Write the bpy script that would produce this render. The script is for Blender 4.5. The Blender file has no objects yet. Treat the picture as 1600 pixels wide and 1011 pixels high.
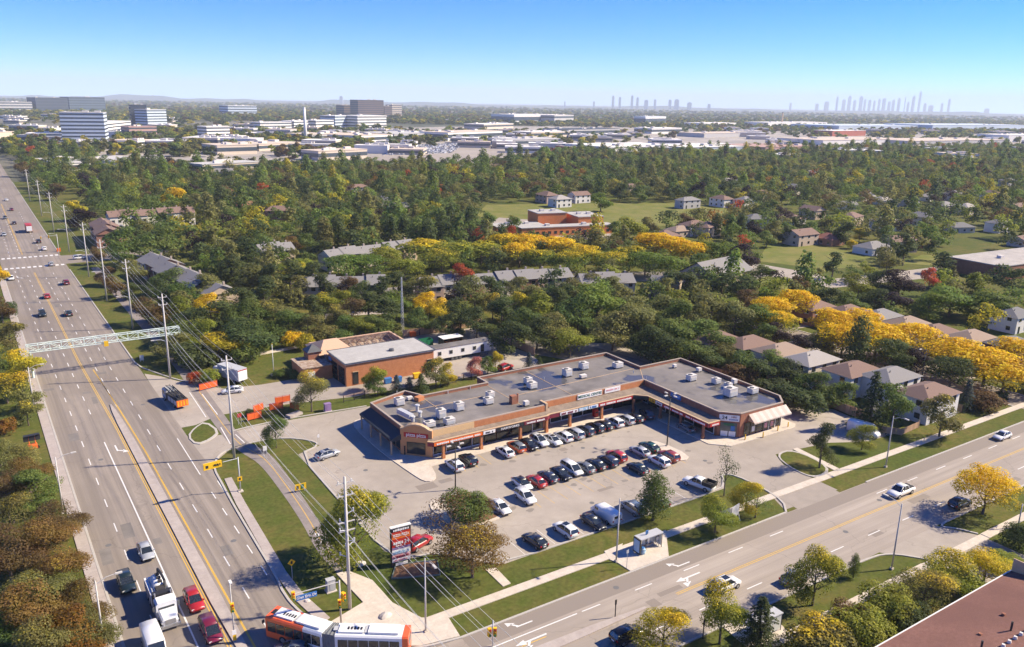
import bpy, bmesh, math, random
import numpy as np
from mathutils import Matrix, Vector
R = math.radians
scene = bpy.context.scene
C = scene.collection
# ------------------------------------------------------------------ camera, sky, sun, exposure
# world: X runs along the cross street, Y along the wide road, camera hovers over the origin
CAM_H = 63.0; HEADING = R(33.0); PITCH = math.atan(345.5/1250.0); ROLL = R(1.05)
cam = bpy.data.cameras.new('camera'); cam.lens = 28.125; cam.sensor_width = 36; cam.sensor_fit = 'HORIZONTAL'
cam.clip_start = 1; cam.clip_end = 90000
camo = bpy.data.objects.new('camera', cam); C.objects.link(camo); scene.camera = camo
ch, sh = math.cos(HEADING), math.sin(HEADING)
right = Vector((ch, -sh, 0)); fh = Vector((sh, ch, 0)); up0 = Vector((0, 0, 1))
fwd = fh*math.cos(PITCH) - up0*math.sin(PITCH); up = fh*math.sin(PITCH) + up0*math.cos(PITCH)
xa = right*math.cos(ROLL) + up*math.sin(ROLL); ya = -right*math.sin(ROLL) + up*math.cos(ROLL)
mw = Matrix((xa, ya, -fwd)).transposed().to_4x4(); mw.translation = (0, 0, CAM_H); camo.matrix_world = mw
def screen_x(x, y): return (x*ch - y*sh)/(x*sh + y*ch)          # left-to-right order, used for labels only
def dist(x, y): return math.hypot(x, y)

SUN_EL, SUN_AZ = R(38), R(-22)
world = bpy.data.worlds.new('World'); scene.world = world; world.use_nodes = True
wn = world.node_tree; wn.nodes.clear()
sky = wn.nodes.new('ShaderNodeTexSky'); sky.sky_type = 'NISHITA'; sky.sun_disc = False
sky.sun_elevation = SUN_EL; sky.sun_rotation = math.pi/2 - SUN_AZ
sky.altitude = 5500; sky.air_density = 1.0; sky.dust_density = 0.0; sky.ozone_density = 9.0
hs = wn.nodes.new('ShaderNodeHueSaturation'); hs.inputs['Saturation'].default_value = 1.22; hs.inputs['Hue'].default_value = .512
bg = wn.nodes.new('ShaderNodeBackground'); bg.inputs[1].default_value = 0.105
wo = wn.nodes.new('ShaderNodeOutputWorld')
wn.links.new(sky.outputs[0], hs.inputs['Color']); wn.links.new(hs.outputs[0], bg.inputs[0]); wn.links.new(bg.outputs[0], wo.inputs[0])
sl = bpy.data.lights.new('sun', 'SUN'); sl.energy = 3.7; sl.angle = R(1.2); sl.color = (1.0, .88, .67)
so = bpy.data.objects.new('sun', sl); C.objects.link(so)
sdir = Vector((math.cos(SUN_EL)*math.cos(SUN_AZ), math.cos(SUN_EL)*math.sin(SUN_AZ), math.sin(SUN_EL)))
so.rotation_euler = sdir.to_track_quat('Z', 'Y').to_euler(); so.location = (60, -40, 200)
vs = scene.view_settings; vs.view_transform = 'Standard'; vs.look = 'None'; vs.gamma = 1; vs.use_curve_mapping = False
vs.exposure = 1.43
HAZE = 7.2e-5
cy = scene.cycles; cy.use_denoising = True; cy.max_bounces = 6; cy.diffuse_bounces = 4; cy.glossy_bounces = 2
cy.transmission_bounces = 3; cy.transparent_max_bounces = 6; cy.volume_bounces = 1; cy.caustics_reflective = False; cy.caustics_refractive = False
cy.use_adaptive_sampling = True; cy.adaptive_threshold = 0.02

# ------------------------------------------------------------------ materials
MATS = {}
def mat(name, col, rough=.85, var=.12, scale=.6, col2=None, objcol=False, metal=0., spec=.25, bump=0., big=None, island=0., rand=0., coat=0., uv=None, puddle=None, cracks=0.):
    if name in MATS: return MATS[name]
    m = bpy.data.materials.new(name); m.use_nodes = True; MATS[name] = m
    nt = m.node_tree; N = nt.nodes; L = nt.links; b = N['Principled BSDF']
    b.inputs['Roughness'].default_value = rough; b.inputs['Metallic'].default_value = metal
    b.inputs['Specular IOR Level'].default_value = spec; b.inputs['Coat Weight'].default_value = coat
    tc = N.new('ShaderNodeTexCoord'); src = tc.outputs['UV' if uv else 'Object']
    if uv:
        mp = N.new('ShaderNodeMapping'); mp.inputs['Scale'].default_value = uv; L.new(src, mp.inputs[0]); src_s = mp.outputs[0]
    else: src_s = src
    def noise(s, v=src_s, d=4.):
        n = N.new('ShaderNodeTexNoise'); n.inputs['Scale'].default_value = s; n.inputs['Detail'].default_value = d
        n.inputs['Roughness'].default_value = .6; L.new(v, n.inputs['Vector']); return n.outputs[0]
    def mixc(f, a, c, blend='MIX'):
        x = N.new('ShaderNodeMix'); x.data_type = 'RGBA'; x.blend_type = blend
        for sock, val in ((x.inputs[0], f), (x.inputs[6], a), (x.inputs[7], c)):
            if isinstance(val, bpy.types.NodeSocket): L.new(val, sock)
            elif isinstance(val, (int, float)): sock.default_value = val
            else: sock.default_value = (*val[:3], 1)
        return x.outputs[2]
    def ramp(f, a, c):
        r = N.new('ShaderNodeMapRange'); r.inputs[1].default_value = a; r.inputs[2].default_value = c; L.new(f, r.inputs[0]); return r.outputs[0]
    c = col if not objcol else None
    if objcol:
        oi = N.new('ShaderNodeObjectInfo'); base = oi.outputs['Color']
    else:
        base = col
    if col2 is not None:
        base = mixc(ramp(noise(scale), .38, .62), base, col2)
    if big is not None:
        base = mixc(ramp(noise(big[0], src), .4, .66), base, big[1])
    f = ramp(noise(scale*4.3, src_s), .25, .75)
    g = N.new('ShaderNodeMapRange'); g.inputs[3].default_value = 1-var; g.inputs[4].default_value = 1+var; L.new(f, g.inputs[0])
    val = g.outputs[0]
    if rand:
        oi2 = N.new('ShaderNodeObjectInfo'); r2 = N.new('ShaderNodeMapRange'); r2.inputs[3].default_value = 1-rand; r2.inputs[4].default_value = 1+rand
        L.new(oi2.outputs['Random'], r2.inputs[0]); mm = N.new('ShaderNodeMath'); mm.operation = 'MULTIPLY'; L.new(val, mm.inputs[0]); L.new(r2.outputs[0], mm.inputs[1]); val = mm.outputs[0]
    if island:
        ge = N.new('ShaderNodeNewGeometry'); r3 = N.new('ShaderNodeMapRange'); r3.inputs[3].default_value = 1-island; r3.inputs[4].default_value = 1+island
        L.new(ge.outputs['Random Per Island'], r3.inputs[0]); mm = N.new('ShaderNodeMath'); mm.operation = 'MULTIPLY'; L.new(val, mm.inputs[0]); L.new(r3.outputs[0], mm.inputs[1]); val = mm.outputs[0]
    if cracks:
        nn = N.new('ShaderNodeTexNoise'); nn.inputs['Scale'].default_value = .35; L.new(src, nn.inputs['Vector'])
        ad = N.new('ShaderNodeVectorMath'); ad.operation = 'MULTIPLY_ADD'; ad.inputs[1].default_value = (5, 5, 0); L.new(nn.outputs[1], ad.inputs[0]); L.new(src, ad.inputs[2])
        vo = N.new('ShaderNodeTexVoronoi'); vo.feature = 'DISTANCE_TO_EDGE'; vo.inputs['Scale'].default_value = .055; L.new(ad.outputs[0], vo.inputs['Vector'])
        cr = N.new('ShaderNodeMapRange'); cr.inputs[1].default_value = 0.002; cr.inputs[2].default_value = .006; cr.inputs[3].default_value = 1-cracks; cr.inputs[4].default_value = 1
        L.new(vo.outputs['Distance'], cr.inputs[0]); mm = N.new('ShaderNodeMath'); mm.operation = 'MULTIPLY'; L.new(val, mm.inputs[0]); L.new(cr.outputs[0], mm.inputs[1]); val = mm.outputs[0]
    v = N.new('ShaderNodeVectorMath'); v.operation = 'SCALE'
    if isinstance(base, bpy.types.NodeSocket): L.new(base, v.inputs[0])
    else: v.inputs[0].default_value = base[:3]
    L.new(val, v.inputs['Scale']); colout = v.outputs[0]
    if puddle:
        pm = ramp(noise(puddle[0], src, 3.), puddle[1], puddle[1]+.035)
        colout = mixc(pm, colout, puddle[2])
        rr = N.new('ShaderNodeMapRange'); rr.inputs[3].default_value = rough; rr.inputs[4].default_value = .13; L.new(pm, rr.inputs[0]); L.new(rr.outputs[0], b.inputs['Roughness'])
    L.new(colout, b.inputs['Base Color'])
    if bump:
        bp = N.new('ShaderNodeBump'); bp.inputs['Strength'].default_value = bump; bp.inputs['Distance'].default_value = .05; L.new(f, bp.inputs['Height']); L.new(bp.outputs[0], b.inputs['Normal'])
    return m

def leaf_mat(name='foliage', attr=None):
    m = bpy.data.materials.new(name); m.use_nodes = True; nt = m.node_tree; N = nt.nodes; L = nt.links; N.clear()
    out = N.new('ShaderNodeOutputMaterial'); ge = N.new('ShaderNodeNewGeometry'); tc = N.new('ShaderNodeTexCoord')
    if attr:
        at = N.new('ShaderNodeAttribute'); at.attribute_name = attr; base = at.outputs['Color']; alpha = at.outputs['Alpha']
    else:
        oi = N.new('ShaderNodeObjectInfo'); base = oi.outputs['Color']; alpha = oi.outputs['Alpha']
    # alpha = share of the leaves already turned gold, starting in the tips of the crown
    nz = N.new('ShaderNodeTexNoise'); nz.inputs['Scale'].default_value = .45; nz.inputs['Detail'].default_value = 2; L.new(tc.outputs['Object'], nz.inputs['Vector'])
    se = N.new('ShaderNodeSeparateXYZ'); L.new(tc.outputs['Generated' if not attr else 'Object'], se.inputs[0])
    def math_(op, a, b_=None):
        x = N.new('ShaderNodeMath'); x.operation = op
        for i, q in enumerate((a, b_)):
            if q is None: continue
            if isinstance(q, (int, float)): x.inputs[i].default_value = q
            else: L.new(q, x.inputs[i])
        return x.outputs[0]
    rnd = ge.outputs['Random Per Island']
    if attr: score = math_('ADD', math_('MULTIPLY', nz.outputs[0], .8), math_('MULTIPLY', rnd, .35))
    else: score = math_('ADD', math_('ADD', math_('MULTIPLY', se.outputs[2], .62), math_('MULTIPLY', nz.outputs[0], .55)), math_('MULTIPLY', rnd, .22))
    thr = math_('SUBTRACT', 1.26, math_('MULTIPLY', alpha, .80))
    mr = N.new('ShaderNodeMapRange'); L.new(math_('SUBTRACT', score, thr), mr.inputs[0]); mr.inputs[1].default_value = -.14; mr.inputs[2].default_value = .14
    gold = N.new('ShaderNodeMix'); gold.data_type = 'RGBA'; L.new(rnd, gold.inputs[0]); gold.inputs[6].default_value = (.80, .47, .012, 1); gold.inputs[7].default_value = (.80, .60, .03, 1)
    mx = N.new('ShaderNodeMix'); mx.data_type = 'RGBA'; L.new(mr.outputs[0], mx.inputs[0]); L.new(base, mx.inputs[6]); L.new(gold.outputs[2], mx.inputs[7])
    vr = N.new('ShaderNodeMapRange'); L.new(rnd, vr.inputs[0]); vr.inputs[3].default_value = .62; vr.inputs[4].default_value = 1.22; hs.inputs['Hue'].default_value = .512
    hv = N.new('ShaderNodeHueSaturation'); hr = N.new('ShaderNodeMapRange'); L.new(nz.outputs[0], hr.inputs[0]); hr.inputs[1].default_value = .3; hr.inputs[2].default_value = .7; hr.inputs[3].default_value = .482; hr.inputs[4].default_value = .515
    L.new(hr.outputs[0], hv.inputs['Hue']); L.new(vr.outputs[0], hv.inputs['Value']); L.new(mx.outputs[2], hv.inputs['Color'])
    d = N.new('ShaderNodeBsdfPrincipled'); d.inputs['Roughness'].default_value = .65; d.inputs['Specular IOR Level'].default_value = .2; L.new(hv.outputs[0], d.inputs['Base Color'])
    t = N.new('ShaderNodeBsdfTranslucent'); L.new(hv.outputs[0], t.inputs[0]); ms = N.new('ShaderNodeMixShader'); ms.inputs[0].default_value = .5
    L.new(d.outputs[0], ms.inputs[1]); L.new(t.outputs[0], ms.inputs[2]); L.new(ms.outputs[0], out.inputs[0])
    MATS[name] = m; return m

# ------------------------------------------------------------------ mesh helpers
class MB:
    def __init__(s): s.v = []; s.f = []; s.uv = None
    def quad(s, *p): n = len(s.v); s.v += [tuple(q) for q in p]; s.f.append(tuple(range(n, n+len(p)))); return s
    def box(s, x, y, z, sx, sy, sz, rz=0., tx=1., ty=1.):          # centre x,y ; z = bottom ; taper of the top
        n = len(s.v); c, q = math.cos(rz), math.sin(rz)
        for k, (ax, ay) in ((0, (1, 1)), (sz, (tx, ty))):
            for a, b in ((-1, -1), (1, -1), (1, 1), (-1, 1)):
                u, w = a*sx/2*ax, b*sy/2*ay
                s.v.append((x+u*c-w*q, y+u*q+w*c, z+k))
        s.f += [(n+3, n+2, n+1, n), (n+4, n+5, n+6, n+7)] + [(n+i, n+(i+1) % 4, n+4+(i+1) % 4, n+4+i) for i in range(4)]; return s
    def bx(s, x0, x1, y0, y1, z0, z1): return s.box((x0+x1)/2, (y0+y1)/2, z0, x1-x0, y1-y0, z1-z0)
    def tube(s, p, q, r0, r1=None, n=8, cap=True):
        r1 = r0 if r1 is None else r1; p = Vector(p); q = Vector(q); d = (q-p).normalized()
        a = d.cross(Vector((0, 0, 1)) if abs(d.z) < .95 else Vector((1, 0, 0))).normalized(); b = d.cross(a)
        k = len(s.v)
        for c, r in ((p, r0), (q, r1)):
            for i in range(n): t = 2*math.pi*i/n; s.v.append(tuple(c+a*math.cos(t)*r+b*math.sin(t)*r))
        s.f += [(k+i, k+n+i, k+n+(i+1) % n, k+(i+1) % n) for i in range(n)]
        if cap: s.f += [tuple(range(k, k+n)), tuple(reversed(range(k+n, k+2*n)))]
        return s
    def path(s, pts, r, n=5):
        for a, b in zip(pts, pts[1:]): s.tube(a, b, r, r, n, False)
        return s
    def poly(s, pts, z): return s.quad(*[(p[0], p[1], z) for p in pts])
    def prism(s, pts, z0, z1):
        if area(pts) < 0: pts = pts[::-1]
        n = len(s.v); m = len(pts)
        s.v += [(p[0], p[1], z0) for p in pts] + [(p[0], p[1], z1) for p in pts]
        s.f += [tuple(range(n+m, n+2*m)), tuple(reversed(range(n, n+m)))] + [(n+i, n+(i+1) % m, n+m+(i+1) % m, n+m+i) for i in range(m)]; return s
    def loft(s, rings, cap=True):
        n = len(s.v); m = len(rings[0])
        for r in rings: s.v += [tuple(p) for p in r]
        for j in range(len(rings)-1):
            for i in range(m): a = n+j*m; s.f.append((a+i, a+(i+1) % m, a+m+(i+1) % m, a+m+i))
        if cap: s.f += [tuple(reversed(range(n, n+m))), tuple(range(n+(len(rings)-1)*m, n+len(rings)*m))]
        return s
    def ribbon(s, pts, w, z, h=None):                               # flat strip (or raised strip) along a polyline
        L_, R_ = offset_line(pts, w/2), offset_line(pts, -w/2)
        for i in range(len(pts)-1):
            q = [L_[i], R_[i], R_[i+1], L_[i+1]]
            if h: s.prism(q, z, z+h)
            else: s.quad(*[(p[0], p[1], z) for p in q])
        return s
    def mesh(s, name, m=None, smooth=False):
        me = bpy.data.meshes.new(name); me.from_pydata(s.v, [], s.f); me.update()
        bm = bmesh.new(); bm.from_mesh(me); bmesh.ops.recalc_face_normals(bm, faces=bm.faces); bm.to_mesh(me); bm.free()
        if m: me.materials.append(MATS[m] if isinstance(m, str) else m)
        if smooth: me.polygons.foreach_set('use_smooth', [True]*len(me.polygons))
        return me
    def sheet(s, name, m):                                          # flat sheets: keep the winding up
        me = bpy.data.meshes.new(name); me.from_pydata(s.v, [], s.f); me.update()
        me.materials.append(MATS[m] if isinstance(m, str) else m); return me
    def build(s, name, m, parent=None, smooth=False, col=None, world=True):
        off = world_loc(parent) if (parent and world) else None
        if off is not None and off.length > 0: s.v = [(a-off.x, b-off.y, c-off.z) for a, b, c in s.v]
        o = bpy.data.objects.new(name, s.mesh(name, m, smooth)); C.objects.link(o); o.parent = parent
        if col: o.color = (*col[:3], 1)
        return o
def area(p): return sum(a[0]*b[1]-b[0]*a[1] for a, b in zip(p, list(p[1:])+[p[0]]))/2
def offset_line(pts, d, closed=False):
    out = []; n = len(pts)
    for i in range(n):
        a = Vector(pts[(i-1) % n][:2]) if (i > 0 or closed) else None; b = Vector(pts[i][:2]); c = Vector(pts[(i+1) % n][:2]) if (i < n-1 or closed) else None
        ds = [(q-p).normalized() for p, q in ((a, b), (b, c)) if p is not None and q is not None]
        ns = [Vector((-v.y, v.x)) for v in ds]; nn = sum(ns, Vector((0, 0))).normalized(); k = max(.35, nn.dot(ns[0]))
        out.append(tuple(b + nn*d/k))
    return out
def world_loc(o):
    v = Vector((0, 0, 0))
    while o: v += o.location; o = o.parent
    return v
def smooth_poly(pts, it=2):                                          # Chaikin corner cutting for rounded kerb lines
    for _ in range(it):
        q = []
        for a, b in zip(pts, list(pts[1:])+[pts[0]]):
            q += [(.75*a[0]+.25*b[0], .75*a[1]+.25*b[1]), (.25*a[0]+.75*b[0], .25*a[1]+.75*b[1])]
        pts = q
    return pts
def smooth_line(pts, it=2):
    for _ in range(it):
        q = [pts[0]]
        for a, b in zip(pts, pts[1:]):
            q += [(.75*a[0]+.25*b[0], .75*a[1]+.25*b[1]), (.25*a[0]+.75*b[0], .25*a[1]+.75*b[1])]
        pts = q + [pts[-1]]
    return pts
def tag(o, label=None, cat=None, group=None, kind=None):
    if label: o['label'] = label
    if cat: o['category'] = cat
    if group: o['group'] = group
    if kind: o['kind'] = kind
    return o
def thing(name, label, cat, loc=(0, 0, 0), rz=0., group=None):
    o = bpy.data.objects.new(name, None); C.objects.link(o); o.empty_display_size = .5
    o.location = (loc[0], loc[1], loc[2] if len(loc) > 2 else 0.); o.rotation_euler = (0, 0, rz); return tag(o, label, cat, group)
def kids(o): return KIDS.get(o.name, [])
def copy_tree(o, parent=None):
    c = o.copy(); C.objects.link(c); c.parent = parent
    for k in [q for q in o.children]: copy_tree(k, c)
    return c
def ordinal(n):
    w = ['first', 'second', 'third', 'fourth', 'fifth', 'sixth', 'seventh', 'eighth', 'ninth', 'tenth', 'eleventh', 'twelfth']
    return w[n-1] if n <= 12 else '%d%s' % (n, 'th' if 10 < n % 100 < 20 else {1: 'st', 2: 'nd', 3: 'rd'}.get(n % 10, 'th'))
FONTC = {}
def text_mesh(s, size, m, depth=.02):
    cu = bpy.data.curves.new('lettering', 'FONT'); cu.body = s; cu.size = size; cu.align_x = 'CENTER'; cu.align_y = 'CENTER'; cu.extrude = depth/2; cu.resolution_u = 2
    cu.offset = size*.015
    o = bpy.data.objects.new('lettering', cu); C.objects.link(o); dg = bpy.context.evaluated_depsgraph_get(); dg.update()
    me = bpy.data.meshes.new_from_object(o.evaluated_get(dg)); bpy.data.objects.remove(o); bpy.data.curves.remove(cu)
    me.materials.clear(); me.materials.append(MATS[m]); return me
def lettering(s, size, m, parent, loc, normal, tilt=0., xs=1.):      # upright text on a face whose outward normal is given
    o = bpy.data.objects.new('lettering', text_mesh(s, size, m)); C.objects.link(o); o.parent = parent
    p = Vector(loc) - world_loc(parent); o.location = p
    az = math.atan2(normal[1], normal[0]); o.rotation_euler = (R(90)-tilt, 0, az+R(90)); o.scale = (xs, 1, 1); o['kind'] = 'stuff'; return o
def structure(name, mb, m):
    o = bpy.data.objects.new(name, mb.mesh(name, m)); C.objects.link(o); o['kind'] = 'structure'; return o

# ------------------------------------------------------------------ the palette
mat('grass', (.088, .100, .020), .95, .30, .35, (.135, .112, .034), big=(.035, (.066, .088, .017)), spec=.1)
mat('field_grass', (.135, .150, .034), .95, .12, .08, (.19, .175, .055), spec=.1)
mat('far_land', (.10, .095, .06), .95, .2, .004, (.26, .23, .19), big=(.0012, (.055, .07, .04)), spec=.1)
mat('asphalt_road', (.212, .178, .148), .8, .08, .8, (.295, .248, .207), big=(.03, (.21, .175, .146)), uv=(1.1, .012, 1), cracks=.14)
mat('asphalt_pale', (.30, .254, .213), .8, .08, .8, (.38, .324, .272), big=(.03, (.285, .24, .20)), uv=(1.1, .012, 1), cracks=.16)
mat('asphalt_lot', (.335, .288, .242), .85, .08, .12, (.385, .332, .28), big=(.02, (.295, .253, .213)), cracks=.18)
mat('asphalt_lane', (.175, .155, .137), .85, .1, .2, (.215, .19, .168))
mat('asphalt_new', (.145, .14, .138), .8, .07, .3)
mat('path_asphalt', (.215, .182, .165), .9, .1, .4, (.25, .215, .198))
mat('concrete', (.50, .43, .355), .9, .1, .6, (.56, .49, .41))
mat('kerb_concrete', (.42, .385, .345), .9, .12, .8)
mat('walk_brown', (.36, .305, .275), .9, .1, .5, (.40, .345, .31))
mat('paint_white', (.66, .64, .61), .7, .18, 2.)
mat('paint_yellow', (.58, .36, .07), .7, .2, 2.)
mat('mulch', (.19, .105, .06), .95, .3, 1.5)
mat('dirt', (.30, .22, .16), .95, .2, .5)

# ------------------------------------------------------------------ ground and roads
def shift(Y): return -.0275*(Y-100) if Y <= 330 else -6.325-.02*(Y-330)
def ax(o, Y): return (o+shift(Y), Y)                                  # wide road: offset across, distance along
def sheet(name, pts, z, m, kind='structure', tri=True):
    mb = MB(); mb.poly(pts if area(pts) > 0 else pts[::-1], z); o = bpy.data.objects.new(name, mb.sheet(name, m)); C.objects.link(o)
    if kind: o['kind'] = kind
    return o
def slab(name, pts, z0, z1, m, parent=None):
    o = MB().prism(pts, z0, z1).build(name, m, parent)
    if not parent: o['kind'] = 'structure'
    return o
g = MB()
for a, b in ((-400, 1200),): g.poly([(-500, -500), (900, -500), (900, 700), (-500, 700)], 0.)
o = bpy.data.objects.new('ground', g.sheet('ground', 'grass')); C.objects.link(o); o['kind'] = 'structure'
sheet('ground_distant', [(-26000, -26000), (26000, -26000), (26000, 26000), (-26000, 26000)], -.25, 'far_land')

# wide road, with coordinates across and along stored for its wheel-track streaks
ys = [-80, 0, 60, 120, 180, 240, 330, 420, 520, 650, 800, 1000, 1300]
mb = MB(); 
ys = [-80, 0, 60, 92, 98, 107, 121, 131, 150, 180, 240, 330, 420, 520, 650, 800, 1000, 1300]
def edge(Y): return float(np.interp(Y, [92, 98, 107, 121, 131, 150, 200], [25.5, 25.75, 26.0, 26.5, 27.25, 26.9, 26.9]))
for a, b in zip(ys, ys[1:]): mb.quad((*ax(5.9, a), .012), (*ax(edge(a), a), .012), (*ax(edge(b), b), .012), (*ax(5.9, b), .012))
me = mb.sheet('wide_road', 'asphalt_road'); uv = me.uv_layers.new()
for p in me.polygons:
    for li in p.loop_indices:
        v = me.vertices[me.loops[li].vertex_index].co; uv.data[li].uv = (v.x-shift(v.y), v.y)
wide_road = bpy.data.objects.new('wide_road', me); C.objects.link(wide_road); wide_road['kind'] = 'structure'
mb = MB()
for a, b in ((-300, 0), (0, 60), (60, 120), (120, 200), (200, 600)): mb.quad((a, 58.2, .018), (b, 58.2, .018), (b, 73.2, .018), (a, 73.2, .018))
me = mb.sheet('cross_street', 'asphalt_pale'); uv = me.uv_layers.new()
for p in me.polygons:
    for li in p.loop_indices: v = me.vertices[me.loops[li].vertex_index].co; uv.data[li].uv = (v.y, v.x)
cross_street = bpy.data.objects.new('cross_street', me); C.objects.link(cross_street); cross_street['kind'] = 'structure'
sheet('kerb_lane', [(41, 70.3), (260, 70.3), (260, 73.1), (41, 73.1)], .0205, 'asphalt_road')
corner = smooth_line([(25.5, 94), (25.6, 90), (27.2, 83), (30.5, 77.2), (35, 74.2), (41, 73.2)])
sheet('corner_asphalt', [(20, 94)]+corner+[(41, 66), (20, 66)], .008, 'asphalt_road')
mb = MB().ribbon(corner, .32, .0, .14); structure('kerb', mb, 'kerb_concrete')
# right-hand kerb of the wide road and its drive mouths
def kerb(pts, it=2, w=.32, h=.14, closed=False, m='kerb_concrete'):
    p = smooth_line(pts, it) if it else pts
    if closed: p = list(p)+[p[0]]
    return structure('kerb', MB().ribbon(p, w, 0., h), m)
kerb([ax(26.9, 335), ax(26.9, 270), ax(26.8, 215), ax(26.8, 203), (26.6, 196), (30, 188), (33, 183.5)], 1)
kerb([ax(26.9, 700), ax(26.9, 520), ax(26.9, 372)], 0)
kerb([(34.11,143.71), (31.24,143.05), (29.14,142), (27.37,139.26), (26.36,135.34), (26.29,130.53), ax(26.55,121), ax(26.05,107), ax(25.75,98), (25.5,94)], 2)
kerb([ax(5.9, y) for y in (40, 100, 180, 260, 330)], 0); kerb([ax(5.9, y) for y in (372, 500, 700)], 0)
slab('sidewalk', [ax(4.1, 20), ax(5.72, 20), ax(5.72, 336), ax(4.1, 336)], 0, .11, 'walk_brown')
# raised centre median
med = smooth_poly([ax(16.75, 172), ax(17.3, 180), ax(17.9, 172), ax(18.25, 150), ax(18.3, 78), ax(16.7, 78), ax(16.7, 150)], 1)
slab('median', med, 0, .17, 'walk_brown')
# fire station lot, plaza lot, lanes
sheet('fire_station_lot', [(24.5, 196), (27.5, 192), (30, 187), (33.5, 182), (38, 176.5), (46, 175), (61.5, 175), (62, 164), (84, 164), (84, 193.5), (114, 193), (110, 179), (112.5, 164), (110, 155), (60, 157.5), (45, 160.5), (38, 160.8), (33, 161), (28, 158), (24.5, 158)], .0045, 'asphalt_lot')
lot = [(24.5, 152), (31, 150.6), (38, 151.6), (61.4, 150.3), (68, 145.5), (84, 145.5), (84, 151), (120, 151), (131, 165), (138, 160), (137, 131), (146, 107), (147.5, 98), (146, 88), (146, 83.5), (138, 84), (131, 87.5), (123.2, 88.6), (117.6, 89.2), (115.3, 85.5), (115.2, 80), (115.2, 74), (101.5, 74), (104.3, 80), (104.3, 86.5), (102.5, 88.7), (99, 84.4), (54, 84.2), (50.5, 87), (47.3, 91.7), (43.7, 92.2), (41, 96), (41, 134.4), (45.7, 136.2), (44.6, 139.4), (41.3, 142.6), (36.5, 144), (31, 143), (27.5, 139), (24.5, 137)]
sheet('parking_lot', lot, .0065, 'asphalt_lot')
sheet('service_lane', [(119.9, 142), (119.9, 151), (112, 165), (118, 175), (131, 160), (137, 131), (132.6, 131), (132.2, 129.9), (120, 129.9)], .0095, 'asphalt_lane')
sheet('drive_mouth', [(103.5, 72.9), (114.6, 72.9), (115, 80), (104.6, 80)], .0225, 'asphalt_lot')
# lot kerbs
kerb([(31, 143), (36.5, 144.1), (41.3, 142.8), (44.8, 139.6), (45.9, 136.4), (41.1, 134.2), (41, 110), (41, 96.2), (43.7, 92.3), (47.3, 91.8), (50.5, 87.2), (54, 84.3), (75, 84.3), (98, 84.4), (100.5, 86.2), (102.5, 88.6), (104.2, 86.8), (104.5, 81), (103.6, 76), (101, 73.3)], 1)
kerb([(41, 73.2), (60, 73.25), (85, 73.25), (101, 73.3)], 0); kerb([(122, 73.2), (160, 73.2), (260, 73.2)], 0)
kerb([(46, 151.9), (38, 151.9), (33, 151.2)], 1); kerb([(61.2, 150.6), (46, 151.9)], 0)
isl = smooth_poly([(25.28,152.71), (27.37,156.55), (30.12,159.13), (31.41,151.98), (28.89,148.84), (25.94,147.51)], 1)
i_ = slab('kerb_island', isl, 0, .13, 'kerb_concrete'); slab('grass', smooth_poly([(25.69,152.46), (27.51,156.1), (29.78,158.17), (30.88,152.29), (28.82,149.57), (26.23,148.35)], 1), .0, .15, 'grass', i_)
isl = smooth_poly([(117.2, 89.3), (122.6, 89.2), (121.9, 79.6), (115.4, 78.2), (114.8, 83)], 2)
i_ = slab('kerb_island', isl, 0, .13, 'kerb_concrete'); slab('grass', [(118+.9*(a-118), 84+.9*(b-84)) for a, b in isl], .0, .15, 'grass', i_)
i_ = slab('kerb_island', smooth_poly([(100.28,106.21), (102.66,104.81), (103.18,97.05), (100.36,95.52), (99.16,98.45)], 1), 0, .13, 'concrete')
isl = [(52.53,104.95), (54.49,106.04), (58.3,99.06), (62.24,96.71), (59.34,94.91), (53.42,95.53), (52.36,99.78)]
i_ = slab('kerb_island', smooth_poly(isl, 1), 0, .13, 'concrete'); slab('mulch_bed', smooth_poly([(53.5,101.93), (57.43,99.59), (61.48,96.45), (59.22,95.68), (54.3,96.12)], 1), .0, .16, 'mulch', i_)
# sidewalks
slab('sidewalk', [(38.5, 77.4), (260, 77.6), (260, 79.1), (38.5, 78.9)], 0, .10, 'concrete')
slab('sidewalk', [(121.2, 79.1), (122.6, 79.1), (123.6, 89), (122.3, 89)], 0, .098, 'concrete')
sheet('verge_patch', [(123.7, 88.4), (131, 87.2), (138, 83.8), (146, 83.3), (146, 79.2), (123, 79.2)], .003, 'grass')
slab('corner_plaza', [(27.6, 84), (31, 77.6), (36, 74.4), (41, 73.5), (41.5, 77.3), (38.6, 79.2), (36.8, 84), (36.6, 90), (34.6, 94), (33, 94), (33.6, 86)], 0, .11, 'concrete')
slab('bus_stop_pad', [(68.33,79.39), (72.05,79.62), (71.5, 79.2), (80.3, 79.2), (75.51,73.47), (68.23,73.47), (68.05,76.03), (67.6, 77.2)], 0, .115, 'concrete')
slab('sidewalk', [(51.08,84.39), (52.54,83.87), (52.31,79.68), (51.02,79.59)], 0, .096, 'concrete')
for a, b in ((60, 105.5), (121.5, 260)): slab('sidewalk', [(a, 51.8), (b, 51.8), (b, 53.2), (a, 53.2)], 0, .10, 'concrete')
slab('sidewalk', [(105.5, 51.8), (121.5, 51.8), (121.5, 53.2), (105.5, 53.2)], 0, .03, 'concrete')
sheet('drive_south', [(103, 58.3), (107.6, 53), (108, 44), (121, 44), (121, 53), (118, 58.3)], .0105, 'asphalt_lot')
kerb([(60, 58.1), (90, 58.1), (99, 58.1), (104, 57.5), (107.4, 53.4)], 2); kerb([(121.2, 53.4), (120, 56), (117.8, 58.1), (125, 58.1)], 2); kerb([(125, 58.1), (260, 58.1)], 0)
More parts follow.
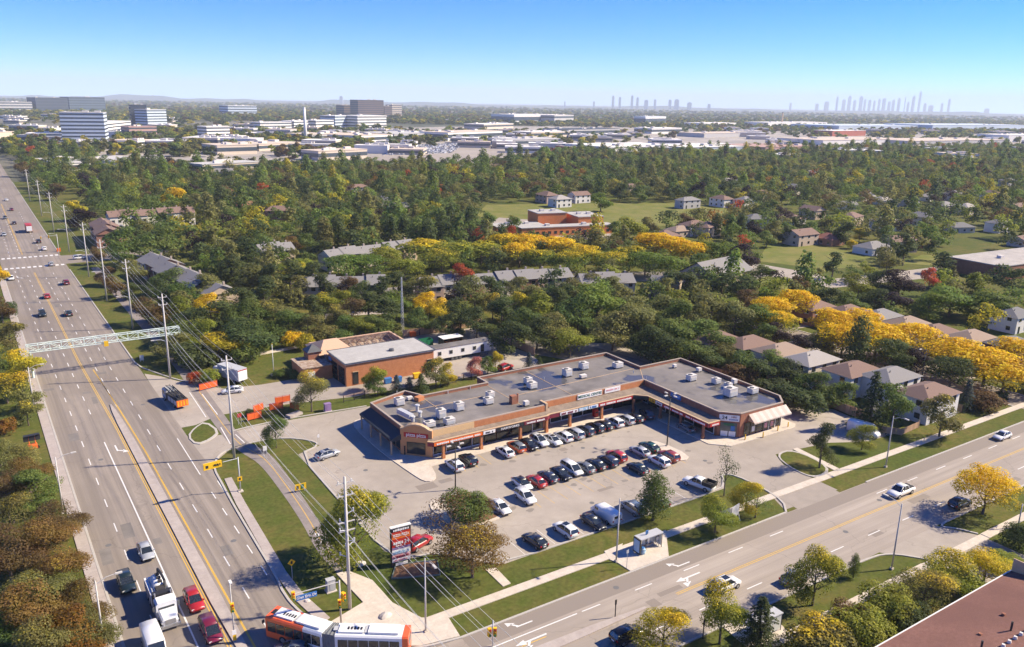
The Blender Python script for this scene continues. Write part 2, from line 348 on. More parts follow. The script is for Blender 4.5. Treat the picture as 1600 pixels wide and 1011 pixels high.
slab('bus_stop_pad', [(69.5, 53.2), (76.3, 53.2), (77.8, 58), (70, 58)], 0, .09, 'concrete')
slab('median', smooth_poly([(30, 65.3), (52, 65.4), (68.5, 65.9), (52, 67.0), (30, 67)], 1), 0, .16, 'walk_brown')
# multi-use path beside the wide road
pl = [(31.6, 200), (31.2, 172), (31.2, 146), (32.6, 139), (33.9, 134), (33.9, 121), (33.5, 109), (32.6, 101), (33.2, 94)]
pr = [(34.4, 200), (34.3, 172), (34.0, 147), (35.4, 142), (36.8, 137), (36.7, 126), (36.0, 110), (35.2, 102), (35.4, 94)]
pl = smooth_line([(27.5, 335), (29.5, 260)]+pl); pr = smooth_line([(30.2, 335), (32.2, 260)]+pr)
mb = MB()
for i in range(len(pl)-1): mb.quad((*pl[i], .026), (*pr[i], .026), (*pr[i+1], .026), (*pl[i+1], .026))
path = structure('path', mb, 'path_asphalt')
mid = [((a[0]+b[0])/2, (a[1]+b[1])/2) for a, b in zip(pl, pr)]
MB().ribbon([p for p in mid if p[1] < 190], .13, .031).build('centre_line', 'paint_yellow', path)
# shop-front walks
slab('sidewalk', smooth_line([(57.6, 144.4), (55.4, 144), (54.3, 140), (54.4, 126), (55.3, 116), (55.8, 112.8), (57, 112), (58.6, 113.2), (59.6, 117.3)], 1)+[(110, 118.2), (110, 99), (113, 96), (131.5, 95.8), (133.2, 97), (133.2, 101), (114, 101), (114, 124), (61, 122), (57.6, 125)], 0, .13, 'concrete')
# ground of the fields, lots and residential streets
sheet('playing_field', [(229.61,394.49), (262.89,437.21), (361.78,403.32), (403.83,380.4), (411.23,351.24), (392.14,333.07), (309.09,317.72), (262.44,320.67), (245.62,348.6)], .02, 'field_grass')
sheet('playing_field', [(269.28,223.82), (305.07,249.64), (326.25,251.07), (325.65,204.39), (301.67,194.45), (279.91,198.48)], .022, 'field_grass')
sheet('school_lot', [(205.7,353.33), (239.44,384.03), (255.28,362.43), (265.73,314.34), (246.12,295.55), (221.55,314.13), (203.55,338.27)], .024, 'asphalt_lot')
sheet('school_street', [(261.08,221.83), (264.85,218.33), (268.65,194.55), (265.96,185.28), (317.39,180.2), (332.87,179.61), (310.53,166.85), (252.28,175.29), (248.46,201.2), (245.21,211.12)], .026, 'asphalt_lot')
sheet('verge_patch', [(246.37,200.98), (250.81,179.65), (236.84,174.46), (233.46,197.54)], .018, 'field_grass')
sheet('verge_patch', [(320.64,190.68), (349.07,199.2), (362.13,188.95), (329.1,181.59)], .018, 'field_grass')
res_st = sheet('residential_street', [(184.5, 73.2), (193.2, 73.2), (193.2, 170), (184.5, 170)], .0085, 'asphalt_road')
mb = MB().ribbon([(184.2, 79), (184.2, 170)], .4, 0, .12).ribbon([(193.6, 79), (193.6, 170)], .4, 0, .12); structure('kerb', mb, 'kerb_concrete')
sheet('back_street', [(100, 236), (180, 228), (232, 196), (260, 205), (236, 216), (182, 246), (104, 252)], .0065, 'asphalt_lane')
sheet('side_street', [ax(26.5, 347.5), (44, 349), (60, 356), (60, 366), (44, 364), ax(26.5, 367)], .0135, 'asphalt_road')
sheet('walk_lane', [(76.13,228.18), (86.66,227.61), (100.69,220.77), (99.38,217.94), (85.81,222.83), (76.53,222.08)], .014, 'walk_brown')
slab('sidewalk', [(45.37,197.52), (51.35,199), (62,200.02), (62.03,198.04), (51.03,196.72), (44.86,194.87)], 0, .1, 'concrete')

# ------------------------------------------------------------------ painted markings
def quad_obj(name, pts, z, m, parent):
    return bpy_link(name, MB().quad(*[(a, b, z) for a, b in pts]).sheet(name, m), parent)
def bpy_link(name, me, parent): o = bpy.data.objects.new(name, me); C.objects.link(o); o.parent = parent; return o
DASH = MB().quad((-.065, -1.5, 0), (.065, -1.5, 0), (.065, 1.5, 0), (-.065, 1.5, 0)).sheet('lane_dash', 'paint_white')
def dash(x, y, rz, parent, z=.02, s=1.): o = bpy_link('lane_dash', DASH, parent); o.location = (x, y, z); o.rotation_euler.z = rz; o.scale = (1.25, s, 1); return o
rz = R(1.6)
for off, y0, y1 in ((9.7, 60, 520), (13.05, 176, 330), (18.2, 178, 330), (21.15, 60, 335), (13.2, 380, 520), (20.9, 380, 520)):
    y = y0
    while y < y1:
        if not 340 < y < 372: dash(*ax(off, y), rz, wide_road, .0165)
        y += 9.0 if off in (9.7, 21.15) else 9.0
y = 100
while y < 130: dash(*ax(24.8, y), rz, wide_road, .0205, .9); y += 6.5
def line(pts, w, m, parent, z): return bpy_link('edge_line', MB().ribbon(pts, w, z).sheet('edge_line', m), parent)
line([ax(13.2, y) for y in (60, 110, 158)], .2, 'paint_white', wide_road, .017)
line([ax(26.1, y) for y in (99, 108)]+[ax(26.6, 118), ax(26.7, 131)], .16, 'paint_white', wide_road, .021)
line([(23.6,152.99), (23.88,134.78)], .16, 'paint_white', wide_road, .0205)
for d in (0, .32):
    line([ax(15.3+d, 335), ax(15.3+d, 215), ax(15.75+d, 185), ax(16.1+d, 165), ax(16.15+d, 150), ax(16.15+d, 78)], .14, 'paint_yellow', wide_road, .017)
    line([ax(17.6-d*.4, 205), ax(18.3+d*.4, 175), ax(18.75+d*.4, 150), ax(18.75+d*.4, 78)], .14, 'paint_yellow', wide_road, .0175)
    line([ax(14.0+d, 376), ax(14.2+d, 560)], .14, 'paint_yellow', wide_road, .017)
for Y in (346.5, 369.0):                                              # ladder crosswalks, one block per bar
    bar = MB().quad((-.55, -1.3, 0), (.55, -1.3, 0), (.55, 1.3, 0), (-.55, 1.3, 0)).sheet('crosswalk_bar', 'paint_white')
    for k in range(11): o = bpy_link('crosswalk_bar', bar, wide_road); o.location = (*ax(7.2+k*1.85, Y), .0205)
# arrows
def arrow(cx, cy, rz, kind, parent, z, s=1.):
    mb = MB()
    mb.quad((-.13, -2.4, 0), (.13, -2.4, 0), (.13, .6, 0), (-.13, .6, 0))
    if kind != 'turn': mb.quad((-.5, .9, 0), (.5, .9, 0), (0, 2.4, 0)); mb.quad((-.13, .6, 0), (.13, .6, 0), (.13, .9, 0), (-.13, .9, 0))
    if kind != 'ahead':
        mb.quad((-.13, .55, .0), (-.13, .1, 0), (-1.0, .85, 0), (-1.0, 1.25, 0)); mb.quad((-.95, .3, 0), (-1.75, 1.75, 0), (-.75, 1.75, 0))
    me = mb.sheet('road_arrow', 'paint_white'); o = bpy_link('road_arrow', me, parent); o.location = (cx, cy, z); o.rotation_euler.z = rz; o.scale = (s, abs(s), 1)
arrow(*(13.16,153.04), R(181.6), 'turn', wide_road, .0172)
arrow(*(3.65,327.62), R(181.6), 'turn', wide_road, .0172)
arrow(*(75.21,70.94), R(90), 'turn', cross_street, .0255, -.8); arrow(*(74.16,68.24), R(90), 'both', cross_street, .0255, .95)
arrow(*(48.36,71.44), R(90), 'turn', cross_street, .0255, -.8); arrow(*(48.07,68.44), R(90), 'both', cross_street, .0255, .95)
for x in range(58, 250, 9):
    if not 101 < x < 117: dash(x+.3, 69.7, R(90), cross_street, .0245)
for x in range(62, 250, 9): dash(x+.5, 62, R(90), cross_street, .0245)
line([(41, 69.7), (56, 69.7)], .18, 'paint_white', cross_street, .0245)
for d in (0, .3): line([(70, 66+d), (260, 66+d)], .12, 'paint_yellow', cross_street, .0245)
line([(40, 68.0), (50, 68)], .14, 'paint_yellow', cross_street, .0245)
park = bpy.data.objects['parking_lot']
for i in range(20):                                                    # stall lines
    x = 61.3+i*2.68
    if x < 104: line([(x, 112.7), (x, 118)], .09, 'paint_yellow', park, .0125)
for i in range(13): x = 68+i*2.68; line([(x, 95), (x, 105)], .08, 'paint_yellow', park, .0125)
for i in range(15): x = 55.3+i*2.7; line([(x, 84.8), (x, 89.6)], .08, 'paint_white', park, .0125)
line([(30.87,177.86), (30.69,161.16)], .18, 'paint_white', path, .032); line([(33,175.23), (33.02,161.4)], .18, 'paint_white', path, .032)
line([(31.95,154.25), (31.55,145.22)], .18, 'paint_white', path, .033); line([(33.53,149.29), (33.96,144.48)], .18, 'paint_white', path, .033)
slab('sidewalk', [(27.0, 131), (26.4, 121), (26.1, 107), (25.9, 98), (26.1, 92), (27.4, 84.5), (28.8, 85.2), (27.6, 92), (27.3, 98), (27.5, 107), (27.8, 121), (28.2, 131)], 0, .105, 'walk_brown')

# manhole covers and square asphalt repairs
mh = MB().tube((0, 0, 0), (0, 0, .004), .42, n=14).mesh('manhole_cover', 'asphalt_new')
for par, pts, z in ((wide_road, [ax(8, 118), ax(11.5, 150), ax(23, 175), ax(19.5, 235), ax(11, 262), ax(23.5, 110)], .019), (cross_street, [(64, 71.5), (92, 60), (104, 64.5), (118, 68), (140, 63)], .0235), (park, [(56, 104), (88, 110), (104, 94), (49, 122), (76, 92)], .0105)):
    for p in pts: o = bpy_link('manhole_cover', mh, par); o.location = (*p, z)
rr = random.Random(9)
for par, box, z, n in ((wide_road, (7, 24, 95, 330), .0142, 16), (cross_street, (60, 170, 59, 72), .0222, 9), (park, (44, 110, 92, 112), .0085, 9)):
    for k in range(n):
        x, y = rr.uniform(box[0], box[1]), rr.uniform(box[2], box[3]); w, h = rr.uniform(.7, 2.2), rr.uniform(1, 5)
        if par is wide_road: x += shift(y)
        else: w, h = h, w
        if 101 < x < 118 and 68 < y: continue
        quad_obj('asphalt_repair', [(x-w/2, y-h/2), (x+w/2, y-h/2), (x+w/2, y+h/2), (x-w/2, y+h/2)], z+k*.0001, 'asphalt_road' if par is not wide_road else 'asphalt_lane', par)

mat('oil_stain', (.225, .195, .168), .8, .15, 1.); rr = random.Random(31)
for k in range(46):
    x, y = (rr.choice([62.6+2.68*i for i in range(16)]), rr.uniform(111.5, 114)) if k < 16 else ((rr.choice([69.3+2.68*i for i in range(11)]), rr.uniform(96, 104)) if k < 30 else (rr.uniform(44, 112), rr.uniform(88, 112)))
    r0 = rr.uniform(.25, .75); n = 11; ph = rr.random()*6; quad_obj('oil_stain', [(x+r0*(1+.3*math.sin(3*a+ph))*math.cos(a), y+r0*.8*(1+.25*math.sin(2*a+ph))*math.sin(a)) for a in [2*math.pi*i/n for i in range(n)]], .0099+k*.00004, 'oil_stain', park)

# ------------------------------------------------------------------ building materials
mat('brick_red', (.27, .115, .07), .9, .18, 1.2, (.32, .14, .085))
mat('brick_orange', (.43, .17, .075), .9, .12, 1., (.48, .2, .09))
mat('stucco_orange', (.55, .27, .12), .85, .06, .5); mat('stucco_cream', (.62, .42, .22), .85, .06, .5)
mat('trim_tan', (.52, .36, .22), .8, .08, .6); mat('trim_white', (.72, .70, .66), .7, .06, .5)
mat('roof_tar', (.125, .113, .105), .8, .16, .10, (.235, .208, .19), big=(.06, (.165, .148, .137)), puddle=(.075, .575, (.085, .08, .076)), spec=.35)
mat('trim_cap', (.36, .29, .235), .8, .1, .6)
mat('canopy_roof', (.20, .155, .12), .9, .2, .5, (.26, .205, .16))
mat('glass_dark', (.02, .024, .028), .08, .1, .5, spec=.6); mat('glass_blue', (.05, .07, .085), .08, .15, .3, spec=.7)
mat('frame_dark', (.035, .033, .032), .5); mat('awning_dark', (.045, .05, .058), .8, .1, 1.)
mat('awning_pink', (.50, .40, .34), .8, .05, 1.); mat('awning_white', (.56, .48, .42), .8)
mat('sign_red', (.48, .035, .03), .5, .04); mat('sign_orange', (.75, .16, .03), .5, .04); mat('sign_maroon', (.19, .03, .045), .5, .05)
mat('sign_white', (.78, .75, .72), .5, .04); mat('sign_blue', (.05, .17, .42), .5, .1); mat('sign_lightblue', (.35, .5, .62), .5, .1)
mat('sign_green', (.03, .13, .07), .5); mat('sign_black', (.03, .03, .032), .5); mat('sign_yellow', (.75, .45, .02), .5); mat('sign_purple', (.26, .17, .33), .5); mat('sign_pink', (.66, .32, .33), .5)
mat('metal_unit', (.66, .61, .55), .6, .1, 1.2, (.58, .53, .48)); mat('metal_dark', (.1, .1, .1), .5); mat('galvanised', (.52, .52, .52), .55, .12, 2., metal=.2)
mat('wood_fence', (.40, .26, .17), .9, .15, 2., rand=.18); mat('steel_dark', (.05, .045, .04), .6)
mat('obj_wall', (.5, .5, .5), .9, .07, .5, objcol=True); mat('obj_roof', (.3, .3, .3), .95, .14, 1.3, objcol=True)
mat('rubble', (.42, .34, .27), .95, .35, 1.2, (.24, .15, .10), bump=.5)
mat('lumber', (.55, .36, .24), .9, .15, 1.5); mat('plastic_orange', (.72, .13, .03), .6, .15, 2.); mat('green_paint', (.02, .17, .075), .5, .12, 1.)
mat('roof_pale', (.37, .35, .325), .85, .1, .3, (.42, .40, .37))
mat('brown_shingle', (.185, .088, .066), .95, .22, 2.2, (.225, .112, .086), big=(.12, (.165, .08, .062)))

def bars(parent, x0, x1, z, h, pos, axis, m, n, seed):                 # unreadable lettering on small signs: a row of blocks
    rnd = random.Random(seed); u = x0; mb = MB()
    while u < x1-.1:
        w = min(rnd.uniform(.12, .34), x1-u)
        if rnd.random() > .14:
            if axis == 'y-': mb.bx(u, u+w, pos-.03, pos+.005, z-h/2, z+h/2*rnd.uniform(.6, 1))
            elif axis == 'x-': mb.bx(pos-.03, pos+.005, u, u+w, z-h/2, z+h/2*rnd.uniform(.6, 1))
        u += w+.07
    return tag(mb.build('lettering', m, parent), kind='stuff')
# ------------------------------------------------------------------ plaza
def plaza():
    t = thing('shopping_plaza', 'L-shaped brick shopping plaza with flat wet roof and red shop signs', 'plaza building', (92, 122, 0))
    H = 5.2; RZ = 4.55
    fp = [(57.7, 124.8), (61.4, 121.1), (87.2, 121.1), (87.2, 122.7), (114.3, 122.7), (114.3, 101), (117.4, 98), (129.8, 98), (132.4, 100.9), (132.4, 130.1), (119.7, 130.1), (119.7, 142.3), (83.6, 142.3), (83.6, 138.3), (68.4, 138.3), (66.4, 142.5), (57.5, 139.6)]
    inn = offset_line(fp, .27, True)
    mb = MB(); n = len(fp)
    for i in range(n):
        a, b, c, d = fp[i], fp[(i+1) % n], inn[(i+1) % n], inn[i]
        mb.quad((*a, 0), (*b, 0), (*b, H), (*a, H)); mb.quad((*a, H), (*b, H), (*c, H), (*d, H)); mb.quad((*d, H), (*c, H), (*c, RZ-.1), (*d, RZ-.1))
    mb.build('wall', 'brick_red', t)
    mb = MB(); mb.poly(inn, RZ); rf = mb.build('roof', 'roof_tar', t)
    cap = MB()
    i2 = offset_line(fp, .33, True); o2 = offset_line(fp, -.05, True)
    for i in range(n):
        j = (i+1) % n
        cap.quad((*o2[i], H+.05), (*o2[j], H+.05), (*i2[j], H+.05), (*i2[i], H+.05)); cap.quad((*o2[i], H-.12), (*o2[j], H-.12), (*o2[j], H+.05), (*o2[i], H+.05)); cap.quad((*i2[i], H-.1), (*i2[j], H-.1), (*i2[j], H+.05), (*i2[i], H+.05))
    cap.build('parapet_cap', 'trim_cap', t)
    # roof seams, pipes and worn patches
    sm = MB()
    for a, b in (((68.4, 138), (68.4, 131)), ((61, 133), (79, 133)), ((83.6, 138), (83.6, 124)), ((96, 142), (96, 123)), ((119.7, 130), (114.6, 123)), ((86, 130), (119, 131))): sm.ribbon([a, b], .12, RZ+.006, .04)
    sm.build('roof_seam', 'trim_tan', rf)
    # front cladding above the canopy
    f = MB().bx(61.5, 70.5, 120.97, 121.1, 3.9, H-.1).build('fascia_panel', 'stucco_cream', t)
    MB().bx(70.5, 87.3, 120.99, 121.1, 3.9, H-.1).build('fascia_panel', 'brick_orange', t)
    MB().bx(87.32, 114.2, 122.58, 122.7, 3.9, H-.1).build('fascia_panel', 'brick_orange', t)
    MB().bx(86.9, 87.4, 120.9, 123.2, 3.9, H+.3).build('pier', 'trim_tan', t)
    # canopy: sloping-back roof, fascia, soffit
    cs = [(60.0, 119.6), (60.8, 118.9), (85.8, 118.9), (86.6, 119.3), (89, 119.3), (108.4, 119.3), (110.6, 117.2), (110.6, 99.9), (113.6, 99.9)]
    wl = [(60.9, 121.0), (61.5, 120.96), (86.85, 120.96), (86.88, 121), (89, 122.55), (114.2, 122.55), (114.25, 122.5), (114.25, 101), (114.6, 100.7)]
    mb = MB()
    for i in range(len(cs)-1): mb.quad((*cs[i], 3.62), (*cs[i+1], 3.62), (*wl[i+1], 3.9), (*wl[i], 3.9)); mb.quad((*cs[i], 3.0), (*wl[i], 3.0), (*wl[i+1], 3.0), (*cs[i+1], 3.0))
    cn = mb.build('canopy_roof', 'canopy_roof', t)
    MB().ribbon(cs, .22, 3.0, .85).build('canopy_fascia', 'sign_maroon', t)
    MB().ribbon(cs, .34, 3.84, .12).build('canopy_trim', 'trim_tan', t)
    # front signs on the canopy: x range, material, lettering colour
    for k, (a, b, m, lm) in enumerate(((60.9, 71.0, 'sign_orange', 'sign_white'), (71.2, 73.8, 'sign_white', 'sign_black'), (74.0, 80.2, 'sign_black', None), (80.4, 85.6, 'sign_maroon', 'sign_white'))):
        s = MB().bx(a, b, 118.70, 118.79, 3.08, 3.74).build('shop_sign', m, t)
        if lm: bars(s, a+.5, b-.5, 3.4, .34, 118.69, 'y-', lm, 0, k)
        else: lettering('HAIRWORKS', .62, 'sign_white', s, ((a+b)/2, 118.68, 3.41), (0, -1), 0, 1.15)
    for k, (a, b, m, lm) in enumerate(((89.2, 93.6, 'sign_white', 'sign_maroon'), (93.8, 96.2, 'sign_lightblue', 'sign_white'), (96.4, 98.8, 'sign_white', 'sign_blue'), (99.0, 108.1, 'sign_red', 'sign_white'))):
        s = MB().bx(a, b, 119.10, 119.19, 3.08, 3.74).build('shop_sign', m, t); bars(s, a+.3, b-.3, 3.4, .42, 119.09, 'y-', lm, 0, 10+k)
    for k, (a, b, m, lm) in enumerate(((100.3, 106.2, 'sign_red', 'sign_white'), (106.4, 112.4, 'sign_red', 'sign_white'), (112.7, 114.6, 'sign_white', 'sign_maroon'), (114.8, 116.6, 'sign_yellow', 'sign_maroon'))):
        s = MB().bx(110.38, 110.47, a, b, 3.08, 3.74).build('shop_sign', m, t); bars(s, a+.3, b-.3, 3.4, .36, 110.37, 'x-', lm, 0, 20+k)
    s = MB().bx(110.9, 113.5, 99.70, 99.78, 3.08, 3.74).build('shop_sign', 'sign_red', t); bars(s, 111.2, 113.2, 3.4, .36, 99.69, 'y-', 'sign_white', 0, 31)
    s = MB().prism([(108.35, 119.12), (110.45, 117.05), (110.38, 117.0), (108.28, 119.06)], 3.08, 3.74).build('shop_sign', 'sign_black', t)
    # upper wall signs
    s = MB().bx(96.0, 102.4, 122.42, 122.57, 4.05, 5.08).build('shop_sign', 'sign_white', t); lettering('MEDICAL CENTRE', .78, 'sign_green', s, (99.2, 122.40, 4.57), (0, -1), 0, .98)
    s = MB().bx(103.2, 107.4, 122.42, 122.57, 4.1, 5.15).build('shop_sign', 'sign_white', t); bars(s, 103.6, 107.0, 4.7, .3, 122.41, 'y-', 'sign_pink', 0, 33)
    s = MB().bx(114.12, 114.28, 111.2, 114.2, 4.1, 5.05).build('shop_sign', 'sign_blue', t); bars(s, 111.6, 113.8, 4.6, .4, 114.11, 'x-', 'sign_lightblue', 0, 34)
    # corner gable with the round top
    a = Vector((57.45, 124.65)); b = Vector((61.25, 120.85)); d = (b-a).normalized(); nn = Vector((d.y, -d.x))*.0 + Vector((-.7071, -.7071))
    prof = [(-.35, 0), (-.35, 5.35), (.3, 5.5), (.9, 5.9), (1.8, 6.25), (2.7, 6.35), (3.6, 6.25), (4.5, 5.9), (5.1, 5.5), (5.75, 5.35), (5.75, 0)]
    def gp(u, z, k): q = a + d*u + nn*k; return (q.x, q.y, z)
    mb = MB(); mb.quad(*[gp(u, z, .25) for u, z in prof]); mb.quad(*[gp(u, z, -.2) for u, z in prof][::-1])
    for i in range(len(prof)-1): (u, z), (w, y) = prof[i], prof[i+1]; mb.quad(gp(u, z, .25), gp(w, y, .25), gp(w, y, -.2), gp(u, z, -.2))
    gab = mb.build('sign_gable', 'stucco_orange', t)
    tr = MB()
    for i in range(1, len(prof)-2):
        (u, z), (w, y) = prof[i], prof[i+1]; tr.quad(gp(u, z+.02, .36), gp(w, y+.02, .36), gp(w, y+.14, -.3), gp(u, z+.14, -.3)); tr.quad(gp(u, z-.2, .36), gp(w, y-.2, .36), gp(w, y+.02, .36), gp(u, z+.02, .36))
    tr.build('gable_trim', 'trim_tan', gab)
    mb = MB()
    mb.quad(gp(.35, 3.75, .3), gp(5.05, 3.75, .3), gp(5.05, 4.65, .3), gp(.35, 4.65, .3)); sg = mb.build('shop_sign', 'sign_red', t)
    q = a + d*2.7 + nn*.34; lettering('pizza pizza', .95, 'sign_white', sg, (q.x, q.y, 4.22), nn, 0, .95)
    mb = MB(); mb.quad(gp(1.0, .6, .28), gp(4.4, .6, .28), gp(4.4, 2.7, .28), gp(1.0, 2.7, .28)); wq = mb.build('shop_window', 'glass_dark', t)
    fr = MB()
    for u0, u1, z0, z1 in ((.9, 4.5, .5, .62), (.9, 4.5, 2.68, 2.8), (.9, 1.02, .5, 2.8), (4.38, 4.5, .5, 2.8), (2.65, 2.75, .6, 2.7)): fr.quad(gp(u0, z0, .31), gp(u1, z0, .31), gp(u1, z1, .31), gp(u0, z1, .31))
    fr.build('window_frame', 'frame_dark', wq)
    # dark awning along the west side
    mb = MB(); ring = lambda y: [(57.6, y, 4.3), (55.2, y, 3.35), (55.2, y, 3.0), (57.6, y, 3.0)]
    mb.loft([ring(124.6), ring(139.6)]); mb.build('awning', 'awning_dark', t)
    for k in range(6):
        y = 126+k*2.25
        w = MB().bx(57.6, 57.66, y, y+1.9, .5, 2.8).build('shop_window', 'glass_dark', t); MB().bx(57.56, 57.66, y+1.9, y+2.02, .2, 2.9).build('window_frame', 'trim_tan', w)
    for y in (125.2, 130, 134.6, 139.2): MB().bx(55.3, 55.55, y-.13, y+.13, .1, 3.0).build('awning_post', 'trim_tan', t)
    # store fronts under the canopy: one glazed bay after another
    x = 61.9
    while x < 113.3:
        yy = 121.07 if x < 86 else 122.66
        if not 85.8 < x < 88:
            w = MB().bx(x, x+2.5, yy-.04, yy, .35, 2.85).build('shop_window', 'glass_dark', t); MB().bx(x-.12, x, yy-.1, yy, .12, 2.95).bx(x, x+2.5, yy-.09, yy, .12, .35).bx(x, x+2.5, yy-.09, yy, 2.3, 2.38).build('window_frame', 'trim_white' if int(x) % 3 else 'frame_dark', w)
        x += 2.75
    y = 101.8
    while y < 121.5:
        w = MB().bx(114.26, 114.3, y, y+2.5, .35, 2.85).build('shop_window', 'glass_dark', t); MB().bx(114.2, 114.3, y-.12, y, .12, 2.95).bx(114.21, 114.3, y, y+2.5, .12, .35).bx(114.21, 114.3, y, y+2.5, 2.3, 2.38).build('window_frame', 'trim_white' if int(y) % 2 else 'frame_dark', w)
        y += 2.75
    for p in ((63.0, 119.2), (71, 119.2), (79.8, 119.2), (86.2, 119.5), (92, 119.6), (100.2, 119.6)): MB().bx(p[0]-.22, p[0]+.22, p[1]-.22, p[1]+.22, .1, 3.02).bx(p[0]-.3, p[0]+.3, p[1]-.3, p[1]+.3, .1, .9).build('canopy_post', 'brick_orange', t)
    for p in ((108.2, 118.8), (110.9, 113.5), (110.9, 107.6), (110.9, 101.4)): MB().bx(p[0]-.2, p[0]+.2, p[1]-.2, p[1]+.2, .1, 3.02).bx(p[0]-.28, p[0]+.28, p[1]-.28, p[1]+.28, .1, .9).build('canopy_post', 'brick_red', t)
    # corner of the east wing
    a = Vector((114.28, 101.02)); b = Vector((117.42, 97.98)); d = (b-a).normalized(); nn = Vector((-.695, -.719)); L_ = (b-a).length
    def cp(u, z, k): q = a+d*u+nn*k; return (q.x, q.y, z)
    def pan(name, u0, u1, z0, z1, m, k=.08, par=t): mb = MB(); mb.quad(cp(u0, z0, k), cp(u1, z0, k), cp(u1, z1, k), cp(u0, z1, k)); return mb.build(name, m, par)
    s = pan('shop_sign', .25, L_-.25, 3.45, 4.75, 'sign_white', .1); q = a+d*1.3+nn*.13; lettering('24', 1.05, 'sign_black', s, (q.x, q.y, 4.1), nn, 0, 1.0)
    q = a+d*3.05+nn*.13; lettering('HRS', .5, 'sign_maroon', s, (q.x, q.y, 4.34), nn, 0, 1.1)
    for k in range(7): MBq = MB(); u = 2.2+k*.24; MBq.quad(cp(u, 3.66, .12), cp(u+.17, 3.66, .12), cp(u+.17, 3.95, .12), cp(u, 3.95, .12)); MBq.build('lettering', 'sign_blue', s)
    w = pan('shop_window', .6, L_-.6, .3, 3.1, 'glass_blue'); pan('poster', .75, 2.1, .25, 1.35, 'sign_white', .11, w); pan('poster', 2.3, 3.6, .25, 1.35, 'sign_white', .11, w); pan('poster', 1.2, 3.2, 2.5, 3.0, 'sign_green', .11, w); pan('poster', 2.6, 3.4, 1.5, 2.5, 'sign_blue', .11, w)
    # pale awning on the south end
    mb = MB(); n_ = 12
    for k in range(n_):
        x0 = 119.6+k*(11.0/n_); x1 = x0+11.0/n_; bb = MB(); bb.quad((x0, 97.93, 4.6), (x0, 96.3, 3.25), (x1, 96.3, 3.25), (x1, 97.93, 4.6)); bb.quad((x0, 96.3, 3.25), (x0, 96.3, 3.0), (x1, 96.3, 3.0), (x1, 96.3, 3.25))
        bb.build('awning_stripe', 'awning_white' if k % 2 else 'awning_pink', t)
    MB().quad((119.6, 97.93, 4.6), (119.6, 96.3, 3.25), (119.6, 97.93, 3.25)).build('awning_side', 'trim_tan', t)
    MB().quad((130.6, 97.93, 4.6), (130.6, 96.3, 3.25), (130.6, 97.93, 3.25)).build('awning_side', 'trim_tan', t)
    for k in range(6):
        x = 118.6+k*1.85; w = MB().bx(x, x+1.65, 97.9, 97.97, .4, 2.9).build('shop_window', 'glass_dark', t); MB().bx(x+1.65, x+1.8, 97.85, 97.97, .1, 3).build('window_frame', 'trim_white' if k > 2 else 'frame_dark', w)
        if k in (1, 3, 4): MB().bx(x+.4, x+1.2, 97.87, 97.9, .7, 1.8).build('poster', 'sign_pink' if k > 1 else 'sign_white', w)
    # roof-top units
    def unit(x, y, sx, sy, sz, kind=0):
        u = MB().box(x, y, RZ+.28, sx, sy, sz).build('rooftop_unit', 'metal_unit', t)
        MB().box(x, y, RZ+.01, sx*.9, sy*.9, .27).build('unit_curb', 'metal_dark', u)
        if kind == 0:
            MB().tube((x-sx*.18, y, RZ+.28+sz), (x-sx*.18, y, RZ+.28+sz+.1), min(sx, sy)*.3, n=14).build('fan', 'metal_dark', u)
            MB().box(x+sx*.5, y, RZ+.5, .1, sy*.7, sz*.5).build('louvre', 'metal_dark', u)
            MB().box(x, y-sy*.5-.02, RZ+.34, sx*.8, .05, sz*.55).build('louvre', 'galvanised', u)
            MB().box(x, y, RZ+.28+sz-.06, sx+.08, sy+.08, .05).build('unit_rim', 'galvanised', u)
        return u
    for (p, sx, sy, sz, k) in (((62.56,136.89), 1.7, 1.5, 1.35, 0), ((66.54,126.79), 1.5, 1.5, 1.6, 0), ((71.43,128.56), 1.6, 1.5, 1.45, 0), ((62.64,123.97), 1.9, 1.4, .9, 0), ((66.4,123.21), 1.8, 1.5, 1.1, 0), ((78.22,128.64), 1.7, 1.5, 1.1, 0), ((80.43,131.55), 1.5, 1.3, 1.0, 0),
        ((84.2,123.95), 1., .9, .8, 1), ((90.86,131.73), 1.7, 1.6, 1.2, 0), ((91.72,134.48), 1.5, 1.4, 1.2, 0), ((102.07,134.36), 1.7, 1.6, 1.5, 0), ((108.32,136.43), 1.8, 1.6, 1.4, 0), ((115.71,133.27), 2.1, 1.5, 1.1, 0), ((104.38,131.55), 1.5, .9, .6, 1),
        ((124.13,118.27), 1.9, 1.5, 1.2, 0), ((127.38,113.99), 1.6, 1.4, 1.1, 0), ((124.26,107.09), 2.3, 1.9, 1.7, 0), ((127.83,110.9), 1.3, 1.3, .9, 0), ((130.83,112.01), 1.0, 1.0, .9, 1), ((129.61,105.78), 1.9, 1.5, 1.1, 0), ((130.14,121.87), 1.0, .9, .7, 1), ((127.23,126.7), .8, .7, .6, 1), ((65.56,138.46), 1.1, .9, .5, 1)):
        unit(p[0], p[1], sx, sy, sz, k)
    x, y = (60.66,130.22); u = MB().box(x, y, RZ+.5, 1.0, 4.2, .9, R(10)).build('duct', 'galvanised', t)
    for k, (px, py, sz) in enumerate((((64.11,132.03)[0], (64.11,132.03)[1], 1.3), ((63.36,129.4)[0], (63.36,129.4)[1], 1.0), ((61.21,128.05)[0], (61.21,128.05)[1], .9))): MB().tube((px, py, RZ), (px, py, RZ+sz), .35, .3, 10).tube((px, py, RZ+sz), (px, py, RZ+sz+.2), .5, .45, 10).build('exhaust_fan', 'galvanised', t)
    x, y = (67.23,137.49); MB().box(x, y, RZ, 1.6, 1.3, .8, .3).build('chimney', 'brick_orange', t)
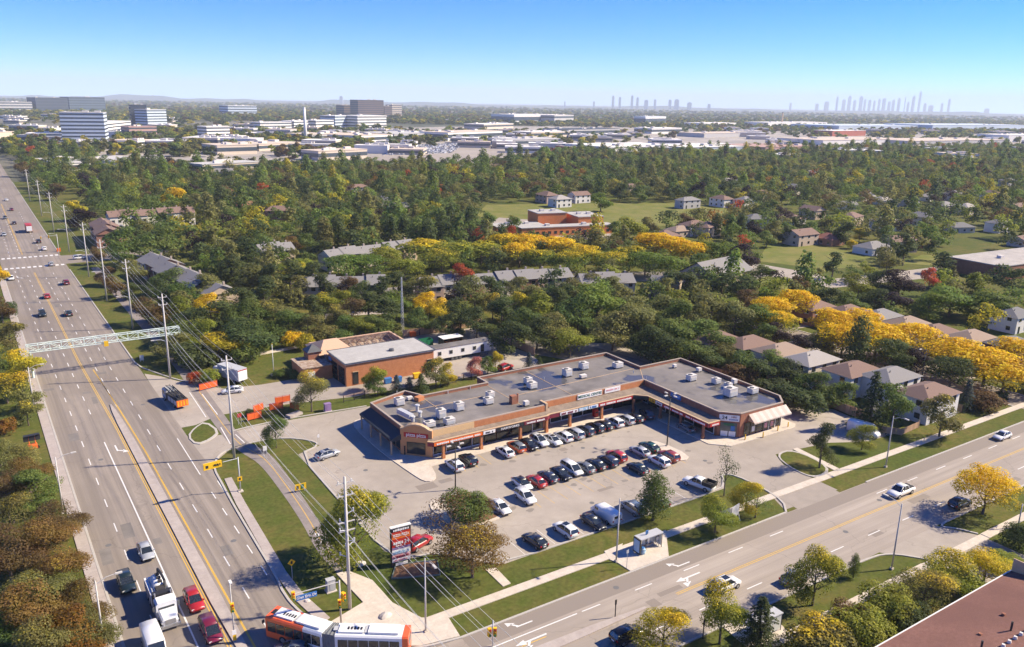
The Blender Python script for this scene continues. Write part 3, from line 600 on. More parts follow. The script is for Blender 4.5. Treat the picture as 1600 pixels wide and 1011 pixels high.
    x, y = (82.75,126.42); MB().box(x, y, RZ, 1.3, 1.1, 1.7).tube((x+1, y, RZ), (x+1, y, RZ+1.9), .2, n=8).build('chimney', 'brick_red', t)
    for px, py in ((58.91,117.41), (64.89,143.12), (67.21,120.96), (96.39,135.15), (116.5,128.64), (116.06,123.87), (74.02,137.85), (79.38,137.88)):
        if py > 121.5: MB().tube((px, py, RZ), (px, py, RZ+.6), .08, n=6).build('vent_pipe', 'galvanised', t)
    return t
plaza()
for k, (p, lab) in enumerate((((117.7,96.69), 'near the plaza corner window'), ((121.77,95.74), 'in the middle below the pale awning'), ((126.94,96.4), 'at the far end of the pale awning'), ((130.4,96.67), 'beyond the awning by the lane'))):
    b = thing('bollard', 'yellow steel bollard '+lab, 'bollard', p, 0, 'bollards round the plaza corner'); MB().tube((0, 0, 0), (0, 0, 1.15), .11, n=10).build('post', 'sign_yellow', b, True, world=False); MB().tube((0, 0, 1.15), (0, 0, 1.22), .11, .05, 10).build('cap', 'sign_yellow', b, True, world=False)

# ------------------------------------------------------------------ fire station under reconstruction
def station():
    t = thing('fire_station', 'brick fire station with pale flat roof and half rebuilt rear roof', 'fire station', (73, 172, 0))
    def ringwall(x0, x1, y0, y1, h, m, name='wall'):
        mb = MB(); w = .3
        for a, b, c, d in ((x0, x1, y0, y0+w), (x0, x1, y1-w, y1), (x0, x0+w, y0+w, y1-w), (x1-w, x1, y0+w, y1-w)): mb.bx(a, b, c, d, 0, h)
        return mb.build(name, m, t)
    ringwall(62, 84.2, 164, 175, 5.2, 'brick_orange')
    MB().bx(61.7, 84.5, 163.7, 175.3, 5.21, 5.5).build('roof', 'roof_pale', t); MB().ribbon([(61.7, 163.7), (84.5, 163.7), (84.5, 175.3), (61.7, 175.3), (61.7, 163.7)], .25, 5.5, .08).build('roof_edge', 'metal_dark', t)
    for y0, y1 in ((165.0, 168.6), (169.4, 173.0)):
        d = MB().bx(61.9, 61.98, y0, y1, .1, 4.0).build('bay_door', 'glass_dark', t)
        for z in (1.1, 2.1, 3.1): MB().bx(61.86, 61.92, y0, y1, z, z+.12).build('door_rail', 'frame_dark', d)
    MB().bx(61.86, 61.98, 173.2, 174.8, 3.6, 4.4).build('wall_sign', 'sign_blue', t)
    w = MB().bx(63.6, 64.9, 163.9, 163.98, .3, 3.2).build('window', 'glass_dark', t); MB().bx(63.5, 65.0, 163.86, 163.96, 3.2, 3.35).build('window_head', 'trim_tan', w)
    w = MB().bx(82.4, 83.6, 163.9, 163.98, .2, 3.2).build('door', 'glass_dark', t); MB().bx(82.3, 83.7, 163.86, 163.96, 3.2, 3.32).build('door_head', 'trim_tan', w)
    # rear half: open walls, rubble floor, timber trusses, partly sheathed hip
    ringwall(61.5, 83, 175.4, 187, 4.3, 'rubble', 'rear_wall')
    MB().bx(61.9, 82.6, 175.8, 186.6, .1, 2.8).build('rubble_fill', 'rubble', t)
    tr = MB()
    for k in range(10):
        x = 63+k*2.1; tr.tube((x, 175.6, 4.3), (x, 186.8, 4.3), .09, n=4).tube((x, 175.6, 4.3), (x, 181, 5.6), .08, n=4).tube((x, 181, 5.6), (x, 186.8, 4.3), .08, n=4)
        truss = tr.build('roof_truss', 'lumber', t); tr = MB()
    MB().ribbon([(61.6, 175.4), (61.6, 186.9), (82.9, 186.9), (82.9, 175.4)], .5, 4.31, .22).build('wall_plate', 'lumber', t)
    h = MB(); h.quad((60, 176, 4.4), (69, 176, 4.4), (66.5, 181, 6.5), (63, 181, 6.5)).quad((60, 176, 4.4), (63, 181, 6.5), (63, 181.4, 6.5), (60, 186.4, 4.4)).quad((60, 186.4, 4.4), (63, 181.4, 6.5), (66.5, 181.4, 6.5), (69, 186.4, 4.4)).quad((63, 181, 6.5), (66.5, 181, 6.5), (66.5, 181.4, 6.5), (63, 181.4, 6.5)); h.build('hip_roof', 'lumber', t)
    MB().box(59.2, 178.2, 0, 3.2, 3.2, 5.3).build('tower', 'brick_red', t); c = MB(); c.box(59.2, 178.2, 5.3, 3.8, 3.8, 1.5, 0, .05, .05); c.build('tower_roof', 'metal_dark', t)
    MB().bx(54.5, 61.4, 171.2, 179.6, 0, 3.3).build('side_wing', 'brick_orange', t); MB().bx(54.3, 61.4, 171, 179.8, 3.31, 3.5).build('side_roof', 'rubble', t)
    w = MB().bx(55.2, 57.2, 171.1, 171.19, .4, 2.4).build('window', 'trim_white', t)
    MB().tube((75, 168, 5.5), (75, 168, 6.0), .7, .6, 10).build('roof_vent', 'metal_dark', t)
station()
def trailer():
    t = thing('office_trailer', 'long white construction office trailer on wheels beside the fire station', 'trailer', (95, 170.5, 0))
    b = MB().bx(86.3, 103.4, 169, 172.3, .95, 3.6).build('body', 'trim_white', t); MB().bx(86.2, 103.5, 168.9, 172.4, 3.61, 3.72).build('roof', 'roof_tar', t)
    for x in (88, 91.2, 94.6, 98): w = MB().bx(x, x+.9, 168.93, 168.99, 1.9, 2.8).build('window', 'glass_dark', t); MB().bx(x-.08, x+.98, 168.94, 168.98, 2.8, 2.9).build('window_head', 'galvanised', w)
    MB().bx(100.3, 101.3, 168.93, 168.99, 1.05, 3.0).build('door', 'frame_dark', t); MB().bx(100, 101.6, 167.6, 168.9, 0, .9).build('steps', 'metal_dark', t)
    for x in (92.2, 93.3, 94.4): MB().tube((x, 169.0, .45), (x, 169.3, .45), .45, n=14).build('wheel', 'metal_dark', t)
    MB().bx(86.6, 103, 169.5, 171.8, .6, .94).build('chassis', 'steel_dark', t)
trailer()
def crate(name, lab, cat, p, sx, sy, h, m, rz=0., open_=True):
    t = thing(name, lab, cat, p, rz); mb = MB(); w = .12
    for a, b, c, d in ((-sx/2, sx/2, -sy/2, -sy/2+w), (-sx/2, sx/2, sy/2-w, sy/2), (-sx/2, -sx/2+w, -sy/2, sy/2), (sx/2-w, sx/2, -sy/2, sy/2)): mb.bx(a, b, c, d, .15, h)
    mb.bx(-sx/2, sx/2, -sy/2, sy/2, .1, .25).build('body', m, t, world=False)
    for k in range(4): MB().bx(-sx/2+sx*(k+.5)/4-.06, -sx/2+sx*(k+.5)/4+.06, -sy/2-.08, -sy/2, .15, h).build('rib', m, t, world=False)
    return t
crate('dumpster', 'green open-topped waste skip behind the office trailer', 'dumpster', (91.26,183.51), 4.6, 2.2, 1.9, 'green_paint')
s = thing('storage_shed', 'open-fronted shed with white roof standing behind the trailer', 'shed', (97.76,180.51)); MB().bx(-3, 3, -1.6, 1.6, 2.5, 2.62).build('roof', 'trim_white', s, world=False); MB().bx(-2.9, 2.9, 1.4, 1.5, 0, 2.5).bx(-2.9, -2.8, -1.5, 1.4, 0, 2.5).bx(2.8, 2.9, -1.5, 1.4, 0, 2.5).build('wall', 'frame_dark', s, world=False); MB().bx(-1.5, 2.5, -.8, .6, 0, 1.2).build('stored_pallet', 'brick_orange', s, world=False)
for k, (p, m, lab) in enumerate((((71.02,161.5), 'sign_blue', 'blue wheeled bin left of the pair by the brick station wall'), ((73.43,161.13), 'sign_blue', 'blue wheeled bin right of the pair by the brick station wall'), ((78.33,161.41), 'sign_yellow', 'yellow bin standing by the brick station wall'), ((92.71,193.06), 'plastic_orange', 'orange barrel pallet by the wooden yard fence'))):
    b = thing('waste_bin', lab, 'bin', p); mb = MB(); mb.box(0, 0, .12, 1.5, .9, 1.1, 0, 1.12, 1.12); mb.build('body', m, b, world=False); MB().box(0, 0, 1.22, 1.75, 1.05, .1).build('lid', m, b, world=False)
    for q in (-.5, .5): MB().tube((q, -.35, .12), (q, -.25, .12), .12, n=8).build('wheel', 'metal_dark', b, world=False)
t = thing('tractor_tyre', 'big black tyre lying against the station corner', 'tyre', (65.15,164.38)); a_ = []
for i in range(17): u = 2*math.pi*i/16; a_.append((.62*math.cos(u), 0, .85+.62*math.sin(u)))
MB().path(a_, .24, 8).build('tread', 'sign_black', t, True, world=False)
for p, lab in (((60.73,140.48), None),): pass
t = thing('flagpole', 'white flagpole on the lawn left of the fire station', 'flagpole', (50.26,180.12)); MB().tube((0, 0, 0), (0, 0, 7.6), .09, .05).build('pole', 'trim_white', t, True, world=False); MB().box(0, 0, 0, 1.4, 1.4, .25).build('base', 'concrete', t, world=False); MB().tube((0, 0, 7.6), (0, 0, 7.8), .12, .02).build('finial', 'sign_yellow', t, world=False)
t = thing('radio_mast', 'tall slim lattice radio mast behind the fire station', 'mast', (91.88,197.9)); 
for k in range(3):
    a = 2*math.pi*k/3; MB().tube((.5*math.cos(a), .5*math.sin(a), 0), (.15*math.cos(a), .15*math.sin(a), 16), .06, n=5).build('mast_leg', 'galvanised', t, world=False)
mb = MB()
for j in range(16):
    r0, r1 = .5-.35*j/16, .5-.35*(j+1)/16
    for k in range(3): a, b = 2*math.pi*k/3, 2*math.pi*(k+1)/3; mb.tube((r0*math.cos(a), r0*math.sin(a), j), (r1*math.cos(b), r1*math.sin(b), j+1), .035, n=4)
mb.build('lattice', 'galvanised', t, world=False)
# wooden yard fence, board by board
def board_fence(name, lab, pts, h, m='wood_fence', step=.6, gap=.05, cat='fence', post='wood_fence'):
    t = thing(name, lab, cat, pts[0]); bd = {}
    for a, b in zip(pts, pts[1:]):
        L_ = math.dist(a, b); n = max(1, round(L_/step)); rz = math.atan2(b[1]-a[1], b[0]-a[0]); w = L_/n
        key = round(w, 3); me = bd.get(key) or MB().box(0, 0, .05, w-gap, .05, h).mesh('board', m); bd[key] = me
        for k in range(n):
            o = bpy_link('board', me, t); f = (k+.5)/n; o.location = (a[0]+(b[0]-a[0])*f-pts[0][0], a[1]+(b[1]-a[1])*f-pts[0][1], 0); o.rotation_euler.z = rz
    for p in pts: MB().box(p[0], p[1], 0, .16, .16, h+.2).build('post', post, t)
    return t
board_fence('board_fence', 'tan wooden fence round the back of the fire station yard', [(90.14,193.79), (101.42,193.31), (115.31,194.06), (113.22,190.52), (110.05,176.3), (112.1,172.42), (112.27,161.98)], 2.0, step=1.6)
board_fence('board_fence', 'grey wooden garden fence behind the tall spruce by the white van', [(148.06,99.13), (147.5,93.07)], 1.9, step=.9)
board_fence('board_fence', 'low dark brown garden fence beside the sidewalk on the right', [(143.13,87.69), (147.08,82.36), (153.98,82.88)], 1.3, step=.9)
def rail_fence(lab, pts, h=1.6, step=2.4):
    t = thing('rail_fence', lab, 'fence', pts[0])
    for a, b in zip(pts, pts[1:]):
        n = max(1, round(math.dist(a, b)/step))
        for k in range(n+1): f = k/n; MB().box(a[0]+(b[0]-a[0])*f, a[1]+(b[1]-a[1])*f, 0, .12, .12, h).build('post', 'steel_dark', t)
        for z in (.3, .8, 1.3, h-.1): MB().tube((*a, z), (*b, z), .035, n=4).build('rail', 'lumber' if z > 1 else 'steel_dark', t)
rail_fence('brown rail fence between the plaza drive and the fire station, left stretch', [(57.79,155.03), (65.32,155.64)])
rail_fence('brown rail fence behind the plaza roof below the office trailer', [(80.48,153.57), (91.7,155.32)])
# orange site fencing panels
def site_panel(p, rz, w, lab):
    t = thing('site_barrier', lab, 'barrier', p, rz, 'orange site barriers by the station drive'); MB().bx(-w/2, w/2, -.03, .03, .25, 1.5).build('mesh_panel', 'plastic_orange', t, world=False)
    mb = MB()
    for x in (-w/2, 0, w/2): mb.tube((x, 0, 0), (x, 0, 1.75), .05, n=5)
    mb.tube((-w/2, 0, 1.65), (w/2, 0, 1.65), .04, n=5); mb.build('frame', 'sign_red', t, world=False)
for p, a, w, lab in (((38.76,154.87), 10, 3.0, 'orange mesh site barrier beside the yellow sign near the drive'), ((40.7,158.98), 20, 2.4, 'orange mesh site barrier second from the left by the station drive'), ((44.1,157.83), 0, 2.8, 'lower orange mesh site barrier left of the big roadside tree'), ((46.48,161.15), 0, 3.2, 'orange mesh site barrier farthest right by the station drive'), ((34.95,177.87), 15, 4.2, 'orange mesh barrier in front of the parked box truck'), ((47.42,156.32), -50, 2.0, 'small orange site barrier tucked under the big roadside tree')): site_panel(p, R(a), w, lab)

# ------------------------------------------------------------------ houses
WALLS = {'white': (.68, .64, .58), 'cream': (.60, .52, .42), 'tan': (.46, .36, .27), 'brick': (.30, .15, .105), 'grey': (.42, .40, .38), 'pink': (.5, .35, .28)}
ROOFS = {'brown': (.205, .135, .108), 'grey': (.225, .212, .205), 'dark': (.17, .165, .165), 'tan': (.29, .215, .165), 'red': (.27, .11, .08), 'pale': (.33, .30, .275)}
def house(p, sx, sy, h, rz, wall, roof, label, kind='hip', group=None, rise=None, name='house', chim=True, cat='house', nwin=3):
    t = thing(name, label, cat, p, rz, group); rise = rise or min(sx, sy)*.24; e = .45
    MB().bx(-sx/2, sx/2, -sy/2, sy/2, 0, h).build('wall', 'obj_wall', t, col=WALLS[wall], world=False)
    X, Y = sx/2+e, sy/2+e; mb = MB(); z0, z1 = h-.08, h+rise
    if kind == 'hip':
        r = max(.3, X-Y) if X >= Y else 0; q = max(.3, Y-X) if Y > X else 0
        a, b = ((-r, 0, z1), (r, 0, z1)) if X >= Y else ((0, -q, z1), (0, q, z1))
        c = [(-X, -Y, z0), (X, -Y, z0), (X, Y, z0), (-X, Y, z0)]
        if X >= Y: mb.quad(c[0], c[1], b, a).quad(c[2], c[3], a, b).quad(c[1], c[2], b).quad(c[3], c[0], a)
        else: mb.quad(c[1], c[2], b, a).quad(c[3], c[0], a, b).quad(c[0], c[1], a).quad(c[2], c[3], b)
        mb.quad(*c[::-1])
    else:
        mb.quad((-X, -Y, z0), (X, -Y, z0), (X, 0, z1), (-X, 0, z1)).quad((X, Y, z0), (-X, Y, z0), (-X, 0, z1), (X, 0, z1)).quad((-X, -Y, z0), (-X, Y, z0), (X, Y, z0), (X, -Y, z0))
        g = MB(); w = sx/2-.02
        for s_ in (-1, 1): g.quad((s_*w, -sy/2, h-.05), (s_*w, sy/2, h-.05), (s_*w, 0, h+rise*.93))
        g.build('gable', 'obj_wall', t, col=WALLS[wall], world=False)
    rf = mb.build('roof', 'obj_roof', t, col=ROOFS[roof], world=False)
    if chim and name == 'terraced_house': MB().bx(sx*.18, sx*.18+.6, sy*.12, sy*.12+.6, h+rise*.2, h+rise+.5).build('chimney', 'trim_cap', rf, world=False)
    if chim: MB().tube((-sx*.2, -sy*.15, h+rise*.3), (-sx*.2, -sy*.15, h+rise*.85+.2), .1, n=6).build('vent_pipe', 'metal_dark', rf, world=False)
    fl = 2 if h > 4.2 else 1
    for lv in range(fl):
        zb = .9+lv*2.75
        for k in range(nwin):
            x = -sx/2+sx*(k+.5)/nwin
            for sg in (-1, 1):
                if lv == 0 and k == 0 and sg == -1: 
                    d = MB().bx(x-.5, x+.5, sg*(sy/2+.03)-.03, sg*(sy/2+.03)+.03, .1, 2.2).build('door', 'glass_dark', t, world=False); continue
                w = MB().bx(x-.65, x+.65, sg*(sy/2+.03)-.03, sg*(sy/2+.03)+.03, zb, zb+1.25).build('window', 'glass_dark', t, world=False)
                MB().bx(x-.75, x+.75, sg*(sy/2+.04)-.04, sg*(sy/2+.04)+.04, zb-.12, zb).build('sill', 'trim_white', w, world=False)
        for sg in (-1, 1):
            w = MB().bx(sg*(sx/2+.03)-.03, sg*(sx/2+.03)+.03, -sy*.22-.6, -sy*.22+.6, zb, zb+1.2).build('window', 'glass_dark', t, world=False); MB().bx(sg*(sx/2+.04)-.04, sg*(sx/2+.04)+.04, -sy*.22-.7, -sy*.22+.7, zb-.12, zb).build('sill', 'trim_white', w, world=False)
    return t
# west row of the street with the yellow trees (nearest first), then east row
rowW = [(162, 86.5, 'brown', 'white'), (165, 97, 'grey', 'white'), (161, 104, 'brown', 'white'), (159.5, 114, 'pale', 'cream'), (158.5, 122.5, 'tan', 'cream'), (156.5, 131, 'brown', 'cream'), (152, 138, 'brown', 'tan')]
for i, (x, y, rf, wl) in enumerate(rowW):
    house((x, y), 11.5, 7.6, 5.3, 0, wl, rf, '%s-walled house with %s hip roof, %s from the near sidewalk behind the plaza' % (wl, rf, ordinal(i+1)), 'hip', 'houses backing onto the plaza')
rowE = [(218, 97, 'dark', 'brick'), (215, 106, 'tan', 'white'), (212, 114, 'brown', 'white'), (213, 123, 'tan', 'brick'), (214, 132, 'grey', 'white'), (210, 140, 'brown', 'cream'), (206, 148.5, 'brown', 'brick'), (252, 113, 'dark', 'white')]
for i, (x, y, rf, wl) in enumerate(rowE):
    house((x, y), 11, 7.8, 4.9, 0, wl, rf, '%s house with %s hip roof across the yellow-tree street, %s of its row' % (wl, rf, ordinal(i+1)), 'hip', 'houses across the yellow-tree street')
# rows of terraced houses: one house per dwelling, stepping along the row
def terrace(a, b, n, depth, h, wall, roof, label, group):
    rz = math.atan2(b[1]-a[1], b[0]-a[0]); L_ = math.dist(a, b)/n
    for k in range(n):
        f = (k+.5)/n; s = .5*math.sin(k*2.3); x = a[0]+(b[0]-a[0])*f - math.sin(rz)*s; y = a[1]+(b[1]-a[1])*f + math.cos(rz)*s
        house((x, y), L_+.04, depth, h+.35*math.sin(k*1.7), rz, wall if isinstance(wall, str) else wall[k % len(wall)], roof, '%s, %s dwelling from the left' % (label, ordinal(k+1)), 'gable', group, rise=2.4, name='terraced_house', nwin=2)
terrace((112.83,229.52), (166.08,221.3), 8, 9.5, 5.4, ('pink', 'cream', 'brick'), 'grey', 'grey-roofed terraced house behind the red maple', 'terrace behind the red maple')
terrace((163.47,210.5), (180.45,203.87), 3, 9, 5.2, 'cream', 'grey', 'small grey-roofed terraced house left of the big gabled house', 'short terrace by the big gabled house')
terrace((184.46,197.01), (189.72,189.6), 2, 9, 5.2, 'tan', 'grey', 'tan terraced house half hidden by pines', 'pair behind the pines')
terrace((80.15,249.15), (104.85,239.35), 5, 9, 5.2, 'cream', 'grey', 'grey terraced house in trees left of the radio mast', 'terrace left of the radio mast')
terrace((102.95,289.99), (142.18,297.67), 6, 9.5, 5.4, ('cream', 'tan'), 'grey', 'grey terraced house behind the yellow-green trees', 'terrace behind the yellow-green trees')
terrace((84.29,313.53), (97.45,315.09), 3, 9, 5.4, 'tan', 'grey', 'grey terraced house in the dark trees', 'terrace in the dark trees')
terrace((45.78,313.56), (54.65,247.18), 7, 10, 5.6, ('tan', 'brick'), 'grey', 'grey terraced house near the wide road', 'terrace near the wide road')
terrace((45.38,430.95), (84.8,433.51), 7, 10, 6.5, 'white', 'brown', 'white terraced house with brown roof in the trees', 'white terrace with brown roofs')
terrace((40.44,411.82), (39.87,376.39), 3, 10, 6.2, 'brick', 'brown', 'brown-roofed terraced house facing the road', 'brown terrace facing the road')
house((222.43,203.8), 25, 15, 4.2, R(10), 'tan', 'grey', 'large low gabled building with wide grey roof beyond the pines', 'gable', rise=4.5, name='gabled_hall', nwin=5, cat='hall')
midh = [(1252,362,'tan','brown'), (1295,362,'red','brick'), (1365,375,'white','grey'), (1407,372,'brown','tan'), (1440,365,'brick','brown'), (1385,342,'white','pale'), (1440,335,'white','grey'), (1490,300,'grey','dark'),
 (1040,358,'tan','brown'), (1062,350,'tan','tan'), (1085,348,'white','brown'), (1105,350,'tan','brown'), (1128,308,'white','brown'), (1165,310,'white','grey'), (1180,338,'grey','dark'), (1075,310,'grey','grey'), (905,302,'white','brown'), (855,302,'pink','brown'), (875,308,'white','pale'), (985,290,'tan','brown'),
 (1235,332,'white','brown'), (1270,325,'tan','brown'), (1320,312,'white','grey'), (1350,300,'cream','pale'), (1380,305,'white','pale'), (1420,310,'grey','grey'), (1450,300,'white','pale'), (1475,318,'tan','grey'), (1510,320,'cream','pale'), (1550,300,'white','brown'), (1500,345,'grey','dark'), (1560,345,'white','grey'), (1590,320,'tan','brown'), (1330,335,'tan','brown'), (1300,300,'cream','brown'), (1240,290,'white','grey'), (1190,300,'tan','brown'), (1140,280,'white','pale'), (1575,280,'grey','grey'), (1600,365,'cream','brown'),
 (375,308,'brick','red'), (505,285,'white','grey'), (560,290,'white','brown'), (495,305,'tan','brown'), (620,315,'brick','grey'), (600,305,'grey','pale'), (435,325,'brick','brown'), (730,262,'tan','brown'), (770,258,'white','brown'), (860,270,'white','brown'), (1270,268,'grey','grey'), (1380,262,'pink','brown'), (1545,262,'white','grey'), (350,262,'tan','grey')]
ZW = []
mid_xy = [(322.03,244.09), (334.43,237.96), (331.82,212.53), (348.56,210.04), (371.04,213.35), (403.72,252.85), (440.6,255.07), (586.44,318.22), (267.92,279.51), (286.31,288.99), (296.44,288.94), (299.13,282.77), (398.79,366.12), (407.85,354.31), (344.86,291.83), (372.33,370.11), (325.39,422.58), (305.63,431.17), (300.37,409.69), (392.13,448.63), (376.55,294.08), (406.42,301.91), (464.25,321.44), (521.27,346.37), (514.83,327.26), (513.06,307.47), (567.55,326.38), (506.8,279.89), (513.86,269.51), (615.18,305.81), (434.72,229.95), (454.96,220.22), (546.38,254.66), (402.13,273.23), (498.61,356.16), (511.15,398.99), (449.87,377.21), (504.79,456.92), (747.27,359.97), (418.57,189.77), (118.76,471.02), (197.96,553.71), (212.15,523.68), (167.11,479.81), (197.77,430.35), (204.4,463.45), (128.31,430.42), (359.95,632.51), (397.72,650.46), (400.19,560.75), (643.76,482.88), (760.57,487.66), (879.45,444.68), (160,678.04)]
cnt = {}
order_ = sorted(range(len(mid_xy)), key=lambda i: screen_x(*mid_xy[i]))
for i in order_:
    (px, py, wl, rf), p = midh[i], mid_xy[i]; rnd = random.Random(i)
    if wl not in WALLS: wl, rf = rf, wl
    side = 'left of sports field' if px < 745 else ('beyond sports field' if px < 1200 else 'right of sports field')
    near = 'near' if dist(*p) < 480 else ('mid-distance' if dist(*p) < 650 else 'far')
    key = (wl, rf, side, near); cnt[key] = cnt.get(key, 0)+1
    house(p, rnd.uniform(11, 15), rnd.uniform(8, 10), rnd.choice((3.2, 5.2, 5.2)), R(rnd.choice((0, 0, 90, 15, -20))), wl, rf, '%s house with %s roof %s, %s such from the left' % ((near+' '+wl), rf, side, ordinal(cnt[key])), rnd.choice(('hip', 'gable')), 'houses among the trees')
# schools
def flat_block(name, label, cat, p, rz, blocks, wallm, roofm):
    t = thing(name, label, cat, p, rz)
    for x0, x1, y0, y1, h in blocks:
        MB().bx(x0, x1, y0, y1, 0, h).build('wall', wallm, t, world=False); MB().bx(x0-.25, x1+.25, y0-.25, y1+.25, h+.003, h+.35).build('roof', roofm, t, world=False)
        x = x0+1.2
        while x < x1-1.5: w = MB().bx(x, x+1.6, y0-.06, y0, 1.0, 2.4).build('window', 'glass_dark', t, world=False); x += 3.2
        for k in range(2): MB().box(x0+(x1-x0)*(.3+.4*k), (y0+y1)/2, h+.35, 2.2, 1.8, 1.1).build('roof_unit', 'metal_unit', t, world=False)
    return t
mat('roof_school', (.42, .38, .34), .9, .12, .2, (.34, .31, .28))
mat('wall_orange', (.60, .21, .075), .85, .08, .4)
flat_block('school', 'low school with bright orange brick hall and pale roofs by the field', 'school', (238.89,327.59), R(-12), [(-8, 8, 6, 20, 8.5), (10, 24, -4, 14, 7.5), (-24, 26, -12, -4.4, 4.2), (-34, -8.4, -4, 8, 4.0)], 'wall_orange', 'roof_pale')
flat_block('school', 'long brick school with white flat roof at the right edge', 'school', (334.06,154.34), R(-4), [(-12, 44, -4, 18, 5.5)], 'brick_red', 'roof_school')
# brown roofed building in the near corner
def brown_hall():
    t = thing('shingled_building', 'building with broad reddish brown shingle roof in the near right corner', 'building', (90, 26, 0))
    e = (103.1,40.73)[1]; x1 = (103.1,40.73)[0]; yr = e-10
    MB().bx(40, x1-.6, e-19, e-.6, 0, 6.4).build('wall', 'brick_red', t)
    mb = MB(); mb.quad((39, e, 6.5), (x1, e, 6.5), (x1, yr, 8.3), (39, yr, 8.3)).quad((39, yr, 8.3), (x1, yr, 8.3), (x1, yr-10, 6.5), (39, yr-10, 6.5)); rf = mb.build('roof', 'brown_shingle', t)
    MB().bx(39, x1+.05, e, e+.12, 6.25, 6.58).build('eave_gutter', 'trim_white', t); MB().bx(x1, x1+.14, yr-10, e, 6.2, 8.3).build('gable_board', 'trim_tan', t)
    for k in range(26):
        x = x1-1.2-k*1.25; MB().box(x, yr+1.9, 7.9, .42, .42, .38, .3, .7, .7).build('roof_vent', 'metal_unit', rf)
    for k in range(5): x = x1-2.4-k*6.2; MB().tube((x, yr+3.0, 7.7), (x, yr+3.0, 8.9), .12, n=8).build('vent_pipe', 'steel_dark', rf)
    for k in range(4): x = x1-6-k*6; MB().box(x, yr+4.6+.5*(k % 2), 7.2, .35, .35, .45).build('roof_vent', 'brick_red', rf)
    MB().box(x1-9.5, yr-.5, 8.1, .8, 7, .5, R(0)).build('roof_rail', 'steel_dark', rf)
brown_hall()

# drives, yard fences and small yard things of the near houses
for i, (x, y, rf, wl) in enumerate(rowW): sheet('driveway', [(x+6, y-3.4), (184.4, y-3.2), (184.4, y-.4), (x+6, y-.6)], .0052+.0003*i, 'asphalt_lot')
for i, (x, y, rf, wl) in enumerate(rowE[:7]): sheet('driveway', [(193.4, y-3.2), (x-5.6, y-3.4), (x-5.6, y-.6), (193.4, y-.4)], .0053+.0003*i, 'asphalt_lot')
board_fence('board_fence', 'long brown wooden fence behind the garden trees beside the plaza lane', [(148.3, 92), (148.2, 108), (140.5, 132), (140, 150)], 1.8, step=1.6)
for i in range(6):
    (x0, y0), (x1, y1) = rowW[i][:2], rowW[i+1][:2]; board_fence('board_fence', 'brown garden fence between houses behind the plaza, %s from the sidewalk' % ordinal(i+1), [(149.5 if i < 5 else 146, (y0+y1)/2), (min(x0, x1)-6, (y0+y1)/2)], 1.6, step=1.6)
for i, (x, y, rz) in enumerate(((151.5, 91.5, 0), (152.0, 109, .2), (149.5, 126.5, 0))):
    t = thing('garden_shed', 'small garden shed behind the plaza houses, %s from the sidewalk' % ordinal(i+1), 'shed', (x, y), rz); MB().bx(-1.4, 1.4, -1.1, 1.1, 0, 2.0).build('wall', 'obj_wall', t, col=WALLS['grey'], world=False)
    m_ = MB(); m_.quad((-1.6, -1.3, 1.95), (1.6, -1.3, 1.95), (1.6, 0, 2.7), (-1.6, 0, 2.7)).quad((1.6, 1.3, 1.95), (-1.6, 1.3, 1.95), (-1.6, 0, 2.7), (1.6, 0, 2.7)).quad((-1.4, -1.1, 2), (-1.4, 1.1, 2), (-1.4, 0, 2.6)).quad((1.4, -1.1, 2), (1.4, 1.1, 2), (1.4, 0, 2.6)); m_.build('roof', 'obj_roof', t, col=ROOFS['dark'], world=False); MB().bx(-.45, .45, -1.14, -1.1, .1, 1.8).build('door', 'trim_white', t, world=False)
t = thing('donation_bin', 'bright red donation bin under the plaza canopy by the white crossover', 'bin', (99.79,121.13)); MB().box(0, 0, .13, .9, .9, 1.5).build('body', 'sign_red', t, world=False); MB().box(0, 0, 1.63, .95, .95, .3, 0, .6, .6).build('lid', 'sign_red', t, world=False); MB().box(0, -.46, 1.0, .6, .04, .3).build('chute', 'sign_black', t, world=False)

# ------------------------------------------------------------------ vehicles
mat('car_paint', (.5, .5, .5), .32, .03, 3., objcol=True, spec=.5, coat=.6); mat('tyre', (.025, .025, .026), .9); mat('rim', (.4, .4, .41), .35, metal=.6)
mat('lamp_clear', (.75, .75, .72), .2, spec=.6); mat('lamp_red', (.35, .01, .01), .25, spec=.6); mat('car_glass', (.022, .027, .03), .06, .02, 1., spec=.9); mat('plate', (.7, .7, .72), .5)
mat('bed_liner', (.05, .048, .045), .8)
PAINT = {'white': (.72, .71, .69), 'black': (.012, .012, .014), 'silver': (.36, .37, .39), 'grey': (.13, .14, .15), 'navy': (.025, .03, .055), 'red': (.36, .018, .016), 'maroon': (.16, .012, .03), 'green': (.012, .06, .042), 'orange': (.55, .09, .02), 'darkgreen': (.012, .022, .022), 'blue': (.16, .20, .25), 'brick': (.25, .04, .03)}
def ring8(x, w, zb, zs): return [(x, w*.86, zb), (x, w, zb+.16), (x, w, zs-.2), (x, w*.88, zs-.02), (x, 0, zs+.015), (x, -w*.88, zs-.02), (x, -w, zs-.2), (x, -w, zb+.16), (x, -w*.86, zb)]
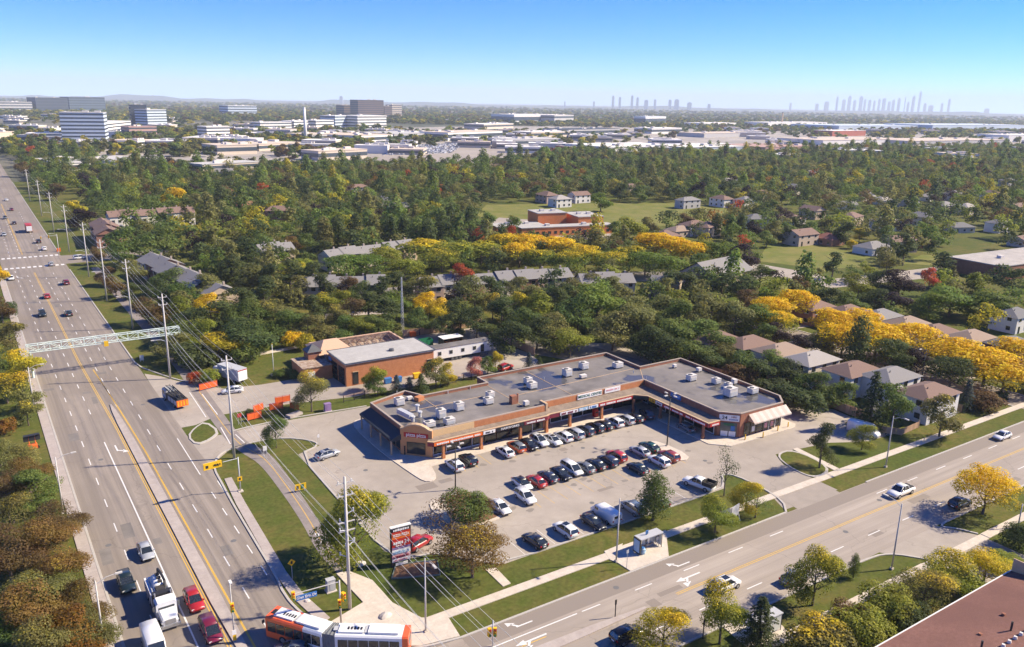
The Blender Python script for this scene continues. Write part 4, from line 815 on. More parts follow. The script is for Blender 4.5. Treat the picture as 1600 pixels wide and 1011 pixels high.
SPEC = {
 'sedan': dict(body=[(-2.36, .66, .45, .80), (-2.28, .82, .30, .97), (-1.7, .90, .25, 1.02), (-.6, .92, .22, .99), (.6, .92, .22, .97), (1.2, .91, .24, .95), (1.8, .88, .26, .86), (2.2, .80, .30, .74), (2.36, .60, .42, .60)], cab=[(-2.0, 1.0, .80, .78), (-1.3, 1.36, .82, .62), (-.6, 1.46, .83, .61), (.25, 1.43, .83, .62), (1.25, .96, .80, .76)], wheel=(.33, 1.42, -1.42, .82), roof=(1, 3)),
 'suv': dict(body=[(-2.32, .74, .50, .95), (-2.25, .86, .34, 1.08), (-1.6, .94, .28, 1.10), (0, .95, .26, 1.08), (1.0, .94, .27, 1.06), (1.7, .92, .30, .98), (2.15, .86, .34, .88), (2.32, .68, .46, .72)], cab=[(-2.28, 1.08, .82, .80), (-2.0, 1.60, .84, .66), (-.7, 1.70, .86, .66), (.2, 1.67, .86, .66), (1.15, 1.07, .84, .80)], wheel=(.37, 1.40, -1.40, .85), roof=(1, 3)),
 'minivan': dict(body=[(-2.5, .78, .48, 1.0), (-2.42, .90, .32, 1.08), (-1.6, .97, .26, 1.08), (0, .98, .24, 1.05), (1.2, .97, .25, 1.02), (1.9, .93, .28, .92), (2.35, .84, .32, .80), (2.5, .66, .44, .66)], cab=[(-2.46, 1.06, .86, .84), (-2.2, 1.66, .88, .72), (-.6, 1.76, .90, .72), (.5, 1.70, .90, .72), (1.6, 1.0, .86, .82)], wheel=(.35, 1.52, -1.5, .88), roof=(1, 3)),
 'pickup': dict(body=[(-2.85, .84, .55, 1.05), (-2.75, .96, .42, 1.12), (-1.6, 1.0, .38, 1.12), (0, 1.0, .36, 1.12), (1.2, 1.0, .36, 1.12), (2.0, .98, .38, 1.08), (2.65, .92, .42, 1.0), (2.85, .76, .52, .82)], cab=[(-.95, 1.12, .88, .84), (-.75, 1.75, .86, .70), (0, 1.86, .86, .70), (.7, 1.82, .86, .70), (1.5, 1.12, .88, .82)], wheel=(.42, 1.85, -1.75, .9), roof=(1, 3)),
 'van': dict(body=[(-2.9, .92, .5, 2.0), (-2.85, .98, .36, 2.06), (-1, 1.0, .32, 2.10), (1.0, 1.0, .32, 2.08), (1.45, .99, .34, 2.02), (1.95, .97, .36, 1.42), (2.6, .92, .38, 1.1), (2.85, .78, .46, .82)], cab=None, wheel=(.37, 1.8, -1.65, .9), roof=None),
 'tallvan': dict(body=[(-3.1, .94, .5, 2.45), (-3.05, 1.0, .36, 2.55), (-1, 1.02, .32, 2.6), (1.2, 1.02, .32, 2.58), (1.6, 1.0, .34, 2.45), (2.2, .98, .36, 1.5), (2.8, .94, .38, 1.15), (3.05, .8, .46, .85)], cab=None, wheel=(.38, 2.0, -1.8, .92), roof=None),
}
PARTS = {}
def car_parts(kind):
    if kind in PARTS: return PARTS[kind]
    S = SPEC[kind]; out = []
    mb = MB().loft([ring8(*q) for q in S['body']]); out.append(('body', mb.mesh('body', 'car_paint', True), 1, ()))
    if S['cab']:
        cb = S['cab']; rings = []
        for i, (x, z, wb, wt) in enumerate(cb):
            zb = cb[0][1]-.06 if i < len(cb)-1 else z-.06
            rings.append([(x, wb, zb), (x, (wb+wt)/2+.03, (zb+z)/2), (x, wt, z), (x, 0, z+.02), (x, -wt, z), (x, -(wb+wt)/2-.03, (zb+z)/2), (x, -wb, zb)])
        out.append(('windows', MB().loft(rings).mesh('windows', 'car_glass'), 0, ()))
        a, b = S['roof']; mb = MB(); rr = []
        for x, z, wb, wt in cb[a:b+1]: rr.append([(x, wt+.03, z-.03), (x, wt*.9, z+.025), (x, 0, z+.045), (x, -wt*.9, z+.025), (x, -wt-.03, z-.03)])
        rr[0] = [(p[0]-.06, p[1], p[2]) for p in rr[0]]; rr[-1] = [(p[0]+.08, p[1], p[2]-.02) for p in rr[-1]]
        mb.loft(rr)
        for s_ in (-1, 1):
            mb.tube((cb[b][0], s_*cb[b][3], cb[b][1]), (cb[-1][0], s_*cb[-1][3], cb[-1][1]), .05, .06, 5); mb.tube((cb[a][0], s_*cb[a][3], cb[a][1]), (cb[0][0], s_*cb[0][3], cb[0][1]), .07, .09, 5)
            xm = (cb[1][0]+cb[3][0])/2+.1; mb.tube((xm, s_*cb[2][3]*1.01, cb[2][1]-.02), (xm+.05, s_*cb[2][2]*1.0, cb[0][1]-.03), .045, .05, 5)
        out.append(('roof', mb.mesh('roof', 'car_paint', True), 1, ()))
    else:
        (x0, w0, _, z0), (x1, w1, _, z1) = S['body'][4], S['body'][5]
        out.append(('windshield', MB().quad((x0+.06, .86, z0+.0), (x1-.03, .88, z1+.06), (x1-.03, -.88, z1+.06), (x0+.06, -.86, z0)).mesh('windshield', 'car_glass'), 0, ()))
        for s_ in (-1, 1): out.append(('side_window', MB().quad((.6, s_*(w0+.015), 1.35), (1.55, s_*(w0+.01), 1.35), (1.35, s_*(w0+.005), 1.85), (.6, s_*(w0+.015), 1.85)).mesh('side_window', 'car_glass'), 0, ()))
        out.append(('rear_window', MB().quad((-S['body'][0][0]*-1-.01, .6, 1.35), (S['body'][0][0]-.01, -.6, 1.35), (S['body'][0][0]-.01, -.6, 1.8), (S['body'][0][0]-.01, .6, 1.8)).mesh('rear_window', 'car_glass'), 0, ()))
    r, xf, xr, wy = S['wheel']
    tm = MB().tube((0, -.12, 0), (0, .12, 0), r, n=16).mesh('wheel', 'tyre', False); rm = MB().tube((0, -.135, 0), (0, .135, 0), r*.62, n=12).mesh('rim', 'rim')
    for x in (xf, xr):
        for s_ in (-1, 1): out.append(('wheel', tm, 0, (x, s_*wy, r), ('rim', rm)))
    xf, xr = S['body'][-2], S['body'][1]
    hl = MB().box(0, 0, -.08, .16, .34, .15, 0, .8, .8).mesh('headlight', 'lamp_clear'); tl = MB().box(0, 0, -.12, .12, .26, .22).mesh('tail_light', 'lamp_red')
    for s_ in (-1, 1):
        out.append(('headlight', hl, 0, (xf[0]+.02, s_*xf[1]*.72, xf[3]-.12))); out.append(('tail_light', tl, 0, (xr[0]-.03, s_*xr[1]*.82, min(xr[3], 1.15)-.14)))
    out.append(('number_plate', MB().box(S['body'][0][0]-.02, 0, .62, .02, .5, .16).mesh('number_plate', 'plate'), 0, ()))
    for s_ in (-1, 1): out.append(('mirror', MB().box(.95 if S['cab'] else 1.75, s_*(.98 if kind != 'van' else 1.08), .95 if kind != 'pickup' else 1.2, .14, .22, .16).mesh('mirror', 'car_paint'), 1, ()))
    if kind == 'pickup':
        out.append(('truck_bed', MB().bx(-2.65, -1.0, -.78, .78, .99, 1.16).mesh('truck_bed', 'bed_liner'), 0, ()))
    PARTS[kind] = out; return out
SUNROOF = None
def car(kind, p, deg, col, label, group=None, sunroof=False, roofcol=None, name=None):
    nm = name or {'sedan': 'parked_car', 'suv': 'parked_car', 'minivan': 'minivan', 'pickup': 'pickup_truck', 'van': 'cargo_van', 'tallvan': 'cargo_van'}[kind]
    cat = {'sedan': 'car', 'suv': 'car', 'minivan': 'minivan', 'pickup': 'pickup truck', 'van': 'van', 'tallvan': 'van'}[kind]
    t = thing(nm, label, cat, (p[0], p[1], .02), R(deg), group)
    for q in car_parts(kind):
        o = bpy_link(q[0], q[1], t)
        if q[3]: o.location = q[3]
        if q[2]: o.color = (*PAINT[roofcol if (roofcol and q[0] == 'roof') else col], 1)
        if len(q) > 4: bpy_link(q[4][0], q[4][1], o)
    if sunroof:
        z = SPEC[kind]['cab'][2][1]; o = bpy_link('sunroof', MB().box(-.15, 0, z+.02, .95, .85, .035).mesh('sunroof', 'car_glass'), t)
    return t
G1 = 'cars parked nose-in along the shop fronts'
Y1 = 115.1
for kind, x, dy, hd, col, lab, kw in (
 ('suv', 62.8, -.4, 90, 'white', 'white crossover with dark sunroof at the left end of the shop-front row', dict(sunroof=True)), ('suv', 66.0, .3, 90, 'black', 'black crossover right of the leftmost white crossover', {}), ('sedan', 73.7, 0, 90, 'white', 'white sedan parked alone left of the orange jeep', {}),
 ('suv', 76.6, .6, 90, 'orange', 'orange-red jeep with dark top by the shop fronts', dict(roofcol='grey')), ('sedan', 79.3, .4, -90, 'black', 'black sedan between the orange jeep and a white crossover', {}), ('suv', 81.9, .6, -90, 'white', 'white crossover with sunroof facing out right of the black sedan', dict(sunroof=True)),
 ('sedan', 84.4, -.3, -90, 'white', 'white sedan with big dark sunroof in the shop-front row', dict(sunroof=True)), ('suv', 87.1, 0, 90, 'white', 'white crossover left of the silver minivan', {}), ('minivan', 89.8, .1, 90, 'silver', 'silver minivan near the middle of the shop-front row', {}),
 ('suv', 92.6, .2, 90, 'navy', 'navy crossover right of the silver minivan', {}), ('suv', 95.3, .4, 90, 'black', 'first black crossover right of the navy one', {}), ('sedan', 97.7, .5, 90, 'black', 'black sedan left of the white crossover near the inner corner', {}),
 ('suv', 100.4, .6, 90, 'white', 'white crossover nearest the inner corner of the plaza', {}), ('suv', 103.2, .5, 90, 'silver', 'silver crossover near the inner corner of the plaza', {}), ('sedan', 105.7, .4, 90, 'black', 'black sedan second from the right end of the shop-front row', {}), ('suv', 109.2, .7, 70, 'navy', 'dark blue four-wheel drive at the right end of the shop-front row', {})):
    car(kind, (x, Y1+dy), hd, col, lab, G1, **kw)
G2 = 'cars in the middle of the parking lot'
for kind, x, y, hd, col, lab, kw in (
 ('sedan', 69.3, 102.6, -90, 'white', 'white sedan with black roof at the left end of the middle row', dict(roofcol='black')), ('sedan', 71.9, 102.2, 90, 'red', 'red hatchback second in the middle row', {}), ('sedan', 74.6, 102.6, 90, 'navy', 'dark blue sedan third in the middle row', {}), ('sedan', 77.2, 102.3, -90, 'black', 'black sedan fourth in the middle row', {}),
 ('minivan', 80.0, 102.8, -90, 'white', 'white people carrier fifth in the middle row', {}), ('sedan', 82.4, 102.2, 90, 'grey', 'grey sedan sixth in the middle row', {}), ('sedan', 84.9, 102.2, 90, 'black', 'black sedan seventh in the middle row', {}), ('suv', 87.6, 102.1, 90, 'navy', 'dark crossover beside the red car in the middle row', {}), ('suv', 90.2, 102.9, 90, 'red', 'red crossover at the right of the middle row', {}),
 ('suv', 67.1, 98.3, -90, 'white', 'white crossover parked in front of the white black-roofed sedan', {}), ('sedan', 95.5, 102.4, 90, 'silver', 'silver sedan beside the dark green car', {}), ('sedan', 98.4, 103.0, 90, 'green', 'dark green sedan by the concrete lamp island', {}), ('suv', 95.6, 97.3, 90, 'white', 'white crossover beside the red one near the lamp island', dict(sunroof=True)),
 ('suv', 98.6, 98.0, 90, 'brick', 'dark red crossover beside the lamp island', {}), ('sedan', 90.3, 97.1, 90, 'darkgreen', 'blackish green sedan alone in the second line', {}), ('sedan', 61.8, 97.6, -90, 'white', 'white sedan beside the planted island', {}), ('sedan', 111.3, 106.5, 82, 'grey', 'grey sedan driving past the east wing', {})):
    car(kind, (x, y), hd, col, lab, G2, **kw)
G3 = 'vehicles along the lawn edge of the lot'
for kind, x, y, hd, col, lab, kw in (
 ('sedan', 60.8, 86.4, 95, 'black', 'black sedan at the left end beside the lawn', {}), ('suv', 66.5, 86.5, 92, 'white', 'white crossover with sunroof beside the lawn', dict(sunroof=True)), ('sedan', 71.6, 86.1, -88, 'black', 'black sedan left of the white cargo van', {}), ('van', 74.6, 86.9, 90, 'white', 'white cargo van parked beside the lawn', {}),
 ('minivan', 79.9, 86.4, 88, 'blue', 'blue-grey wagon right of the white cargo van', {}), ('sedan', 84.9, 86.2, 90, 'black', 'dark car behind the slim maple on the lawn', {}), ('sedan', 45.2, 130.6, 12, 'silver', 'silver hatchback parked alone by the west lawn', dict(sunroof=True)), ('suv', 45.9, 94.6, 20, 'red', 'red car behind the tall plaza sign', {})):
    car(kind, (x, y), hd, col, lab, G3, **kw)
def dump_pickup():
    t = car('pickup', (95.2, 87.0), 105, 'white', 'white pickup with a dark stake bed beside the lawn', G3)
    for a, b, c, d in ((-2.9, -1.1, -1.02, -.95), (-2.9, -1.1, .95, 1.02), (-2.95, -2.88, -1.0, 1.0), (-1.15, -1.05, -1.0, 1.0)): MB().bx(a, b, c, d, 1.1, 1.75).build('stake_side', 'steel_dark', t, world=False)
dump_pickup()
GA = 'traffic on the wide road'; GB = 'traffic on the cross street'
for kind, p, hd, col, lab in (('sedan', (12.4-.7, 112.5), -88.4, 'silver', 'silver sedan ahead of the big white utility truck'), ('suv', (8.2, 105.5), -88.4, 'darkgreen', 'dark crossover in the kerb lane of the wide road'), ('suv', (14.95,96.75), -88.4, 'red', 'bright red crossover beside the utility truck'),
 ('minivan', (15.37,89.54), -88.4, 'maroon', 'maroon minivan behind the bright red crossover'), ('tallvan', (9.03,89.5), -88.4, 'white', 'white van cut by the lower edge behind the utility truck'),
 ('suv', (17.22,308.5), 91.6, 'maroon', 'dark red crossover heading away near the far crossing'), ('sedan', (10.31,289.74), 91.6, 'red', 'small red car beside the double yellow line'), ('suv', (7.67,265.5), -88.4, 'darkgreen', 'dark green car coming along the double yellow line'), ('sedan', (14.26,262.71), 91.6, 'darkgreen', 'dark sedan heading away just before the sign gantry'),
 ('sedan', (15.27,346.42), 91.6, 'silver', 'silver car crossing the far intersection'), ('sedan', (1.53,325.09), -88.4, 'white', 'white car waiting near the left edge by the far crossing'), ('sedan', (15.13,383.65), 91.6, 'white', 'white car just beyond the far crosswalk'), ('suv', (14.12,403.76), 91.6, 'black', 'black crossover behind the red truck'),
 ('sedan', (1.87,431.39), -88.4, 'silver', 'silver car at the left edge beyond the far crosswalk'), ('minivan', (25.87,355.57), 5, 'white', 'white long car turning into the side street'), ('sedan', (7.09,468.97), 91.6, 'black', 'black car far up the wide road'), ('sedan', (6.5,575.51), -88.4, 'white', 'farthest white car at the top of the wide road'), ('sedan', (7.68,525.59), -88.4, 'maroon', 'dark red car far up the wide road'), ('suv', (3.8,490.77), -88.4, 'grey', 'grey car far up the wide road')):
    car(kind, p, hd, col, lab, GA, name='moving_car' if kind in ('sedan', 'suv') else None)
for kind, x, y, hd, col, lab, kw in (('suv', 76.6, 63.7, 0, 'white', 'white crossover with sunroof driving on the cross street', dict(sunroof=True)), ('suv', (58.24,62.56)[0], 62.5, 0, 'black', 'black crossover on the cross street at the bottom edge', {}), ('pickup', (123.01,67.38)[0], 67.4, 180, 'white', 'white pickup coming along the cross street', {}), ('suv', (127.53,59.17)[0], 59.8, 0, 'black', 'dark crossover by the kerb under the golden tree', {}), ('sedan', (163.27,68.45)[0], 71.0, 180, 'white', 'white sedan at the right edge of the cross street', {}), ('sedan', (86.09,59.76)[0], 59.9, 0, 'grey', 'dark car half hidden behind the golden-green street tree', {})):
    car(kind, (x, y), hd, col, lab, GB, name='moving_car' if kind in ('sedan', 'suv') else None, **kw)
car('tallvan', (140.63,86.43), -78, 'white', 'tall white delivery van in the lane beside the plaza', None)
car('sedan', (181.5, 101), 90, 'silver', 'silver car in a drive under the yellow street trees'); car('suv', (186.0, 128), 90, 'black', 'black car parked under the left yellow trees')
car('sedan', (198, 96), 0, 'white', 'white car in a drive across the yellow-tree street')
pc = car('sedan', (38.92,172.9), 170, 'white', 'white car with dark side lettering parked in front of the box truck')
for s_ in (-1, 1): tag(MB().bx(-.5, .1, s_*.925-.01, s_*.925+.01, .62, .8).bx(.2, .6, s_*.925-.01, s_*.925+.01, .62, .8).build('lettering', 'sign_black', pc, world=False), kind='stuff')
car('suv', (99.81,156.2), 20, 'red', 'red car parked behind the plaza roof by the conifers')

mat('bus_orange', (.80, .12, .03), .4, .04, spec=.5, coat=.3); mat('bus_white', (.72, .71, .69), .45, .05, 1.); mat('bus_grey', (.42, .42, .43), .6, .08); mat('bellows', (.15, .155, .16), .8)
def rbox(mb, x0, x1, w, z0, z1, c=.18): mb.loft([[(x, w*.97, z0), (x, w, z0+.3), (x, w, z1-c), (x, w-c, z1), (x, -w+c, z1), (x, -w, z1-c), (x, -w, z0+.3), (x, -w*.97, z0)] for x in (x0, x1)]); return mb
def wheel(t, x, y, r, s_=1, w=.3):
    o = MB().tube((x, y-w/2*s_, r), (x, y+w/2*s_, r), r, n=18).build('wheel', 'tyre', t, world=False); MB().tube((x, y+.5*w*s_, r), (x, y+(w/2+.02)*s_, r), r*.6, n=14).build('rim', 'rim', o, world=False)
def bus():
    f0 = Vector((21.89,85.99)); j = Vector((26.87,78.96)); r1 = Vector((34.42,73.81))
    t = thing('articulated_bus', 'long orange and white articulated bus turning at the intersection', 'bus', (j.x, j.y, .02))
    def half(a, b, front):
        d = (b-a); L_ = d.length; rz = math.atan2(d.y, d.x); parts = []
        def put(mb, name, m, sm=False, par=t):
            c, s = math.cos(rz), math.sin(rz); mb.v = [(a.x-j.x+x*c-y*s, a.y-j.y+x*s+y*c, z) for x, y, z in mb.v]; return mb.build(name, m, par, sm, world=False)
        x0, x1 = (.5, L_) if front else (0, L_-.5)
        if front:
            put(rbox(MB(), 0, L_*.62, 1.27, .35, 3.12), 'front_body', 'bus_orange'); put(rbox(MB(), L_*.62, L_-.6, 1.27, .35, 3.10), 'white_body', 'bus_white')
            put(MB().bx(-.03, .03, -1.1, 1.1, 1.1, 2.7), 'windshield', 'car_glass'); put(MB().bx(-.04, .02, -.8, .8, 2.75, 3.0), 'route_display', 'sign_black')
        else:
            put(rbox(MB(), .6, L_-.7, 1.27, .35, 3.10), 'rear_body', 'bus_white'); put(rbox(MB(), L_-.7, L_, 1.27, .35, 3.12), 'tail', 'bus_orange'); put(MB().bx(L_-.02, L_+.03, -.9, .9, 1.5, 2.5), 'rear_window', 'car_glass')
        for s_ in (-1, 1):
            n = 6; u0, u1 = (.25, L_-.8) if front else (.9, L_-1.0); w = (u1-u0)/n
            for k in range(n): put(MB().bx(u0+k*w+.04, u0+(k+1)*w-.04, s_*1.27-.03, s_*1.27+.03, 1.25, 2.55), 'side_window', 'car_glass')
        put(MB().bx(.9, L_*.42, -.8, .8, 3.13, 3.32), 'roof_pod', 'bus_white'); put(MB().bx(L_*.48, L_-1.2, -.85, .85, 3.13, 3.38), 'roof_pod', 'bus_white')
        for k in range(5): put(MB().bx(1.9+k*.38, 2.12+k*.38, -.35, .15, 3.325, 3.36), 'roof_grille', 'sign_black')
        put(MB().bx(.25, .75, -.4, .4, 3.13, 3.2), 'roof_hatch', 'sign_black' if front else 'bus_grey'); put(MB().bx(L_*.43, L_*.47, -.7, .7, 3.13, 3.24), 'roof_hatch', 'bus_grey')
        for xx in ((2.4, L_-2.2) if front else (L_-3.2,)):
            for s_ in (-1, 1):
                o = put(MB().tube((xx, s_*1.0, .5), (xx, s_*1.3, .5), .5, n=18), 'wheel', 'tyre'); put(MB().tube((xx, s_*1.29, .5), (xx, s_*1.32, .5), .3, n=14), 'rim', 'rim', False, o)
        if front: put(MB().box(-.25, 1.35, 2.2, .15, .3, .4), 'mirror', 'sign_black'); put(MB().box(-.25, -1.35, 2.2, .15, .3, .4), 'mirror', 'sign_black')
    half(f0, j, True); half(j, r1, False)
    d1 = (f0-j).normalized(); d2 = (r1-j).normalized(); rings = []
    for k in range(9):
        f = k/8; c = (d1*.75)*(1-f) + (d2*.75)*f if True else 0; dd = (-d1*(1-f)+d2*f).normalized(); nn = Vector((-dd.y, dd.x)); w = 1.2 if k % 2 else 1.1; h = 3.05 if k % 2 else 2.95
        rings.append([(c.x+nn.x*w, c.y+nn.y*w, .4), (c.x+nn.x*w, c.y+nn.y*w, h), (c.x-nn.x*w, c.y-nn.y*w, h), (c.x-nn.x*w, c.y-nn.y*w, .4)])
    MB().loft(rings).build('bellows', 'bellows', t, world=False)
bus()
car('sedan', (22.77,80.99), 150, 'grey', 'grey car roof showing at the bottom edge beside the bus', GA, name='moving_car')
def utility_truck():
    t = thing('utility_truck', 'big white truck with hose boom and black hoses facing the camera', 'truck', (*(11.36,97.73), .02), R(-88.4))
    rbox(MB(), 1.3, 2.9, 1.2, .7, 2.85, .25).build('cab', 'bus_white', t, world=False)
    mb = MB(); mb.loft([[(x, w, .7), (x, w, z-.15), (x, w*.8, z), (x, -w*.8, z), (x, -w, z-.15), (x, -w, .7)] for x, w, z in ((2.9, 1.05, 1.95), (3.9, 1.0, 1.8), (4.6, .9, 1.6), (4.75, .8, 1.35))]); mb.build('hood', 'bus_white', t, world=False)
    MB().quad((2.93, .95, 2.0), (2.93, -.95, 2.0), (2.85, -.9, 2.7), (2.85, .9, 2.7)).build('windshield', 'car_glass', t, world=False)
    for s_ in (-1, 1): MB().quad((1.6, s_*1.22, 1.85), (2.7, s_*1.22, 1.85), (2.6, s_*1.2, 2.55), (1.6, s_*1.2, 2.55)).build('side_window', 'car_glass', t, world=False); MB().box(2.8, s_*1.45, 1.9, .15, .25, .6).build('mirror', 'metal_dark', t, world=False); MB().tube((1.1, s_*.95, 1.2), (1.1, s_*.95, 3.3), .1, n=8).build('exhaust_stack', 'rim', t, world=False)
    MB().bx(4.74, 4.8, -.62, .62, .9, 1.5).build('grille', 'rim', t, world=False); MB().bx(4.6, 4.95, -1.15, 1.15, .45, .8).build('bumper', 'rim', t, world=False)
    for s_ in (-1, 1): MB().box(4.6, s_*.85, 1.0, .15, .3, .22).build('headlight', 'lamp_clear', t, world=False)
    MB().bx(-4.6, 1.0, -.6, .6, .6, 1.0).build('chassis', 'steel_dark', t, world=False)
    MB().bx(-4.5, .2, -1.22, 1.22, 1.0, 2.5).build('equipment_body', 'bus_white', t, world=False); MB().tube((-3.6, 0, 2.5), (-1.2, 0, 2.5), .75, n=16).build('tank', 'bus_white', t, True, world=False)
    MB().bx(.2, 1.05, -1.15, 1.15, 1.0, 3.05).build('blower_housing', 'sign_black', t, world=False); MB().bx(-1.0, .1, -.5, .5, 2.5, 3.0).build('filter_box', 'steel_dark', t, world=False)
    MB().path([(-.6, .6, 2.6), (-1.2, .7, 3.4), (-2.6, .6, 3.7), (-4.2, .5, 3.5), (-4.5, .5, 2.6)], .16, 8).build('boom_hose', 'sign_black', t, world=False)
    MB().path([(-4.3, -.8, 2.55), (-1.0, -.9, 2.65), (0, -.9, 2.6)], .08, 6).build('pipe', 'galvanised', t, world=False); MB().path([(-4.4, .95, 2.6), (0, 1.0, 2.6)], .1, 6).build('pipe', 'galvanised', t, world=False)
    for k in range(4): MB().box(-3.9+k*1.0, -1.24, 1.2, .8, .04, 1.1).build('locker_door', 'bus_grey', t, world=False)
    for k in range(3): MB().box(-3.2+k*.9, .2, 3.2, .4, .5, .25).build('tank_fitting', 'steel_dark', t, world=False)
    for x in (3.6, -1.9, -3.2):
        for s_ in (-1, 1): wheel(t, x, s_*1.02, .52, s_, .34)
utility_truck()
def ladder_truck():
    t = thing('ladder_truck', 'dark utility truck with black ladder rack and orange chevron tail', 'truck', (*(26.89,172.39), .02), R(100))
    rbox(MB(), 2.0, 4.0, 1.15, .6, 2.7, .25).build('cab', 'bus_grey', t, world=False); MB().bx(4.0, 4.05, -1, 1, 1.5, 2.4).build('windshield', 'car_glass', t, world=False)
    for s_ in (-1, 1): MB().bx(2.5, 3.6, s_*1.15-.02, s_*1.15+.02, 1.6, 2.35).build('side_window', 'car_glass', t, world=False)
    MB().bx(-4.3, 1.9, -1.2, 1.2, .7, 2.1).build('locker_body', 'steel_dark', t, world=False); MB().bx(-4.36, -4.3, -1.2, 1.2, .6, 2.0).build('chevron_tail', 'sign_orange', t, world=False)
    for k in range(4): MB().box(-4.38, -.9+k*.6, .8, .02, .18, 1.0).build('chevron', 'sign_yellow', t, world=False)
    for s_ in (-1, 1):
        l = MB().tube((-4.0, s_*.35, 2.5), (3.6, s_*.35, 3.1), .09, n=6).build('ladder_rail', 'sign_black', t, world=False)
        l = MB().tube((-4.0, s_*.85, 2.3), (3.2, s_*.85, 2.9), .12, n=6).build('boom', 'sign_black', t, world=False)
    for k in range(12): f = k/11; MB().tube((-4+7.4*f, -.35, 2.5+.58*f), (-4+7.4*f, .35, 2.5+.58*f), .05, n=5).build('rung', 'sign_black', t, world=False)
    MB().tube((-2.4, 0, 2.1), (-2.4, 0, 2.75), .5, .4, 12).build('turret', 'steel_dark', t, world=False)
    for k in range(3): MB().box(-3.4+k*1.6, -1.21, .9, 1.3, .03, 1.0).build('locker_door', 'bus_grey', t, world=False); MB().box(-3.4+k*1.6, 1.21, .9, 1.3, .03, 1.0).build('locker_door', 'bus_grey', t, world=False)
    for x in (2.9, -2.5):
        for s_ in (-1, 1): wheel(t, x, s_*1.02, .48, s_)
ladder_truck()
def box_truck(p, rz, colm, label, L_=7.5, roofm='bus_grey', red=True):
    t = thing('box_truck', label, 'truck', (*p, .02), rz); MB().bx(-L_+1, 1, -1.25, 1.25, .9, 3.6).build('cargo_box', colm, t, world=False); MB().bx(-L_+1, 1, -1.27, 1.27, 3.61, 3.66).build('box_roof', roofm, t, world=False)
    rbox(MB(), 1.1, 3.0, 1.1, .5, 2.6, .3).build('cab', colm, t, world=False); MB().bx(3.0, 3.04, -.95, .95, 1.4, 2.2).build('windshield', 'car_glass', t, world=False)
    MB().bx(-L_+.93, -L_+.98, -1.15, 1.15, 1.0, 3.3).build('rear_door', 'bus_white', t, world=False)
    if red: MB().bx(-L_+.9, -L_+.94, -1.2, 1.2, 3.3, 3.5).build('light_bar', 'lamp_red', t, world=False)
    for x in (2.1, -L_+2.6):
        for s_ in (-1, 1): wheel(t, x, s_*1.0, .45, s_)
box_truck((39.95,183.24), R(112), 'bus_grey', 'grey box truck parked on the station lawn edge')
mat('truck_red', (.42, .04, .035), .5); box_truck((12.05,442.01), R(91.6), 'truck_red', 'red truck heading away up the wide road', 8.5, 'truck_red', False)

# ------------------------------------------------------------------ poles, wires, signals, signs
mat('pole_concrete', (.50, .47, .43), .85, .1, 1.5); mat('gantry_paint', (.60, .68, .62), .6, .08, 1.); mat('wire', (.45, .45, .45), .5); mat('signal_yellow', (.80, .47, .02), .5); mat('skin', (.45, .28, .2), .7); mat('rock', (.52, .47, .42), .9, .15, 1.)
UP = [(31.63, 85.6, 18.6), (30.6, 138.6, 19.5), (29.0, 189.2, 20.2), (28.1, 238, 19.8), (26.1, 276.6, 19.6), (24.9, 320, 19), (22.4, 380, 19), (20.5, 440, 19), (19.2, 505, 19), (17.9, 577, 19)]
UP = UP[:5]+[(25.2, 318, 19.5), (23.6, 374, 19.5), (22, 432, 19), (20.6, 496, 19), (18.6, 570, 19)]
for i, (x, y, h) in enumerate(UP):
    t = thing('utility_pole', 'tall pale utility pole beside the wide road, %s from the near corner' % ordinal(i+1), 'utility pole', (x, y), 0, 'utility poles along the wide road')
    MB().tube((0, 0, 0), (0, 0, h), .24, .14, 10).build('pole', 'pole_concrete', t, True, world=False)
    for z in ((h-.9, h-2.6) if i else (h-.9, h-2.6, h-6.2, h-7.4)): MB().box(0, 0, z, 1.8 if i else 2.2, .12, .14).build('cross_arm', 'pole_concrete', t, world=False)
    for k, (dx, z) in enumerate(((-.85, h-.75), (.85, h-.75), (-.85, h-2.45), (.85, h-2.45))): MB().tube((dx, 0, z), (dx, 0, z+.32), .07, n=6).build('insulator', 'trim_white', t, world=False)
    if i == 0:
        for k in range(9): a = k*1.1; z = h-5.0-k*.75; MB().tube((.25*math.cos(a), .25*math.sin(a), z), (.95*math.cos(a), .95*math.sin(a), z+.25), .06, n=6).build('bracket', 'galvanised', t, world=False); MB().tube((.95*math.cos(a), .95*math.sin(a), z+.1), (.95*math.cos(a), .95*math.sin(a), z+.6), .1, n=6).build('insulator', 'galvanised', t, world=False)
    if i in (2, 3, 4, 5, 6, 7):
        MB().path([(0, 0, 9), (-1.2, 0, 9.6), (-2.6, 0, 9.7)], .06).build('lamp_arm', 'galvanised', t, world=False); MB().box(-2.9, 0, 9.6, .8, .3, .16).build('lamp_head', 'pole_concrete', t, world=False)
wi = 0
WIRES = [(-.85, -.45), (.85, -.45), (-.85, -2.1), (.85, -2.1), (-.2, -7.2), (.2, -8.0), (.2, -9.2), (0, -10.2)]
WN = ['top left', 'top right', 'second-level left', 'second-level right', 'upper middle', 'middle', 'lower middle', 'lowest']
for k, (dx, dz) in enumerate(WIRES):
    pts = []; P_ = [(33.0, 33, 19)]+UP
    for (x, y, h), (x2, y2, h2) in zip(P_, P_[1:]):
        for j in range(9): f = j/8; pts.append((x+dx+(x2-x)*f, y+(y2-y)*f, h+dz+(h2-h)*f-4*1.0*f*(1-f)))
    tag(MB().path(pts, .022, 3).build('overhead_wire', 'wire'), '%s overhead wire strung along the roadside utility poles' % WN[k], 'wire', 'overhead wires')
